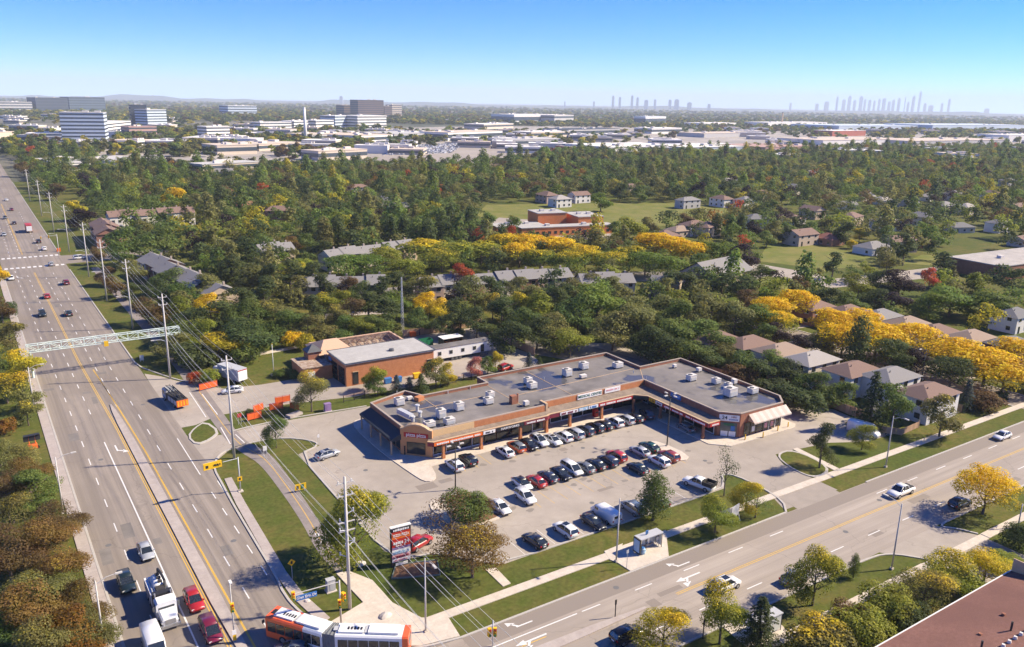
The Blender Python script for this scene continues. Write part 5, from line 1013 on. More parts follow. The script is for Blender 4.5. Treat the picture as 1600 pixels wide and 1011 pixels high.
def lamp(p, arm, label, h=10., group='street lamps', n=1, steel='pole_concrete'):
    t = thing('street_lamp', label, 'street lamp', p, 0, group); MB().tube((0, 0, 0), (0, 0, h), .13, .08, 8).build('pole', steel, t, True, world=False); MB().box(0, 0, 0, .42, .42, .3).build('base', 'concrete', t, world=False)
    for a in arm:
        c, s = math.cos(R(a)), math.sin(R(a)); L_ = 2.2 if n == 1 else .9
        MB().path([(0, 0, h-.5), (c*L_*.5, s*L_*.5, h+.1), (c*L_, s*L_, h+.25)], .05).build('arm', steel, t, world=False); MB().box(c*(L_+.3), s*(L_+.3), h+.15, .75, .3, .16, R(a)).build('lamp_head', 'pole_concrete', t, world=False)
    return t
lamp((68.1, 76.4), [-90], 'street lamp left of the bus shelter on the cross street'); lamp((130.7, 75.1), [-90], 'street lamp on the right verge beyond the plaza drive'); lamp((100.5, 54.6), [90], 'dark street lamp on the near side grass island', 10.3, steel='pole_concrete'); lamp((37.8, 76.4), [-90], 'slim street lamp on the corner lawn beside the tall plaza sign', 10.3)
lamp((1.45,182.22), [0], 'street lamp on the left sidewalk by the yellow-green bushes', 9.5); lamp((2.8,131.77), [0], 'street lamp on the left sidewalk by the orange bushes', 9.5); lamp((4.14,93.59), [0], 'street lamp at the lower left edge with its arm over the road', 9)
lamp((59.0, 107.4), [0, 180, 90, 270], 'dark lot lamp with twin heads by the left white crossover', 8.0, 'lot lamps', 2, 'steel_dark'); lamp((102.4, 102.4), [0, 180, 90, 270], 'tall dark lot lamp on the concrete island near the east wing', 10.3, 'lot lamps', 2, 'steel_dark')
lamp((178,96.91), [180], 'dark lamp post among the yellow street trees', 9.5, steel='steel_dark'); lamp((128.55,51.14), [0], 'short white lamp on the lawn at the right edge', 4.2)
lamp((19.42,366.16), [180], 'distant street lamp beside the far crosswalk', 9)
# sign gantry over the wide road
def gantry():
    t = thing('sign_gantry', 'pale green box-truss sign gantry spanning the wide road', 'gantry', (18, 205, 0)); x0, x1, z0, z1, y0, y1 = 1.8, 34.6, 6.3, 7.9, 204.2, 205.8
    for y in (y0, y1):
        for z in (z0, z1): MB().tube((x0, y, z), (x1, y, z), .1, n=6).build('chord', 'gantry_paint', t)
    n = 14; w = (x1-x0)/n
    for k in range(n+1):
        x = x0+k*w; b = MB()
        for y in (y0, y1): b.tube((x, y, z0), (x, y, z1), .06, n=5)
        for z in (z0, z1): b.tube((x, y0, z), (x, y1, z), .06, n=5)
        b.build('panel_frame', 'gantry_paint', t)
        if k < n:
            b = MB()
            for y in (y0, y1): b.tube((x, y, z0 if k % 2 else z1), (x+w, y, z1 if k % 2 else z0), .06, n=5)
            for z in (z0, z1): b.tube((x, y0 if k % 2 else y1, z), (x+w, y1 if k % 2 else y0, z), .05, n=5)
            b.build('brace', 'gantry_paint', t)
    for x in (x0+.6, x1-1.0): MB().tube((x, 205, 0), (x, 205, 6.3), .3, .25, 10).build('column', 'gantry_paint', t)
    MB().box(18.0, 203.9, 5.6, .9, .12, 1.3).build('lane_signal', 'signal_yellow', t)
    MB().box(33.4, 205, 5.0, .5, .4, .9).build('lamp_box', 'galvanised', t)
gantry()
def signal(t, x, y, z, rz=0.):
    b = MB().box(x, y, z, .42, .32, 1.15, rz).build('signal_head', 'signal_yellow', t, world=False)
    for k, m in enumerate(('lamp_green', 'lamp_amber', 'lamp_red')): c, s = math.sin(rz), -math.cos(rz); MB().tube((x+c*.16, y+s*.16, z+.2+k*.37), (x+c*.3, y+s*.3, z+.2+k*.37), .13, n=8).build('lens', m, b, world=False)
mat('lamp_green', (.01, .12, .06), .4); mat('lamp_amber', (.35, .16, .01), .4)
t = thing('traffic_signal', 'corner traffic signal mast with a blue street name sign on its arm', 'traffic signal', (29.56,83.33)); MB().tube((0, 0, 0), (0, 0, 6.2), .14, .1).build('mast', 'pole_concrete', t, True, world=False)
ev = Vector((23.97,83.85))-Vector((29.56,83.33)); a_ = math.atan2(ev.y, ev.x); MB().tube((0, 0, 6.0), (ev.x, ev.y, 5.9), .07, .05, 6).build('mast_arm', 'pole_concrete', t, world=False); signal(t, ev.x, ev.y, 5.1, 0); signal(t, .45, -.1, 3.2, R(20)); signal(t, .5, .3, 3.0, R(100)); signal(t, -.2, -.35, 2.6, R(-20))
m_ = ev*.72; s_ = MB().box(m_.x, m_.y, 4.85, 2.5, .06, .7, a_).build('street_sign', 'sign_blue', t, world=False); nn = Vector((math.sin(a_), -math.cos(a_))); 
if nn.y > 0: nn = -nn
o = lettering('Glen Erin Dr', .5, 'sign_white', s_, (0, 0, 0), nn, 0, .92); o.location = (m_.x+nn.x*.06, m_.y+nn.y*.06, 5.22)
t = thing('traffic_signal', 'traffic signal on a slim pole standing on the wide road median', 'traffic signal', (17.47,86.68)); MB().tube((0, 0, 0), (0, 0, 8.4), .1, .06).build('mast', 'pole_concrete', t, True, world=False); MB().box(0, -.3, 8.3, .3, .7, .15).build('lamp_head', 'trim_white', t, world=False); signal(t, 0, -.2, 4.3, 0); MB().box(0, -.1, 1.1, .5, .05, .6).build('keep_right_sign', 'sign_white', t, world=False); MB().box(0, -.1, .3, .4, .06, .7).build('hazard_board', 'signal_yellow', t, world=False)
t = thing('traffic_signal', 'low yellow traffic signal on the cross street near the bottom edge', 'traffic signal', (43.46,69.86)); MB().tube((0, 0, 0), (0, 0, 3.6), .08).build('mast', 'galvanised', t, True, world=False); signal(t, -.5, 0, 1.6, 0); signal(t, .1, -.3, 1.6, R(-30))
t = thing('traffic_signal', 'distant traffic signal arm at the far crossing of the wide road', 'traffic signal', (19.99,377.13)); MB().tube((0, 0, 0), (0, 0, 7), .14).build('mast', 'galvanised', t, True, world=False); MB().tube((0, 0, 6.6), (-6, 0, 6.8), .08).build('mast_arm', 'galvanised', t, world=False); signal(t, -5.8, 0, 5.6); signal(t, -3, 0, 5.7); MB().box(0, 0, 0, 1.4, .8, 1.4).build('cabinet', 'sign_orange', t, world=False)
# flashing sign on an arm, warning diamonds, small signs
t = thing('overhead_warning_sign', 'orange flashing warning sign on a roadside arm', 'sign', (28.18,125.09)); MB().tube((0, 0, 0), (0, 0, 6.2), .12, .09).build('post', 'galvanised', t, True, world=False); MB().box(0, 0, 0, .8, .8, .2).build('base', 'concrete', t, world=False)
ev = Vector((24.06,124.72))-Vector((28.18,125.09)); MB().tube((0, 0, 6.0), (ev.x*.6, ev.y*.6, 6.0), .06).build('arm', 'galvanised', t, world=False); a_ = math.atan2(ev.y, ev.x)
s_ = MB().box(ev.x, ev.y, 5.35, 2.9, .25, 1.1, a_).build('sign_box', 'signal_yellow', t, world=False); MB().box(ev.x-.9, ev.y-.16+.3*math.sin(a_), 5.6, .45, .06, .5, a_).build('symbol', 'sign_black', s_, world=False)
tag(MB().box(ev.x+.35, ev.y-.15, 5.78, .28, .05, .28, a_).box(ev.x+.75, ev.y-.15, 5.78, .28, .05, .28, a_).box(ev.x+1.12, ev.y-.15, 5.78, .2, .05, .28, a_).build('lettering', 'sign_black', s_, world=False), kind='stuff')
MB().box(0, -.15, 2.0, .75, .05, .75).build('yellow_plate', 'signal_yellow', t, world=False); MB().box(0, -.19, 2.2, .3, .03, .35).build('symbol', 'sign_black', t, world=False)
def diamond(p, label, h=2.6):
    t = thing('warning_sign', label, 'sign', p); MB().tube((0, 0, 0), (0, 0, h), .04, n=6).build('post', 'galvanised', t, world=False)
    MB().quad((0, -.06, h-.55), (.55, -.06, h), (0, -.06, h+.55), (-.55, -.06, h)).build('diamond_plate', 'signal_yellow', t, world=False); MB().box(0, -.08, h-.22, .26, .02, .45).build('symbol', 'sign_black', t, world=False)
diamond((27.48,95.93), 'yellow diamond warning sign on the verge near the corner')
for p, lab, m, w, h in (((36.68,120.03), 'yellow and green lawn sign beside the path', 'sign_yellow', 1.9, 1.1), ((35.41,135.76), 'small white lawn sign by the path near the plaza drive', 'trim_white', .7, .9), ((35.61,154), 'red and white stop sign by the plaza drive', 'sign_red', .8, .8), ((25.52,205.87), 'small white notice board on the verge below the gantry', 'trim_white', .9, 1.3), ((45.66,136.58), 'thin white parking sign at the lawn tip', 'trim_white', .4, .6)):
    t = thing('lawn_sign', lab, 'sign', p); z = .35 if h > .9 else 1.5; MB().box(0, 0, z, w, .06, h).build('sign_board', m, t, world=False); MB().tube((-w*.35, 0, 0), (-w*.35, 0, z+.2), .04, n=5).build('leg', 'galvanised', t, world=False); MB().tube((w*.35, 0, 0), (w*.35, 0, z+.2), .04, n=5).build('leg', 'galvanised', t, world=False)
    if w > 1: MB().box(.3, -.05, z+.15, .5, .03, .8).build('logo', 'sign_green', t, world=False); MB().box(-.5, -.05, z+.2, .35, .03, .6).build('logo', 'sign_black', t, world=False)
t = thing('message_sign', 'orange roadside sign with black solar panel on the left verge', 'sign', (0.18,161.01), R(5)); MB().box(0, 0, 1.7, 2.7, .15, .95, 0).build('display_board', 'sign_black', t, world=False); p = MB().box(0, .1, 2.75, 2.6, .9, .08); p.build('solar_panel', 'sign_black', t, world=False); MB().tube((-.5, 0, .3), (-.5, 0, 2.8), .08).tube((.5, 0, .3), (.5, 0, 2.8), .08).build('mast', 'sign_orange', t, world=False); MB().box(0, 0, .3, 1.5, 1.2, .7).build('trailer', 'sign_orange', t, world=False)
for s in (-1, 1): MB().tube((s*.8, -.1, .3), (s*.8, .1, .3), .3, n=10).build('wheel', 'tyre', t, world=False)
# plaza pylon sign
mat('green_edge', (.16, .20, .17), .8)
def pylon():
    p0 = Vector((40.13,91.74)); p1 = Vector((43,91.34)); c = (p0+p1)/2; t = thing('plaza_sign', 'tall shop directory sign with orange, red and white panels on the corner lawn', 'sign', (c.x, c.y)); rz = R(-4); w = 2.95
    t.rotation_euler.z = rz
    MB().box(0, 0, .7, w, .45, 5.4).build('cabinet', 'steel_dark', t, world=False)
    for x in (-1.2, 1.2): MB().box(x, 0, 0, .35, .35, .75).build('leg', 'steel_dark', t, world=False)
    def pan(z0, z1, m, name='sign_panel'): return MB().bx(-w/2+.12, w/2-.12, -.27, -.2, z0, z1).build(name, m, t, world=False)
    def wr(par, z, h, m, seed, x0=-1.15, x1=1.15): bb = bars(None, x0, x1, z, h, -.3, 'y-', m, 0, seed); bb.parent = par
    a = pan(5.5, 6.0, 'sign_black'); wr(a, 5.75, .28, 'sign_white', 51)
    a = pan(4.35, 5.45, 'sign_orange'); o = lettering('PIZZA PIZZA', .55, 'sign_white', a, (0, 0, 0), (0, -1), 0, .74); o.location = (0, -.3, 4.9); MB().bx(-w/2+.12, w/2-.12, -.285, -.275, 5.2, 5.44).build('stripe', 'sign_red', a, world=False)
    a = pan(3.1, 4.3, 'sign_red'); o = lettering('24', .8, 'sign_white', a, (0, 0, 0), (0, -1), 0, .9); o.location = (.8, -.3, 3.75); wr(a, 3.75, .38, 'sign_white', 53, -1.15, .25); wr(a, 3.3, .16, 'sign_white', 54, -1.2, .6)
    a = pan(2.75, 3.05, 'sign_purple'); a = pan(1.95, 2.7, 'sign_white'); wr(a, 2.3, .4, 'sign_lightblue', 55); a = pan(1.35, 1.9, 'sign_pink'); wr(a, 1.6, .3, 'sign_maroon', 56); a = pan(.8, 1.3, 'sign_white'); wr(a, 1.05, .26, 'sign_pink', 57)
    MB().bx(-w/2-.05, w/2+.05, -.28, .28, 6.08, 6.2).build('top_cap', 'trim_white', t, world=False); MB().bx(-.9, .9, -.35, -.27, .25, .62).build('number_board', 'trim_white', t, world=False)
    q = [(38.97,88.98), (45.07,86.37), (46.4,89.86), (43.16,91.05), (40.74,91.57)]; b = slab('flower_bed', q, 0, .05, 'mulch'); MB().ribbon(q+[q[0]], .12, 0, .2).build('bed_edging', 'green_edge', b)
pylon()
# cabinets, rocks, bins
def cabinet(p, sx, sy, h, m, label, name='utility_cabinet', rz=0.):
    t = thing(name, label, 'cabinet', p, rz); MB().box(0, 0, 0, sx+.3, sy+.3, .12).build('plinth', 'concrete', t, world=False); MB().box(0, 0, .12, sx, sy, h).build('body', m, t, world=False); MB().box(0, 0, h+.12, sx+.08, sy+.08, .08).build('lid', m, t, world=False); MB().box(.1, -sy/2-.02, .3, sx*.6, .03, h*.75).build('door', m, t, world=False)
cabinet((30.97,90.71), 1.1, .8, 1.6, 'bus_grey', 'grey signal control cabinet on the corner lawn'); cabinet((53.15,152.15), 1.3, 1.0, 1.5, 'sign_purple', 'white and purple utility cabinet beside the big roadside tree'); cabinet((57.92,124.39), .8, .7, 1.7, 'glass_dark', 'dark vending cabinet under the plaza corner gable')
rng = random.Random(5)
for i, (p, s, lab) in enumerate((((36.72,94.56), .8, 'pale boulder on the corner lawn near the utility pole'), ((34.82,81.79), .9, 'low pale boulder at the lawn tip beside the bus'), ((27.5,90), .5, 'small pale rock beside the signal cabinet'))):
    bm = bmesh.new(); bmesh.ops.create_icosphere(bm, subdivisions=2, radius=1)
    for v in bm.verts: v.co *= rng.uniform(.85, 1.12); v.co.x *= s; v.co.y *= s*.8; v.co.z = max(-.05, v.co.z*s*.6)
    me = bpy.data.meshes.new('boulder'); bm.to_mesh(me); bm.free(); me.materials.append(MATS['rock']); o = bpy.data.objects.new('boulder', me); C.objects.link(o); o.location = (*p, .02); tag(o, lab, 'rock')
t = thing('wooden_planter', 'low grey timber planter beside the big roadside tree', 'planter', (46.29,152.86), R(20)); 
for k in range(4): MB().box(0, -.6+k*.4, .1, 3.2, .34, .5).build('timber', 'walk_brown', t, world=False)
# bus shelters
def shelter(p, rz, label, ad=True):
    t = thing('bus_shelter', label, 'bus shelter', p, rz)
    mat('shelter_glass', (.5, .53, .54), .15, .03, spec=.5)
    MB().box(0, 0, 2.35, 4.4, 1.5, .14).build('roof', 'bus_grey', t, world=False)
    for x in (-2.1, 0, 2.1):
        MB().tube((x, .65, 0), (x, .65, 2.35), .05, n=6).build('post', 'steel_dark', t, world=False)
    for x in (-2.1, 2.1): MB().tube((x, -.6, 0), (x, -.6, 2.35), .05, n=6).build('post', 'steel_dark', t, world=False)
    for k in range(3): MB().bx(-2.05+k*1.4, -.75+k*1.4, .63, .66, .25, 2.2).build('glass_panel', 'shelter_glass', t, world=False)
    MB().bx(2.08, 2.11, -.5, .6, .25, 2.2).build('glass_panel', 'shelter_glass', t, world=False); MB().bx(-1.2, 1.4, .2, .55, .42, .5).build('bench', 'walk_brown', t, world=False)
    if ad: a = MB().bx(-2.35, -2.15, -.85, .65, .15, 2.5).build('advert_panel', 'steel_dark', t, world=False); MB().bx(-2.38, -2.34, -.7, .5, .4, 2.3).build('poster', 'sign_lightblue', a, world=False)
shelter((74.2, 76.5, .1), 0, 'grey-roofed bus shelter with a dark advert panel on the cross street'); shelter((73.6, 54.4, .1), R(180), 'grey bus shelter on the near sidewalk at the bottom edge', False)
t = thing('recycling_bin', 'teal round recycling bin in front of the bus shelter', 'bin', (72.7,75.96)); MB().tube((0, 0, .1), (0, 0, .7), .35, .48, 12).tube((0, 0, .7), (0, 0, 1.05), .48, .3, 12).build('body', 'sign_lightblue', t, True, world=False); MB().tube((0, 0, 1.05), (0, 0, 1.15), .3, .2, 12).build('lid', 'sign_blue', t, world=False)
t = thing('stop_pole', 'dark bus stop pole beside the shelter', 'pole', (73.8,76.5)); MB().tube((0, 0, .1), (0, 0, 3.2), .06).build('post', 'steel_dark', t, world=False); MB().box(0, 0, 2.7, .5, .05, .6).build('sign_plate', 'sign_blue', t, world=False)
t = thing('stop_pole', 'slim pole on the concrete pad near the kerb by the shelter', 'pole', (68.19,74.24)); MB().tube((0, 0, .1), (0, 0, 3.0), .04).build('post', 'galvanised', t, world=False); MB().box(0, 0, 2.5, .4, .05, .5).build('sign_plate', 'galvanised', t, world=False)
t = thing('property_sign', 'large grey board on white legs standing on the verge by the drive', 'sign', (91.5,75.65), R(12)); MB().box(0, 0, .9, 2.2, .1, 1.9).build('sign_board', 'bus_grey', t, world=False)
for x in (-.95, .95): MB().tube((x, -.5, 0), (x, 0, 1.4), .06).build('leg', 'trim_white', t, world=False); MB().tube((x, .6, 0), (x, 0, 1.4), .06).build('leg', 'trim_white', t, world=False)
for p, lab in (((59.66,66.52), 'short dark post on the cross street median'), ((66.19,57.67), 'short dark post on the near kerb at the bottom edge')): t = thing('marker_post', lab, 'post', p); MB().tube((0, 0, 0), (0, 0, 2.6), .07).build('post', 'steel_dark', t, world=False); MB().box(0, 0, 1.9, .3, .04, .7).build('plate', 'steel_dark', t, world=False)
# pedestrian by the shelter
def person(p, rz, label, top, pants):
    t = thing('person', label, 'person', p, rz)
    V = [(0, 0, .95), (0, 0, 1.2), (0, 0, 1.42), (0, .0, 1.5), (0, .02, 1.66), (.09, .0, .9), (.1, .16, .5), (.1, .1, .08), (.1, .25, .05), (-.09, 0, .9), (-.1, -.14, .5), (-.1, -.3, .1), (-.1, -.18, .05), (.2, 0, 1.4), (.25, -.08, 1.13), (.24, .05, .9), (-.2, 0, 1.4), (-.25, .08, 1.13), (-.24, .16, .92)]
    Ed = [(0, 1), (1, 2), (2, 3), (3, 4), (0, 5), (5, 6), (6, 7), (7, 8), (0, 9), (9, 10), (10, 11), (11, 12), (2, 13), (13, 14), (14, 15), (2, 16), (16, 17), (17, 18)]
    Rr = [.15, .14, .15, .06, .1, .1, .07, .045, .04, .1, .07, .045, .04, .07, .05, .035, .07, .05, .035]
    me = bpy.data.meshes.new('body'); me.from_pydata(V, Ed, []); o = bpy_link('body', me, t); sk = o.modifiers.new('skin', 'SKIN'); sb = o.modifiers.new('sub', 'SUBSURF'); sb.levels = sb.render_levels = 1
    for i, r in enumerate(Rr): me.skin_vertices[0].data[i].radius = (r, r*.8)
    me.skin_vertices[0].data[0].use_root = True
    dg = bpy.context.evaluated_depsgraph_get(); dg.update(); nm = bpy.data.meshes.new_from_object(o.evaluated_get(dg)); o.modifiers.clear(); o.data = nm; nm.materials.clear()
    for m in (top, pants, 'skin'): nm.materials.append(MATS[m])
    for f in nm.polygons: z = f.center.z; f.material_index = 2 if z > 1.47 or (z < .97 and abs(f.center.x) > .2) else (0 if z > .93 else 1)
    MB().tube((0, -.02, 1.66), (0, 0, 1.78), .11, .06, 8).build('hair', 'sign_black', t, True, world=False)
person((*(76.11,76.55), .1), R(20), 'person in white top and light trousers walking by the bus shelter', 'sign_white', 'bus_grey')
person((*(57.37,129.69), .13), R(90), 'person in dark clothes on the walk under the dark awning', 'sign_black', 'glass_blue')
# bicycle symbol painted on the path
mb = MB()
for cx in (-.5, .5):
    for i in range(12):
        a, b = 2*math.pi*i/12, 2*math.pi*(i+1)/12; mb.quad(*[(34.3+cx*.9+r*math.cos(q)*1.0, 103.2+r*math.sin(q)*1.1, .034) for r, q in ((.28, a), (.38, a), (.38, b), (.28, b))])
bpy_link('bicycle_symbol', mb.sheet('bicycle_symbol', 'paint_white'), path); MB().ribbon([(33.85, 103.2), (34.1, 103.9), (34.6, 103.9), (34.75, 103.2), (34.1, 103.9)], .1, .036).build('bicycle_symbol', 'paint_white', path); MB().ribbon([(34.3, 104.6), (34.3, 105.8)], .5, .036).build('bicycle_symbol', 'paint_white', path)

# ------------------------------------------------------------------ trees
leaf_mat('foliage'); leaf_mat('far_foliage', 'tint')
mat('bark', (.13, .10, .08), .95, .25, 3.); mat('bark_pale', (.26, .22, .18), .95, .2, 3.)
COL = {'dg': (0.0978, 0.1288, 0.0414), 'g': (0.1495, 0.2047, 0.0483), 'bg': (0.175, 0.245, 0.042), 'lg': (0.26, 0.29, 0.042), 'ol': (0.2242, 0.2185, 0.0667), 'yg': (0.44, 0.38, 0.036), 'y': (0.6, 0.4, 0.015), 'o': (0.3, 0.155, 0.03), 'r': (0.46, 0.1, 0.035), 'br': (0.175, 0.115, 0.048), 'ob': (0.215, 0.145, 0.042), 'pu': (0.048, 0.03, 0.032), 'bl': (0.095, 0.13, 0.12), 'pk': (0.5, 0.19, 0.14)}
def leaves(rs, pts, out, size, flat=.0):
    n = len(pts); nr = rs.normal(size=(n, 3)); nr /= np.linalg.norm(nr, axis=1)[:, None]
    nn = out*1.15+nr*.6; nn[:, 2] += .3; nn /= np.linalg.norm(nn, axis=1)[:, None]
    a = np.cross(nn, rs.normal(size=(n, 3))); a /= np.linalg.norm(a, axis=1)[:, None]; b = np.cross(nn, a)
    s = size*rs.uniform(.55, 1.25, n)[:, None]; k = rs.uniform(.55, 1., n)[:, None]
    v = np.stack([pts-a*s*.5, pts-b*s*.42*k+nn*s*.10, pts+a*s*.5, pts+b*s*.42*k+nn*s*.06], 1)
    return v.reshape(-1, 3)
def lobes(kind, rs):
    L = []
    if kind == 'round':
        for i in range(24):
            a = i*2.399; z = .20+.66*((i*.618+.1) % 1); r = .35*math.sqrt(max(.05, 1-((z-.46)/.46)**2))*rs.uniform(.7, 1.05); L.append((r*math.cos(a), r*math.sin(a), z, rs.uniform(.12, .20), rs.uniform(.10, .16)))
        L.append((0, 0, .5, .30, .34)); L.append((rs.uniform(-.06, .06), 0, .85, .18, .13))
    elif kind == 'tall':
        for i in range(16): z = .16+.74*i/15; r = .17*math.sin(math.pi*min(1, (z*.9+.1)))*rs.uniform(.5, 1.1); a = i*2.399; L.append((r*math.cos(a), r*math.sin(a), z, .17*(1.1-z*.55), .12))
        L.append((0, 0, .5, .17, .36))
    elif kind == 'wide':
        for i in range(18): a = i*2.399; r = .40*math.sqrt((i+.5)/18)*rs.uniform(.8, 1.1); z = .80-.75*r*r*1.6+rs.uniform(-.06, .05); L.append((r*math.cos(a), r*math.sin(a), z, rs.uniform(.13, .20), rs.uniform(.08, .12)))
        for i in range(8): a = i*2.399+1; L.append((.34*math.cos(a), .34*math.sin(a), .45+rs.uniform(-.1, .08), .15, .11))
        L.append((0, 0, .58, .32, .2))
    elif kind == 'pine':
        for i in range(17): z = .25+.68*((i*.37) % 1); a = i*2.399; r = .30*(1.05-z*.75)*rs.uniform(.55, 1.1); L.append((r*math.cos(a), r*math.sin(a), z, rs.uniform(.10, .17), rs.uniform(.05, .09)))
        L.append((0, 0, .86, .10, .12)); L.append((0, 0, .5, .12, .3))
    elif kind == 'shrub':
        for i in range(10): a = i*2.399; r = .34*math.sqrt((i+.3)/10); L.append((r*math.cos(a), r*math.sin(a), .45-.3*r+rs.uniform(-.1, .1), rs.uniform(.18, .26), rs.uniform(.22, .32)))
    return L
def crown_mesh(kind, seed, n, size):
    rs = np.random.RandomState(seed)
    if kind == 'spruce':
        P_, O_ = [], []; nt = 15
        for k in range(nt):
            z = .07+.90*k/nt; R_ = .27*(1-z)**.85*(1+.18*rs.uniform(-1, 1)); nb = max(5, int(13*(1-z)))
            for j in range(nb):
                a = 2*math.pi*(j+rs.uniform(-.3, .3))/nb; m_ = max(4, int(n/nt/nb*1.4*(1.3-z)))
                t = rs.uniform(.15, 1.05, m_); r = R_*t*rs.uniform(.9, 1.15); ww = rs.normal(0, .022, m_)*(1.4-t)
                P_.append(np.stack([r*math.cos(a)-ww*math.sin(a), r*math.sin(a)+ww*math.cos(a), z-.05*t*t+rs.normal(0, .008, m_)], 1)); O_.append(np.tile([math.cos(a)*.5, math.sin(a)*.5, .6], (m_, 1)))
        P_, O_ = np.concatenate(P_), np.concatenate(O_)
    else:
        L = lobes(kind, rs); w = np.array([l[3]*l[3]*.6+l[3]*l[4] for l in L]); w /= w.sum(); P_, O_ = [], []
        for l, q in zip(L, w):
            m_ = max(6, int(n*q)); d = rs.normal(size=(m_, 3)); d /= np.linalg.norm(d, axis=1)[:, None]; d[:, 2] = np.where((d[:, 2] < -.35) & (rs.rand(m_) < .6), -d[:, 2], d[:, 2])
            rr = rs.uniform(.55, 1.08, m_)**.6; rad = np.array([l[3], l[3], l[4]]); P_.append(np.array(l[:3])+d*rr[:, None]*rad); O_.append(d)
        P_, O_ = np.concatenate(P_), np.concatenate(O_)
    v = leaves(rs, P_*10, O_, size*10 if kind != 'spruce' else size*8)
    return v
def np_mesh(name, v, m, tint=None):
    n = len(v)//4; me = bpy.data.meshes.new(name); me.vertices.add(len(v)); me.vertices.foreach_set('co', v.astype(np.float32).ravel())
    me.loops.add(4*n); me.loops.foreach_set('vertex_index', np.arange(4*n, dtype=np.int32)); me.polygons.add(n); me.polygons.foreach_set('loop_start', np.arange(0, 4*n, 4, dtype=np.int32))
    if tint is not None:
        at = me.color_attributes.new('tint', 'FLOAT_COLOR', 'POINT'); at.data.foreach_set('color', tint.astype(np.float32).ravel())
    me.materials.append(MATS[m]); me.update(); me.validate(); return me
def trunk_mesh(kind, seed):
    rs = random.Random(seed); mb = MB()
    top = {'round': 6.5, 'tall': 8, 'wide': 5.5, 'pine': 8.5, 'spruce': 9.3, 'shrub': 3, 'sparse': 7.5}[kind]
    if kind != 'shrub': mb.tube((0, 0, 0), (rs.uniform(-.1, .1), rs.uniform(-.1, .1), top*.45), .22, .16, 7).tube((0, 0, top*.42), (rs.uniform(-.2, .2), rs.uniform(-.2, .2), top), .16, .04, 6)
    if kind != 'spruce':
        for i in range(7):
            a = i*2.4+rs.uniform(-.3, .3); z = top*(.3+.08*i); r = {'wide': 3.6, 'tall': 1.4, 'shrub': 2.6}.get(kind, 2.5)*rs.uniform(.7, 1.1); mb.tube((0, 0, z if kind != 'shrub' else .1), (r*.5*math.cos(a), r*.5*math.sin(a), z+.9), .10, .07, 5).tube((r*.5*math.cos(a), r*.5*math.sin(a), z+.9), (r*math.cos(a), r*math.sin(a), z+1.7), .07, .02, 5)
    return mb.mesh('trunk', 'bark')
KINDN = {'round': (10500, .0275), 'tall': (7600, .025), 'wide': (10000, .0275), 'pine': (6500, .0245), 'spruce': (7000, .0245), 'shrub': (6000, .042)}
PROTO = {}
for k, (n, s) in KINDN.items():                                      # three grades of leaf size for near, middle and far crowns
    for lod, (fn, fs) in enumerate(((1., 1.), (.42, 1.6), (.24, 2.2))):
        PROTO[k, lod] = [(np_mesh('crown', crown_mesh(k, 11+i*7+len(k), int(n*fn), s*fs), 'foliage'), trunk_mesh(k, i)) for i in range(6 if k == 'round' else 4)]
for lod in range(3): PROTO['sparse', lod] = [(np_mesh('crown', crown_mesh('round', 91+i, 1300, .028), 'foliage'), trunk_mesh('sparse', i)) for i in range(2)]
NOUN = {'round': 'leafy tree', 'tall': 'tall narrow tree', 'wide': 'spreading tree', 'pine': 'pine tree', 'spruce': 'spruce tree', 'shrub': 'shrub', 'sparse': 'thin-leaved tree'}
OBJN = {'round': 'deciduous_tree', 'tall': 'deciduous_tree', 'wide': 'deciduous_tree', 'pine': 'pine_tree', 'spruce': 'spruce_tree', 'shrub': 'shrub', 'sparse': 'deciduous_tree'}
CNAME = {'dg': 'dark green', 'g': 'green', 'bg': 'bright green', 'lg': 'light green', 'ol': 'olive green', 'yg': 'yellow-green', 'y': 'golden yellow', 'o': 'orange', 'r': 'red', 'br': 'rusty brown', 'ob': 'orange-brown', 'pu': 'dark purple', 'bl': 'blue-green', 'pk': 'pinkish red'}
TREES = []                                                          # (x, y, height, width, kind, colour, share of gold, label or None)
def T(p, H, Wd, kind, col, gold=0., label=None): TREES.append((p[0], p[1], H, Wd, kind, col, gold, label))
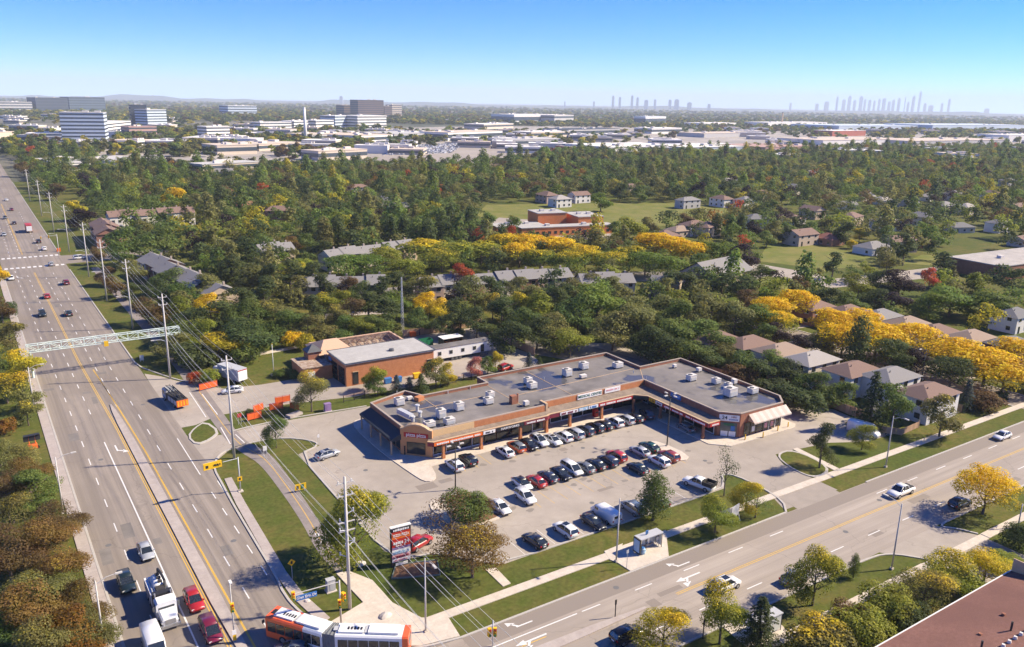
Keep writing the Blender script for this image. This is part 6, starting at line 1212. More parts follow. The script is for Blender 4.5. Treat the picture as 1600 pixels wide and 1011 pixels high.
# --- near trees: base on the ground
for a in (
 ((36.18,94.88), 12.5, 11.5, 'round', 'lg', .3, 'large yellowing maple beside the utility pole at the plaza corner'), ((38.43,139.16), 6.8, 5.5, 'round', 'g', 0, 'dark green young tree on the lawn by the plaza drive'), ((50.16,153.47), 9.5, 7.5, 'round', 'ol', .35, 'big olive and gold tree beside the orange site barriers'),
 ((66.29,157.89), 6.2, 6.0, 'round', 'lg', .25, 'light green tree in front of the brick station wall'), ((65.97,155.73), 4.6, 4.5, 'round', 'g', 0, 'small green tree just left of the plaza back fence'), ((79.59,154.08), 7.0, 7.0, 'round', 'ol', .35, 'olive tree in front of the office trailer'), ((82.41,153.46), 5.5, 4.5, 'round', 'yg', .2, 'yellow-green small tree beside the olive tree at the trailer'),
 ((69.97,154.35), 4.8, 4.2, 'spruce', 'bl', 0, 'left small blue spruce behind the plaza roof'), ((72.25,152.56), 4.4, 4.2, 'spruce', 'bl', 0, 'middle small blue spruce behind the plaza roof'), ((74.28,150.92), 5.4, 4.8, 'spruce', 'dg', 0, 'right small dark spruce behind the plaza roof'),
 ((90.44,154.98), 5.4, 4.2, 'round', 'pk', 0, 'pinkish red small tree in front of the trailer'), ((94.27,155.46), 4.6, 5.0, 'round', 'g', 0, 'green small tree right of the pinkish red one'), ((96.61,155.75), 5.6, 4.2, 'round', 'yg', .3, 'yellow small tree at the right end of the trailer'), ((104.95,153.74), 4.8, 3.6, 'spruce', 'bl', 0, 'blue spruce behind the plaza roof near the yard fence corner'), ((107,152.01), 3.6, 3.2, 'spruce', 'dg', 0, 'small dark spruce behind the plaza roof near the yard fence corner'),
 ((55.53,97.89), 5.6, 8.6, 'shrub', 'g', .05, 'big green bush on the planted parking island'), ((58.08,97.29), 4.2, 4.6, 'shrub', 'br', 0, 'reddish bush on the planted parking island'), ((48.75,90), 10.0, 9.0, 'sparse', 'br', 0, 'half bare rusty tree right of the tall plaza sign'), ((48.61,83.69), 8.2, 9.5, 'wide', 'ob', .25, 'orange-brown weeping tree on the corner lawn'), ((52.83,85.21), 5.0, 4.5, 'sparse', 'ob', .2, 'thin orange tree at the lot edge right of the weeping tree'),
 ((80.72,82.57), 8.4, 5.6, 'tall', 'g', 0, 'slim green maple on the lawn right of the bus shelter'), ((96.58,82.51), 9.6, 4.4, 'sparse', 'dg', 0, 'thin half bare conifer by the pickup with the stake bed'), ((86.4,74.86), 6.0, 6.2, 'round', 'lg', .25, 'light green tree on the verge left of the grey board'), ((95.48,76.84), 5.6, 5.6, 'round', 'yg', .3, 'yellow-green tree on the lawn near the plaza drive'), ((95.35,74.76), 5.2, 5.0, 'sparse', 'g', 0, 'small green tree on the verge nearest the plaza drive'),
 ((119.61,81.03), 9.2, 6.2, 'pine', 'dg', 0, 'dark pine on the grass island at the plaza drive'), ((133.66,82.08), 5.4, 5.6, 'round', 'lg', .1, 'small light green tree beside the white delivery van'), ((152.83,77.88), 9.0, 8.6, 'round', 'ol', .2, 'olive and orange maple beside the right sidewalk'),
 ((128.33,56.46), 8.6, 9.4, 'wide', 'yg', .75, 'golden yellow tree on the near verge above the dark crossover'), ((83.55,55.01), 9.2, 7.4, 'round', 'lg', .32, 'golden-green street tree on the near grass island'), ((93.87,56.13), 3.8, 1.8, 'tall', 'g', 0, 'tiny sapling beside the dark lamp on the near island'), ((67.22,55.91), 8.6, 6.6, 'round', 'lg', .38, 'golden-green tree at the bottom edge left of the dark spruce'), ((60.13,58.32), 5.8, 7.0, 'round', 'yg', .42, 'yellow-orange tree at the bottom edge by the black crossover'),
 ((69.68,52.21), 8.5, 6.5, 'spruce', 'dg', 0, 'dark spruce at the bottom edge left of the shelter'), ((75.45,48.28), 5.5, 9, 'shrub', 'ol', .4, 'golden olive shrub at the bottom edge before the brown roof'), ((82.19,46.92), 5.5, 8, 'shrub', 'lg', .15, 'light green shrub before the brown roof'), ((88.38,47.52), 6.0, 8, 'shrub', 'lg', .1, 'tall light green shrub by the near sidewalk'), ((83.37,49.08), 4.2, 6, 'shrub', 'br', .05, 'brownish shrub by the near sidewalk'),
 ((94.83,46.71), 5.8, 8.5, 'round', 'ol', .35, 'gold and green round tree by the brown roof eave'), ((101.98,46.48), 6.0, 9, 'round', 'lg', .4, 'left golden tree beside the brown roof corner'), ((107.67,45.63), 5.8, 8.5, 'round', 'yg', .4, 'right golden tree beside the brown roof corner'), ((114.51,46.07), 3.0, 6, 'shrub', 'lg', 0, 'low pale shrub by the near drive'), ((122.1,47.83), 4.5, 6.5, 'shrub', 'dg', 0, 'dark shrub at the right edge by the white lamp'), ((88.93,45.69), 4.5, 7, 'shrub', 'dg', 0, 'dark shrub in the shade of the brown roof eave'),
 ((145.04,88.11), 13.2, 8.5, 'spruce', 'dg', 0, 'tall dark spruce behind the white delivery van'), ((147.72,85), 10.5, 7.5, 'round', 'g', .1, 'green tree right of the tall dark spruce'), ((172.76,83.48), 7.6, 5.0, 'spruce', 'bl', 0, 'blue spruce beside the clipped hedge'), ((176.74,81.16), 4.5, 8, 'shrub', 'br', 0, 'brownish shrub right of the blue spruce'), ((51.54,178.34), 2.0, 5, 'shrub', 'g', 0, 'low green shrub by the flagpole'), ((54.85,175.39), 2.2, 6, 'shrub', 'g', 0, 'second low green shrub between flagpole and station'),
 ((38.44,157.44), 1.8, 2.2, 'shrub', 'dg', 0, 'tiny dark shrub by the orange barriers'), ((33.18,183.76), 3.0, 3.6, 'shrub', 'r', 0, 'red bush at the station drive entrance'), ((36.22,181.02), 4.2, 5, 'shrub', 'lg', .0, 'pale green bush left of the grey box truck'),
 # left bank of the wide road
 ((0.67,201.47), 8.5, 9, 'round', 'yg', .4, 'yellowing tree right under the gantry end on the left bank'), ((0.05,174.02), 5.5, 6.5, 'round', 'ol', .3, 'olive tree just above the solar message sign'), ((-1.12,142.01), 6.5, 7.5, 'round', 'ob', .05, 'orange-brown tree between message sign and pine on the left bank'), ((-5.29,147.12), 8, 9, 'round', 'ol', .1, 'olive tree cut by the left edge below the message sign'), ((-4.48,114.4), 8, 9, 'round', 'br', .05, 'rusty maple cut by the left edge in the lower bank'), ((2.19,122.67), 6.5, 7.5, 'round', 'br', .1, 'rusty tree by the left sidewalk above the dark crossover'), ((-2.33,99.17), 8, 9, 'round', 'ob', .08, 'orange-brown tree low on the left bank'), ((2.57,93.48), 6, 7, 'round', 'ol', .1, 'olive tree by the left sidewalk at the bottom edge'), ((-3.08,189.88), 7, 8.5, 'round', 'lg', .45, 'yellow-green tree on the left bank opposite the gantry'), ((-0.63,184.25), 8, 8, 'round', 'ol', .45, 'gold and olive tree on the left bank near the gantry end'), ((-3.99,170.93), 4, 5, 'shrub', 'o', .1, 'orange bush at the left edge above the solar sign'), ((-4.07,209.19), 8, 8, 'round', 'g', .3, 'green tree at the left edge under the gantry'),
 ((-1.1,233.06), 7.5, 8, 'round', 'ol', .2, 'olive tree on the left bank above the gantry'), ((-2.27,261.8), 8, 7, 'round', 'br', .1, 'rusty tree at the left edge above the gantry'), ((-2.05,312.31), 8, 7, 'round', 'yg', .8, 'yellow tree at the left edge by the far crossing'), ((-0.74,266.53), 6, 6, 'shrub', 'dg', 0, 'dark bush on the left bank below the yellow tree'),
 ((-2.41,150.94), 6, 8, 'shrub', 'ol', .05, 'olive bush on the left bank below the solar sign'), ((-0.45,134.19), 7.5, 9, 'pine', 'g', 0, 'bluish green pine on the left bank'), ((-4.23,136.45), 7, 8, 'round', 'br', .05, 'rusty tree at the left edge beside the pine'), ((-3.99,125.35), 7.5, 8.5, 'round', 'ol', .2, 'olive tree at the left edge below the pine'),
 ((-0.2,117.21), 7.2, 9, 'round', 'ob', .1, 'orange-brown maple on the left bank, upper of the big ones'), ((0.68,107.91), 6.8, 8.5, 'round', 'ob', .15, 'orange-brown maple on the left bank beside the dark crossover'), ((-2.14,102.63), 7.4, 9, 'round', 'ol', .2, 'olive and rust maple on the lower left bank'), ((2.05,98.62), 6.2, 7.5, 'round', 'ob', .1, 'orange maple by the left sidewalk beside the utility truck'), ((1.14,92.4), 6.8, 8, 'round', 'o', .1, 'orange maple at the lower left corner of the bank'), ((-4.63,99.21), 6.6, 8, 'round', 'g', .05, 'green tree in the lower left corner'), ((-1.72,92.88), 7, 8, 'round', 'ol', .15, 'olive tree at the bottom edge of the left bank')): T(*a)
# --- belts: crown tops at their heights
for a in (
 ((41.61,351.26), 13, 13, 'round', 'g'), ((55.23,344.63), 13, 14, 'round', 'g'), ((37.27,329.17), 10, 9, 'round', 'g'), ((30.66,340.82), 7, 6, 'round', 'br'), ((29.15,299.54), 7, 7, 'round', 'br'), ((29.21,279.57), 7, 7, 'round', 'ob'), ((33.38,273.88), 6, 6, 'round', 'dg'), ((32.74,241.19), 8, 9, 'round', 'br'), ((36.94,296.73), 9, 9, 'round', 'ol'), ((45.11,273.99), 9, 11, 'round', 'g'), ((39.67,259.26), 9, 11, 'round', 'dg'), ((40.05,234.25), 9, 7, 'tall', 'lg'), ((49.05,237.73), 8, 8, 'round', 'yg', .6), ((51.8,256.03), 10, 12, 'pine', 'ol'), ((40.66,218.99), 9, 12, 'round', 'dg'), ((48.03,218.44), 10, 12, 'pine', 'dg'), ((49.29,196.58), 10, 12, 'round', 'dg'), ((41.41,195.76), 8, 11, 'round', 'yg', .3), ((35.61,195.37), 7, 11, 'shrub', 'dg'), ((32.76,203.27), 7, 9, 'round', 'ol'), ((69.82,309.15), 12, 11, 'round', 'ol'), ((75.44,296.02), 14, 10, 'tall', 'dg'), ((64.88,273.6), 12, 11, 'tall', 'dg'), ((67.59,260.46), 11, 10, 'tall', 'ol'), ((55.42,227.01), 11, 13, 'pine', 'dg'), ((45.63,251.97), 9, 10, 'round', 'g'), ((53.96,215.2), 10, 11, 'round', 'g'), ((36.82,234.15), 7, 8, 'round', 'ob'), ((36.48,214.89), 7, 9, 'round', 'g', .1), ((47.02,201.99), 7, 8, 'round', 'dg'),
 ((72.74,254.46), 12, 10, 'pine', 'dg'), ((79.24,257.2), 12, 11, 'pine', 'dg'), ((84.2,250.91), 12, 11, 'pine', 'dg'), ((83.49,237.14), 11, 9, 'pine', 'dg'), ((65.78,241.14), 11, 10, 'pine', 'dg'), ((76.5,240.76), 10, 10, 'pine', 'ol'), ((102.64,326.95), 8, 7, 'round', 'ob'), ((106.74,320.27), 10, 9, 'round', 'g'), ((106.9,305.64), 9, 9, 'round', 'dg'), ((105.57,274.95), 9, 14, 'wide', 'bg'), ((112.13,271.57), 9, 14, 'wide', 'bg', .1), ((89.18,279.53), 8, 10, 'wide', 'lg'), ((122.04,276.62), 11, 11, 'wide', 'lg', .2), ((121.81,259.47), 9, 11, 'wide', 'lg', .1), ((140.21,280.74), 12, 16, 'wide', 'lg', .45), ((140.3,265.94), 10, 13, 'wide', 'lg', .3), ((150.59,272.05), 11, 14, 'wide', 'lg', .25), ((160.44,270.52), 11, 13, 'wide', 'lg', .3), ((176.19,277.45), 12, 15, 'wide', 'lg', .5), ((178.26,302.86), 10, 6, 'tall', 'r'), ((196.2,303.61), 9, 8, 'round', 'r'),
 ((91.2,238.27), 9, 9, 'round', 'br', .1), ((92.02,227.15), 9, 8, 'round', 'g'), ((97.43,224.34), 11, 11, 'pine', 'dg'), ((103.18,224.62), 12, 11, 'pine', 'dg'), ((108.48,220.63), 11, 11, 'round', 'ol', .2), ((126.48,227.63), 12, 9, 'round', 'r', 0, 'bright red maple in front of the long grey terrace'), ((104.51,207.16), 8.5, 8, 'round', 'yg', .75, 'bright yellow maple right of the radio mast'), ((105.37,199.91), 8, 7, 'round', 'yg', .55), ((120.47,206.79), 12, 11, 'round', 'ol'), ((127.41,208.42), 11, 10, 'pine', 'dg'), ((115.87,183.6), 11, 12, 'pine', 'dg'), ((106.6,190.75), 10, 9, 'round', 'dg'), ((107.03,182.58), 9, 9, 'round', 'dg'), ((100.51,187.01), 7, 8, 'round', 'dg'), ((95.06,193.61), 8, 7, 'round', 'g'), ((78.75,224.45), 8, 8, 'round', 'lg', .3), ((83.45,224.78), 8, 8, 'round', 'lg', .2), ((82.83,213.06), 8, 9, 'round', 'br'), ((88.68,214.23), 9, 10, 'pine', 'dg'), ((89.42,204.46), 10, 10, 'pine', 'dg'), ((62.15,219.62), 9, 11, 'round', 'ol', .2), ((58.06,217.99), 8, 10, 'round', 'g'), ((63.39,209.38), 8, 10, 'round', 'g', .1), ((67.3,205.34), 7, 9, 'round', 'ol'), ((61.08,199.48), 5, 5.5, 'shrub', 'yg', .75, 'vivid yellow bush at the edge of the station lawn'), ((63.17,195.54), 5, 5, 'shrub', 'yg', .15), ((57.48,207.45), 6, 9, 'shrub', 'g'), ((51.98,199.84), 6, 8, 'shrub', 'g'), ((70.08,200.92), 5, 8, 'shrub', 'ol'), ((77.64,203.96), 6, 8, 'round', 'g'), ((79.7,198.92), 6, 7, 'round', 'lg'), ((83.46,200.75), 6, 7, 'round', 'g'), ((86.39,197.93), 5, 8, 'shrub', 'g'), ((73.44,198.04), 4, 7, 'shrub', 'g'), ((46.93,192.86), 6, 8, 'shrub', 'g', .1),
 ((183.37,270.14), 12, 14, 'wide', 'lg', .75), ((171.6,259.81), 11, 12, 'wide', 'lg', .7), ((191.41,262.46), 12, 15, 'wide', 'lg', .75), ((174.06,248.76), 10, 12, 'wide', 'bg', .35), ((190.44,242.03), 11, 13, 'wide', 'lg', .5), ((181.49,240.29), 10, 12, 'wide', 'bg', .4), ((213.84,264.76), 12, 9, 'tall', 'ol'), ((242.64,276.42), 14, 14, 'round', 'lg', .1), ((235.93,251.94), 12, 15, 'wide', 'yg', .85), ((233.54,239.72), 12, 13, 'wide', 'yg', .8), ((235.18,229.57), 11, 13, 'wide', 'yg', .75), ((206.23,234.04), 11, 13, 'wide', 'bg', .35), ((206.13,224.62), 10, 13, 'wide', 'bg', .1), ((209.1,215.59), 10, 12, 'wide', 'bg', .05), ((195.11,230.26), 10, 12, 'wide', 'bg', .4), ((244.25,223.28), 11, 14, 'wide', 'bg', .05), ((247.71,213.05), 11, 11, 'round', 'pu'), ((225.27,213.36), 9, 10, 'round', 'g'), ((241.93,212.53), 9, 9, 'round', 'ol'),
 ((137.27,206.3), 10, 10, 'round', 'ol'), ((127.99,183.27), 11, 9, 'tall', 'lg', .1), ((141.46,192.5), 11, 11, 'round', 'dg'), ((151.7,198.62), 10, 11, 'round', 'ol'), ((143.84,176.05), 13, 15, 'round', 'bg', 0, 'large bright green maple behind the plaza lane'), ((134.87,173.28), 11, 12, 'round', 'g'), ((167.93,197.52), 9, 12, 'pine', 'ol'), ((167.63,208.87), 8, 11, 'pine', 'ol'), ((152.99,168.18), 10, 13, 'round', 'ol'), ((175.87,192.53), 7, 4, 'spruce', 'bl', 0, 'lone blue spruce above the olive trees behind the plaza'), ((166.47,165.28), 11, 10, 'round', 'lg'), ((161.02,167.48), 10, 11, 'round', 'ol'), ((139.93,157.44), 12, 13, 'round', 'ol', .05), ((132.91,155.58), 11, 11, 'round', 'ol'), ((169.72,155.86), 12, 14, 'round', 'ol'), ((171.24,148.31), 11, 12, 'round', 'ol'), ((177.71,145.13), 10, 12, 'round', 'bg'), ((186.43,191.64), 10, 13, 'pine', 'dg'), ((190.89,185.75), 10, 13, 'pine', 'dg'), ((200.49,180.67), 10, 12, 'pine', 'dg'), ((202.24,173.99), 10, 12, 'pine', 'dg'), ((227.97,187.95), 9, 11, 'round', 'g'), ((192.27,161.17), 9, 9, 'round', 'br'), ((122.22,166.38), 9, 11, 'round', 'ol'), ((119.72,156.73), 8, 10, 'round', 'lg', .1, 'bright light green young tree just behind the plaza roof'), ((117.13,174.16), 10, 10, 'round', 'g'), ((108.24,166.71), 9, 10, 'round', 'dg'), ((115.85,166.14), 9, 9, 'round', 'dg'), ((145.91,145.26), 10, 12, 'round', 'g'), ((149.23,141.23), 10, 12, 'round', 'g'), ((137.39,140.79), 8, 11, 'round', 'dg'), ((137.51,146.92), 9, 10, 'round', 'dg'), ((149.64,135.31), 9, 10, 'round', 'g'), ((138.96,133.47), 8, 10, 'round', 'g'), ((141.63,129.58), 7, 9, 'round', 'dg'), ((147.84,129.16), 7, 8, 'round', 'ol'), ((146.6,122.01), 7, 8, 'round', 'g'), ((144.52,116.39), 7, 8, 'round', 'dg'), ((141.21,119.05), 6, 8, 'shrub', 'br'), ((153.57,119.84), 7, 8, 'round', 'g'), ((150.29,112.01), 7, 8, 'round', 'dg'), ((147.78,104.02), 7, 8, 'round', 'g'), ((139.72,109.48), 6, 8, 'shrub', 'dg'), ((139.94,104.49), 6, 8, 'shrub', 'dg'), ((140.16,99.71), 6, 7, 'shrub', 'dg'), ((150.4,98.48), 6, 7, 'round', 'g'), ((148.69,100.31), 5, 7, 'shrub', 'g'),
 ((264.15,184.15), 11, 9, 'pine', 'dg', 0, 'lone dark pine beside the fenced field'), ((316.78,188.21), 14, 11, 'pine', 'dg'), ((294.2,181.26), 11, 10, 'round', 'ol'), ((252.62,156.72), 10, 10, 'round', 'dg'), ((255.92,151.92), 11, 13, 'round', 'pu', 0, 'dark purple-leaved tree near the rusty small tree'), ((282.85,156.89), 8, 6, 'round', 'r', 0, 'rusty red small tree before the brick school'), ((289.54,156.27), 7, 6, 'round', 'bg'), ((315.21,170.23), 9, 7, 'tall', 'dg'), ((249.36,130.51), 10, 15, 'round', 'bg', .05), ((255.77,124.01), 10, 15, 'round', 'bg'), ((240.27,132.29), 9, 12, 'round', 'bg', .05), ((289.36,144.49), 8, 6, 'tall', 'lg', .1), ((299.7,136.91), 10, 11, 'round', 'dg'), ((244.2,159.37), 9, 11, 'round', 'lg'), ((216.38,152.21), 9, 11, 'round', 'dg'), ((233.27,146.01), 8, 9, 'round', 'dg'), ((251.45,116.69), 8, 9, 'round', 'g'), ((221.73,147.17), 8, 9, 'round', 'g'), ((234.56,140.23), 8, 10, 'round', 'pu'),
 ((188.97,150.48), 10, 10, 'wide', 'yg', .75), ((201.19,151.41), 11, 10, 'wide', 'yg', .8), ((180,140.89), 9, 10, 'wide', 'lg', .6), ((192.83,132.67), 10, 10, 'wide', 'yg', .85), ((199.95,128.77), 10, 11, 'wide', 'yg', .8), ((181.25,120.61), 10, 11, 'wide', 'yg', .7), ((186.77,114.78), 11, 15, 'wide', 'yg', .7, 'broad golden locust in the middle of the yellow street trees'), ((197.12,111.15), 10.5, 12, 'wide', 'yg', .75), ((178.67,124.59), 8, 8, 'round', 'ol'), ((194,97.99), 10, 12, 'wide', 'yg', .8), ((191.56,89.5), 10.5, 14, 'wide', 'yg', .75, 'largest golden locust at the right above the clipped hedge'), ((210.98,92.37), 9, 10, 'wide', 'yg', .7), ((188.94,84.07), 9, 10, 'wide', 'yg', .8), ((187.99,110.36), 6, 6, 'round', 'g'),
 ((86.48,493.12), 13, 14, 'round', 'yg', .65, 'large golden tree beyond the white terrace'), ((34.44,467.37), 11, 11, 'round', 'yg', .35), ((34.23,433.56), 11, 12, 'round', 'pu'), ((32.55,565.64), 11, 11, 'round', 'br'), ((22.73,739.87), 12, 12, 'round', 'br'), ((89.83,433.46), 11, 11, 'round', 'lg', .1), ((108.47,470.25), 15, 10, 'tall', 'dg'), ((97.82,401.55), 11, 12, 'round', 'g'), ((107.3,402.13), 12, 12, 'round', 'lg')): T(a[0], a[1], a[2]*1.17, *a[3:])
for k, px in enumerate((482, 505, 527, 555, 583, 610, 632, 650, 668, 690, 712, 735)):
    pass
for a in (((113.78,338.45), 'dg'), ((116.68,328.22), 'ol'), ((123.69,330.12), 'dg'), ((133.33,333.85), 'dg'), ((138.74,326.7), 'ol'), ((143.8,319.78), 'dg'), ((150.63,320.1), 'dg'), ((151.44,310.31), 'g'), ((154.66,305.82), 'dg'), ((169.75,321.55), 'dg'), ((171.37,311.33), 'ol'), ((191.13,332.66), 'dg')): T(a[0], 15, 8.5, 'tall', a[1])
for a in (((321.48,481.77), 12, 12, 'round', 'g'), ((303.5,440.9), 11, 10, 'round', 'g'), ((326.06,450.52), 11, 10, 'tall', 'dg'), ((340.12,454.74), 11, 10, 'round', 'dg'), ((347.13,441.94), 11, 11, 'round', 'dg'), ((308.16,378.26), 12, 14, 'round', 'bg'), ((355.18,416.24), 13, 12, 'round', 'dg'), ((362.75,405.49), 12, 12, 'round', 'g', .15), ((408.88,435.57), 13, 14, 'round', 'ol'), ((399.14,409.56), 12, 12, 'round', 'g'), ((410.23,398.72), 13, 14, 'round', 'pu'), ((414.5,387.07), 10, 10, 'round', 'g'), ((420.14,374.11), 11, 11, 'round', 'ol'), ((414.25,352.49), 10, 11, 'round', 'dg'), ((394.15,322.8), 10, 10, 'round', 'g'), ((369.62,311.2), 8, 9, 'round', 'dg'),
 ((316.32,247.34), 9, 9, 'round', 'dg'), ((332.92,245.7), 10, 10, 'round', 'g'), ((338.54,232.33), 12, 11, 'round', 'dg'), ((354.16,234.47), 7, 8, 'round', 'yg', .3), ((333.5,224.33), 5, 6, 'shrub', 'yg', .4), ((349.61,216.28), 11, 10, 'round', 'g'), ((350.35,252.11), 10, 11, 'round', 'ol'), ((317.13,255.68), 10, 10, 'round', 'ol'), ((266.13,289.24), 11, 10, 'round', 'ol'), ((298.73,297.56), 10, 10, 'round', 'br'), ((302.44,279.3), 12, 7, 'tall', 'dg'), ((305.02,272.88), 12, 7, 'tall', 'g'), ((313.93,273.91), 12, 7, 'tall', 'dg'), ((307.78,260.18), 10, 10, 'round', 'pu'), ((299.55,245.26), 8, 9, 'round', 'g'), ((363.18,214.19), 11, 11, 'round', 'g'), ((369.18,206.76), 11, 12, 'round', 'bg'), ((199.96,332.49), 12, 10, 'round', 'g'), ((217.12,336.17), 9, 9, 'round', 'ol'), ((246.47,289.65), 10, 10, 'round', 'g')): T(*a)
# --- fill: woods and gardens, kept clear of roads, fields, roofs
HOUSES = [(o.location.x, o.location.y, o.name[0] == 'h') for o in C.objects if o.name.startswith(('house', 'terraced', 'school', 'gabled'))]
def inside(p, poly):
    c = False; j = len(poly)-1
    for i in range(len(poly)):
        (a, b), (d, e) = poly[i], poly[j]
        if (b > p[1]) != (e > p[1]) and p[0] < (d-a)*(p[1]-b)/(e-b)+a: c = not c
        j = i
    return c
CLEAR = [[(190.53,329.67), (260.66,445.48), (369.16,411.67), (419.34,358.33), (386.51,326.2), (302.46,310.77), (237.33,280.21), (208.21,295.03)], [(257.82,218.97), (308.63,253.81), (331.12,254.94), (329.89,205.62), (296.65,183.91), (245.64,173.08), (233.46,197.54)], [(243.56,174.2), (320.04,181.79), (364.92,196.4), (404.16,176.21), (334.1,143.7), (300.87,155.19)], [(182, 70), (196, 70), (196, 172), (182, 172)], [(-60, 50), (-60, 1400), (14, 1400), (24, 700), (30, 380), (34, 200), (40, 50)], [(28, 344), (62, 350), (62, 370), (24, 372)], [(96, 233), (182, 226), (234, 193), (264, 204), (184, 250), (100, 256)], [(28, 140), (28, 200), (112, 200), (122, 165), (150, 130), (152, 60), (28, 60)]]
ZONES = [[(26.99,580.23), (24.93,833.91), (16.44,1096.43), (104.72,1034.81), (80.88,813.68), (47.51,611.17)], [(47.51,611.17), (80.88,813.68), (220.74,763.12), (403.87,696.91), (116.21,200.08), (62.43,197.17), (44.69,197.91), (35.15,203.33), (40.24,278.86)], [(403.87,696.91), (647.46,851.05), (1046.8,812.51), (1583.57,723.45), (299.26,127.53), (227.18,138.57), (213.41,174.37), (162.59,130.94), (136.3,158.77), (116.21,200.08)], [(147, 80), (300, 80), (300, 170), (150, 170)]]
rs = random.Random(3); pts_ = [(t[0], t[1], t[3]) for t in TREES]
grid = {}
def near(x, y, d):
    gx, gy = int(x//16), int(y//16)
    for i in range(gx-1, gx+2):
        for j in range(gy-1, gy+2):
            for a, b, w in grid.get((i, j), ()):
                if (a-x)**2+(b-y)**2 < (d*.5+w*.5)**2*.40: return True
    return False
for p in pts_: grid.setdefault((int(p[0]//16), int(p[1]//16)), []).append(p)
fill = []
xs = [p[0] for z in ZONES for p in z]; ys_ = [p[1] for z in ZONES for p in z]
for _ in range(26000):
    x, y = rs.uniform(min(xs), max(xs)), rs.uniform(min(ys_), max(ys_)); p = (x, y)
    if not any(inside(p, z) for z in ZONES) or any(inside(p, z) for z in CLEAR): continue
    d_ = dist(x, y); w = rs.uniform(8.5, 13.5) if x > 300 or y > 300 else rs.uniform(7, 11)
    if near(x, y, w): continue
    bad = False
    for a, b, hs_ in HOUSES:
        if abs(a-x) < 9 and abs(b-y) < 8: bad = True; break
        h_ = math.hypot(a, b) or 1.; u = ((a-x)*a+(b-y)*b)/h_; v = abs((a-x)*b-(b-y)*a)/h_
        if hs_ and 0 < u < 13 and v < 5 and rs.random() < .55: bad = True; break
    if bad: continue
    if x > 225 and y < 360 and rs.random() < .5: continue
    grid.setdefault((int(x//16), int(y//16)), []).append((x, y, w)); c = rs.choices(['dg', 'g', 'ol', 'bg', 'lg', 'pu', 'yg', 'br', 'r', 'o'], [20, 30, 22, 12, 9, 4, 4, 3, .6, .6])[0]
    k = rs.choices(['round', 'tall', 'pine', 'spruce', 'wide'], [72, 8, 8, 3, 9])[0]; k = 'round' if c in ('pu', 'r', 'o', 'br') else k
    if k in ('pine', 'spruce'): c = rs.choice(['dg', 'dg', 'ol'])
    H = w*rs.uniform(.85, 1.12) if k != 'tall' else w*1.55
    fill.append((x, y, H, w*.8 if k == 'tall' else w, k, c, rs.uniform(0, .5) if c in ('lg', 'yg', 'ol') else 0., None))
fill.sort(key=lambda t: dist(t[0], t[1]))
room = max(0, 345-len(TREES)); TREES += fill[:room]; rest = fill[room:]
def zone(x, y):
    if x < 6: return 'on the left bank'
    if x < 60 and y < 260: return 'beside the wide road path'
    if x < 70: return 'between wide road and terraces'
    if y < 215 and x < 118: return 'behind the fire station'
    if x < 150 and y > 330: return 'beyond the grey terraces'
    if x < 150: return 'around the grey terraces'
    if y > 300: return 'around the sports field'
    if x < 152: return 'behind the plaza lane'
    if x < 262 and y < 150: return 'on the yellow-tree street'
    if x < 235: return 'behind the plaza houses'
    return 'in the right-hand gardens'
cnt = {}; protos = {}
for i, (x, y, H, Wd, kind, col, gold, lab) in enumerate(sorted(TREES, key=lambda t: screen_x(t[0], t[1]))):
    if not lab:
        cn = CNAME[col]
        if gold > .68 and col in ('yg', 'lg'): cn = 'golden'
        elif gold > .3 and col in ('yg', 'lg', 'bg', 'ol'): cn = 'gold-tipped '+cn
        key = (cn, NOUN[kind], zone(x, y)); cnt[key] = cnt.get(key, 0)+1; lab = '%s %s %s, %s such from the left' % (cn, NOUN[kind], key[2], ordinal(cnt[key]))
    rnd = random.Random(i*7+1); lod = 0 if dist(x, y) < 165 else (1 if dist(x, y) < 310 else 2); pk = PROTO[kind, lod]; cm, tm = pk[i % len(pk)]
    t = thing(OBJN[kind], lab, {'shrub': 'shrub'}.get(kind, 'tree'), (x, y), rnd.uniform(0, 6.28), 'shrubs' if kind == 'shrub' else 'trees around the plaza and houses')
    wn_ = {'tall': 5.0, 'spruce': 5.4, 'shrub': 10., 'pine': 7.2, 'sparse': 8.5}.get(kind, 9.0); t.scale = (Wd/wn_, Wd/wn_*rnd.uniform(.92, 1.08), H/10*(1.0 if kind != 'shrub' else 1.15))
    o = bpy_link('crown', cm, t); b = rnd.uniform(.82, 1.2); c = COL[col]; o.color = (c[0]*b*rnd.uniform(.93, 1.08), c[1]*b, c[2]*b, gold); bpy_link('trunk', tm, t)
# clipped hedge by the right sidewalk
a, b = Vector((170.24,83.64)), Vector((186.95,82.48)); t = thing('hedge', 'long clipped green hedge beside the right sidewalk', 'hedge', (a.x, a.y)); r_ = np.random.RandomState(4); n = 2600; f = r_.rand(n); d = np.array([b.x-a.x, b.y-a.y]); L_ = np.linalg.norm(d); d /= L_; nn = np.array([-d[1], d[0]])
u = r_.uniform(-1, 1, n)*1.0; z = np.where(r_.rand(n) < .5, 1.9+r_.normal(0, .08, n), r_.uniform(.1, 1.9, n)); u = np.where(z < 1.8, np.sign(u)*1.0+r_.normal(0, .07, n), u)
P_ = np.stack([f*L_*d[0]+u*nn[0], f*L_*d[1]+u*nn[1], z], 1); O_ = np.stack([np.sign(u)*nn[0]*.7, np.sign(u)*nn[1]*.7, np.where(z > 1.8, 1., .2)], 1); o = bpy_link('foliage', np_mesh('foliage', leaves(r_, P_, O_, .38), 'foliage'), t); o.color = (.045, .08, .02, 0)
MB().box((b.x-a.x)/2, (b.y-a.y)/2, .05, L_, 1.5, 1.6, math.atan2(d[1], d[0])).build('stems', 'bark', t, world=False)
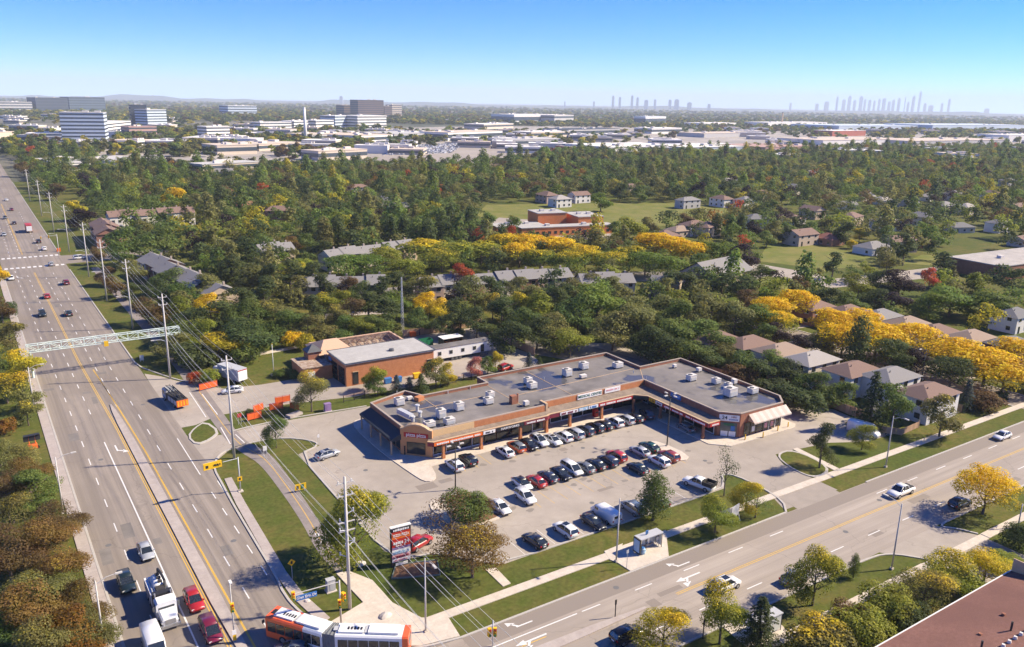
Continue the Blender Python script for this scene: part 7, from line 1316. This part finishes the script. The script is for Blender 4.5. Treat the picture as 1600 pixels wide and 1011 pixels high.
# the remaining distant trees, past the count: one mass
LOW = {k: [crown_mesh(k, 50+i, 560, .085 if k != 'spruce' else .09) for i in range(6)] for k in ('round', 'tall', 'pine', 'spruce', 'wide')}
def mass(items, name, label):
    V_, Tn = [], []
    for i, (x, y, H, Wd, kind, col, gold, _) in enumerate(items):
        v = LOW[kind][i % 6]; wn_ = {'tall': 5.0, 'spruce': 5.4, 'pine': 7.2}.get(kind, 9.0); a = i*1.7; s = Wd/wn_
        q = np.empty_like(v); q[:, 0] = (v[:, 0]*math.cos(a)-v[:, 1]*math.sin(a))*s+x; q[:, 1] = (v[:, 0]*math.sin(a)+v[:, 1]*math.cos(a))*s+y; q[:, 2] = v[:, 2]*H/10
        c = COL[col]; b = .82+.4*((i*.618) % 1); V_.append(q); Tn.append(np.tile([c[0]*b, c[1]*b, c[2]*b, gold], (len(q), 1)))
    o = bpy.data.objects.new(name, np_mesh(name, np.concatenate(V_), 'far_foliage', np.concatenate(Tn))); C.objects.link(o); return tag(o, label, 'trees', kind='stuff')
print('trees', len(TREES), 'rest', len(rest))
mass(rest, 'distant_trees', 'mass of distant green and autumn trees over the far gardens')

# ------------------------------------------------------------------ distant district
FW = {'white': (.74, .70, .65), 'beige': (.60, .50, .40), 'grey': (.46, .44, .42), 'glass': (.10, .13, .16), 'dark': (.07, .08, .10), 'brown': (.17, .115, .10), 'pink': (.42, .27, .23), 'blue': (.50, .56, .62), 'red': (.40, .12, .08), 'tan': (.56, .46, .37)}
mat('far_glass', (.06, .075, .095), .2, .1, .1, spec=.6)
def fdepth(p): return p[0]*sh + p[1]*ch
def far_building(a, b, hpx, depth, wall, roof, bands, label, name='far_building', cat='building'):
    d_ = fdepth(a); H = max(4., hpx*d_/1250); L_ = math.dist(a, b); rz = math.atan2(b[1]-a[1], b[0]-a[0])
    t = thing(name, label, cat, ((a[0]+b[0])/2, (a[1]+b[1])/2, -.2), rz)
    MB().bx(-L_/2, L_/2, 0, depth, 0, H).build('wall', 'obj_wall', t, col=FW[wall], world=False)
    MB().bx(-L_/2-.4, L_/2+.4, -.4, depth+.4, H+.01, H+.6).build('roof', 'obj_roof', t, col=FW[roof], world=False)
    for k in range(bands):
        z = H*(k+.35)/bands; w = MB().bx(-L_/2-.15, L_/2+.15, -.15, depth+.15, z, z+H/bands*.42).build('window_band', 'far_glass', t, world=False)
    rnd = random.Random(int(abs(a[0]*7))); 
    for k in range(2 if bands > 2 else 4): MB().box(rnd.uniform(-.35, .35)*L_, rnd.uniform(.2, .8)*depth, H+.6, min(8, L_*.14), min(7, depth*.12), 2.2).build('roof_unit', 'metal_unit', t, world=False)
    return t
for a, b, h, dp, wl, rf, nb, lab in (
 ((50.77,781.86), (122.05,798.8), 12, 70, 'white', 'grey', 1, 'wide pale warehouse beyond the trees at the upper left'), ((73.67,746.82), (86.45,741.91), 15, 12, 'dark', 'dark', 2, 'dark glass shop block before the pale warehouse at left'), ((47.64,1279.29), (89.39,1270.4), 13, 30, 'white', 'white', 3, 'white stepped office left of the striped glass office'), ((89.39,1270.4), (141.66,1259.28), 44, 45, 'blue', 'grey', 8, 'striped glass office block at the upper left'),
 ((164.81,3280.77), (265.74,3323.91), 22, 60, 'dark', 'dark', 5, 'left part of the long dark office block on the far left skyline'), ((279.96,3446.29), (406.16,3504.71), 22, 60, 'glass', 'dark', 6, 'right part of the long dark office block on the far left skyline'), ((55.29,3233.95), (153.12,3275.77), 16, 60, 'grey', 'grey', 4, 'grey office at the far left edge below the skyline'), ((164.32,1459.57), (224.29,1608.79), 18, 40, 'white', 'white', 4, 'white terraced office right of the striped glass block'),
 ((252.88,1800.02), (282.41,1798.86), 34, 30, 'dark', 'dark', 7, 'dark blue glass office tower at upper left'), ((276.76,1763.61), (318.57,1797.44), 28, 30, 'blue', 'grey', 7, 'stepped striped office joined right of the dark blue tower'), ((189.86,1387.6), (232.11,1402.81), 16, 25, 'pink', 'pink', 3, 'reddish apartment block before the dark blue tower'), ((286.9,1306.64), (324.74,1320.65), 19, 25, 'white', 'white', 4, 'small white block left of the slim white tower'), ((729.61,2970.07), (838.11,3000.39), 15, 60, 'blue', 'white', 4, 'blue-grey office on the horizon left of centre'),
 ((219.21,954.03), (266.3,963.55), 14, 40, 'beige', 'tan', 1, 'beige commercial block with pale front at upper left'), ((144.38,682.13), (194.1,700.56), 20, 20, 'beige', 'grey', 2, 'grey-roofed apartment house above the dark trees'), ((465.12,1649.24), (537.76,1677.89), 12, 30, 'white', 'white', 3, 'white strip office left of the slim white tower'), ((543.03,1677.52), (584.38,1710.76), 13, 30, 'white', 'white', 3, 'white office just behind the slim white tower'), ((600.92,1709.76), (654.17,1744.71), 13, 30, 'white', 'white', 3, 'white office right of the slim white tower'),
 ((687.24,1824.35), (741.55,1866.39), 17, 40, 'blue', 'white', 4, 'pale blue office left of the drum-like office'), ((741.66,1822.82), (833.77,1864.88), 17, 60, 'white', 'white', 4, 'wide banded office below the brown tower'), ((1064.09,2607.31), (1164.34,2624.08), 28, 50, 'brown', 'brown', 10, 'twin brown office tower on the horizon'), ((1045.13,2685.97), (1100.5,2696.34), 19, 50, 'brown', 'brown', 6, 'low brown wing left of the brown tower'), ((1207.86,2716.47), (1240.35,2722.56), 18, 50, 'brown', 'tan', 6, 'low brown wing right of the brown tower'), ((1285.78,2822.17), (1329.09,2831.2), 19, 40, 'beige', 'beige', 7, 'beige block right of the brown tower'),
 ((294.52,834.52), (358.13,855.1), 14, 30, 'beige', 'tan', 1, 'tan store with blank front beside the distant car lot'), ((281.65,1009.92), (346.57,1048.42), 10, 60, 'tan', 'tan', 1, 'tan flat warehouse left of the slim white tower'), ((415.25,1201.08), (506.31,1243.47), 11, 60, 'grey', 'tan', 1, 'grey warehouse right of the slim white tower'), ((469.64,1151.33), (544.18,1193.92), 11, 60, 'white', 'tan', 1, 'white-fronted warehouse behind the distant car lot'), ((554.94,1212.56), (676.59,1256.41), 10, 90, 'grey', 'grey', 1, 'long grey warehouse behind the distant car lot'), ((643.38,1194.77), (790.43,1260.42), 12, 60, 'white', 'tan', 1, 'white warehouse behind the distant round tree'), ((898.56,1507.7), (1011.86,1567.48), 12, 50, 'beige', 'white', 2, 'beige office right of the distant round tree'),
 ((1344.11,2079.31), (1544.09,2150.57), 14, 90, 'white', 'white', 1, 'big white hangar-like hall at centre'), ((1496.82,2084.64), (1623.92,2154.49), 13, 60, 'grey', 'white', 2, 'grey office right of the white hall'), ((1766.43,1967.06), (1915.51,2032.47), 13, 40, 'white', 'blue', 1, 'bright white cube-like hall right of centre'), ((995.64,1336.6), (1163.11,1375.7), 9, 70, 'grey', 'dark', 1, 'long dark-roofed shed at centre'), ((1273.78,1395.34), (1388.69,1417.38), 8, 50, 'white', 'white', 1, 'low white shed right of centre'), ((666.26,805.89), (798.79,806.39), 12, 95, 'white', 'white', 0, 'left half of the huge white warehouse above the trees'), ((767.78,774.83), (911.42,773.15), 12, 80, 'blue', 'white', 0, 'right half of the huge white warehouse above the trees'), ((658.51,875.55), (740.07,881.73), 8, 40, 'red', 'tan', 1, 'reddish low store above the trees at centre'), ((664.88,1032.8), (768.93,1044.93), 9, 60, 'grey', 'grey', 1, 'grey low warehouse left of the reddish store'), ((862.45,1273.73), (978.96,1309.88), 8, 50, 'beige', 'white', 1, 'beige low warehouse below the white hall'),
 ((881.64,740), (1009.14,744.3), 12, 80, 'pink', 'pink', 0, 'pinkish-roofed warehouse above the trees at right'), ((1156.46,854.26), (1396.67,854.12), 11, 90, 'white', 'tan', 0, 'long white-walled warehouse at right'), ((1328.76,809.77), (1626.89,797.91), 10, 90, 'grey', 'tan', 0, 'long tan-roofed warehouse at the right edge'), ((1660.21,1204.11), (1805.9,1216.74), 8, 50, 'red', 'white', 0, 'red-sided shed with white roof at right'), ((2001.66,1433.01), (2464.66,1437.05), 9, 160, 'blue', 'blue', 0, 'left half of the vast pale blue warehouse at right'), ((2394.94,1394.11), (2949.66,1393.5), 10, 160, 'blue', 'blue', 0, 'right half of the vast pale blue warehouse at right'), ((2127.31,1783.98), (2498.59,1837.59), 7, 90, 'white', 'white', 0, 'low white shed before the far woods at right'), ((1847.27,1791.83), (2046.31,1845), 6, 70, 'white', 'white', 0, 'low white shed left of the far chimney'), ((1248.16,1208.42), (1455.55,1235.89), 6, 70, 'grey', 'tan', 0, 'low grey shed above the huge white warehouse'), ((1837.25,898.57), (2003.89,891.73), 10, 70, 'white', 'white', 0, 'white shed cut by the right edge')):
    far_building(a, b, h, dp, wl, rf, nb, lab)
t = thing('white_tower', 'slim white tower standing above the distant warehouses', 'tower', (*(394.19,1168.21), -.2)); Hh = 52*fdepth((394.19,1168.21))/1250; MB().tube((0, 0, 0), (0, 0, Hh), 2.6, 1.7, 12).build('shaft', 'trim_white', t, True, world=False); MB().tube((0, 0, Hh), (0, 0, Hh+1.5), 2.0, 1.4, 12).build('cap', 'trim_white', t, world=False)
t = thing('chimney_stack', 'thin pale chimney before the far woods at right', 'chimney', (*(2262.75,1841.46), -.2)); MB().tube((0, 0, 0), (0, 0, 45), 3, 2, 10).build('shaft', 'trim_tan', t, True, world=False); MB().tube((0, 0, 45), (0, 0, 47), 2.3, 2.3, 10).build('rim', 'metal_dark', t, world=False)
rnd = random.Random(21); small = []
for k in range(110):
    d_ = 1/rnd.uniform(1/2800, 1/980); l = rnd.uniform(-.68, .68)*d_; small.append((sh*d_+ch*l, ch*d_-sh*l))
small.sort(key=lambda p: screen_x(*p))
for k, p in enumerate(small):
    w = rnd.uniform(22, 60); q = (p[0]+w*ch, p[1]-w*sh); wl = rnd.choice(['white', 'beige', 'grey', 'tan', 'white']); rf = rnd.choice(['white', 'tan', 'grey', 'white'])
    far_building(p, q, rnd.uniform(6, 11)*1250/fdepth(p), rnd.uniform(20, 45), wl, rf, rnd.choice((0, 1, 1)), 'small %s far building with %s roof, %s of the scattered sheds from left' % (wl, rf, ordinal(k+1)), 'far_shed', 'shed')
mat('yard_pale', (.40, .355, .305), .9, .15, .01, (.28, .25, .22))
sheet('paved_yard', [(226.16,761.16), (428.24,688.1), (888.46,698.39), (1412.59,625.23), (4438.69,1989.12), (2282.94,1971.32), (1002.88,1862.1), (471.89,1615.96), (58.29,1227.17), (90.7,960.83)], -.17, 'yard_pale')
# paved yards and distant car lot
for pts, z, m in (([(348.71,858.11), (585.77,1087.83), (627.5,974.62), (553.27,816.14), (373.9,707.74)], -.12, 'asphalt_lot'), ([(157.04,786.15), (330.19,812.83), (379.85,705.59), (245.07,661.17), (141.55,643.56)], -.10, 'asphalt_lane'), ([(689.31,773.59), (973.32,754.88), (1583.57,723.45), (1922.09,880.52), (1186.05,991.04), (692.25,910.21)], -.14, 'asphalt_lot')): sheet('paved_yard', pts, z, m)
cv, ct = [], []
base = np.array([(-2.2, -.9, .2), (2.2, -.9, .2), (2.2, .9, .2), (-2.2, .9, .2), (-2.2, -.9, .9), (2.2, -.9, .9), (2.2, .9, .9), (-2.2, .9, .9), (-1.2, -.7, 1.5), (.9, -.7, 1.5), (.9, .7, 1.5), (-1.2, .7, 1.5)]); fc = [(0, 1, 5, 4), (1, 2, 6, 5), (2, 3, 7, 6), (3, 0, 4, 7), (4, 5, 9, 8), (5, 6, 10, 9), (6, 7, 11, 10), (7, 4, 8, 11), (8, 9, 10, 11)]
A0, A1, A2 = np.array((390.63,890.22)), np.array((493.43,909.63)), np.array((520.93,1085.27)); vv, qq = [], []
for r in range(20):
    for c in range(34):
        if rnd.random() < .2: continue
        p = A0+(A1-A0)*(c/33)+(A2-A0)*(r/19)
        for f in fc: vv += [base[i]*[.5, 1, 1] * 1.0+np.array([p[0], p[1], -.1]) for i in f]; ct += [[*rnd_c, 1] for rnd_c in [rnd.choice(((.7, .7, .7), (.6, .6, .62), (.05, .05, .06), (.1, .12, .2), (.3, .3, .32)))]]*4
mat('far_cars', (.5, .5, .5), .4, .02); mm_ = MATS['far_cars']; at_ = mm_.node_tree.nodes.new('ShaderNodeAttribute'); at_.attribute_name = 'tint'; mm_.node_tree.links.new(at_.outputs['Color'], mm_.node_tree.nodes['Principled BSDF'].inputs['Base Color'])
o = bpy.data.objects.new('distant_parked_cars', np_mesh('distant_parked_cars', np.array(vv), 'far_cars', np.array(ct))); C.objects.link(o); tag(o, 'hundreds of cars parked in rows on the distant lot', 'cars', kind='stuff')
# far woods: crowns growing into clumps with distance
BL = [crown_mesh('round', 70+i, 62, .26) for i in range(4)]; n = 9500; r_ = np.random.RandomState(8); V_, Tn = [], []
cols = np.array([COL['dg'], COL['g'], COL['ol'], COL['g'], COL['ol'], COL['dg'], COL['lg'], COL['yg'], COL['br']])
k = 0; tries = 0
far_b = [(o.location.x, o.location.y) for o in C.objects if o.name.startswith(('far_building', 'far_shed'))]; fb = np.array(far_b)
while k < n and tries < 60000:
    tries += 1
    d_ = 1/r_.uniform(1/9500, 1/880); l = r_.uniform(-.75, .75)*d_; x, y = sh*d_+ch*l, ch*d_-sh*l
    if d_ < 2300 and r_.rand() < .935-.25*(math.sin(x*.004)+math.sin(y*.0051+1))*.5: continue
    if d_ > 2300 and r_.rand() < .18+.25*math.sin(x*.0017+y*.0011): continue
    if -16+shift(y)-.02*max(0, y-330)*0 < x < 40+shift(y): continue
    if d_ < 2600 and np.min((fb[:, 0]-x)**2+(fb[:, 1]-y)**2) < 45**2: continue
    if d_ < 1300 and inside((x, y), [(337.36,830.37), (603.81,1121.31), (684.22,993.1), (541.43,785.25), (366.69,694.11)]): continue
    w = r_.uniform(9, 15)*(1+d_/4200); v = BL[k % 4]; s = w/9; a = k*1.3; c = cols[r_.randint(9)]*r_.uniform(.8, 1.25); H = r_.uniform(8, 14)*(1+d_/16000)
    q = np.empty_like(v); q[:, 0] = (v[:, 0]*math.cos(a)-v[:, 1]*math.sin(a))*s+x; q[:, 1] = (v[:, 0]*math.sin(a)+v[:, 1]*math.cos(a))*s+y; q[:, 2] = v[:, 2]*H/10-1; V_.append(q); Tn.append(np.tile([*c, r_.uniform(0, .25)], (len(q), 1))); k += 1
o = bpy.data.objects.new('far_woods', np_mesh('far_woods', np.concatenate(V_), 'far_foliage', np.concatenate(Tn))); C.objects.link(o); tag(o, 'far green woods and street trees reaching to the horizon', 'woods', kind='stuff')
# low hills on the horizon
mb = MB(); D = 15500; pr = None
for i in range(161):
    f = -.85+1.7*i/160; z = 28+22*math.sin(i*.21)+14*math.sin(i*.53+1)+8*math.sin(i*1.3); z = max(6, z*(1.25 if f < -.2 else .8)); a = (sh*D+ch*f*D, ch*D-sh*f*D); b = (sh*(D+1500)+ch*f*(D+1500), ch*(D+1500)-sh*f*(D+1500)); c = (sh*(D-1500)+ch*f*(D-1500), ch*(D-1500)-sh*f*(D-1500))
    cur = ((*c, -.2), (*a, z), (*b, -.2))
    if pr: mb.quad(pr[0], cur[0], cur[1], pr[1]); mb.quad(pr[1], cur[1], cur[2], pr[2])
    pr = cur
mat('hill', (.055, .07, .04), .95, .2, .002); structure('hills', mb, 'hill')
# skyline towers, real heights a long way off
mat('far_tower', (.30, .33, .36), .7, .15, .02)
TW = []
for px, hh, w in ((915, 7, 4), (943, 17, 5), (953, 15, 5), (971, 18, 5), (979, 15, 5), (992, 11, 8), (1005, 12, 5), (1027, 12, 6), (1037, 13, 9), (1056, 8, 9), (1085, 6, 6), (872, 6, 3), (542, 8, 7)): TW.append((px, hh*.85, w*.8, 13500, 'middle skyline cluster'))
for px, hh, w in ((1205, 9, 4), (1244, 8, 6), (1258, 12, 8), (1273, 21, 4), (1283, 16, 6), (1291, 22, 6), (1299, 15, 5), (1308, 22, 6), (1314, 17, 4), (1321, 16, 5), (1328, 15, 4), (1335, 18, 4), (1342, 19, 6), (1350, 14, 5), (1356, 17, 5), (1364, 20, 5), (1373, 22, 2), (1378, 14, 4), (1385, 24, 5), (1394, 32, 4), (1403, 12, 5), (1412, 9, 8), (1428, 13, 4), (1438, 20, 4), (1495, 5, 8)): TW.append((px, hh*.85, w*.8, 18500, 'right skyline cluster'))
cnt = {}
for px, hh, w, D, cl in TW:
    l = (px-800)/1250*1.02*D; x, y = sh*D+ch*l, ch*D-sh*l; u = D/1250; cnt[cl] = cnt.get(cl, 0)+1; H = (hh+3.5)*u*1.02
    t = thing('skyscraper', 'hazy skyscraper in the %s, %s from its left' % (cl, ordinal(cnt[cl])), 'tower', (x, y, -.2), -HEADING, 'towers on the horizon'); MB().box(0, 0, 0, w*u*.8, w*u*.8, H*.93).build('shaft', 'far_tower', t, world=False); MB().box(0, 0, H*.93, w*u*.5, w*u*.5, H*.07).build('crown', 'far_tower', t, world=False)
# the air
hz = bpy.data.materials.new('haze'); hz.use_nodes = True; hz.node_tree.nodes.clear(); ho = hz.node_tree.nodes.new('ShaderNodeOutputMaterial'); pv = hz.node_tree.nodes.new('ShaderNodeVolumePrincipled'); pv.inputs['Color'].default_value = (.80, .89, 1, 1); pv.inputs['Density'].default_value = HAZE; pv.inputs['Anisotropy'].default_value = 0.0
hz.node_tree.links.new(pv.outputs[0], ho.inputs['Volume']); MATS['haze'] = hz
o = MB().bx(-27000, 27000, -27000, 27000, -1.4, 500).build('haze', 'haze'); o['kind'] = 'stuff'; tag(o, 'pale blue haze in the air over the whole district', 'haze')
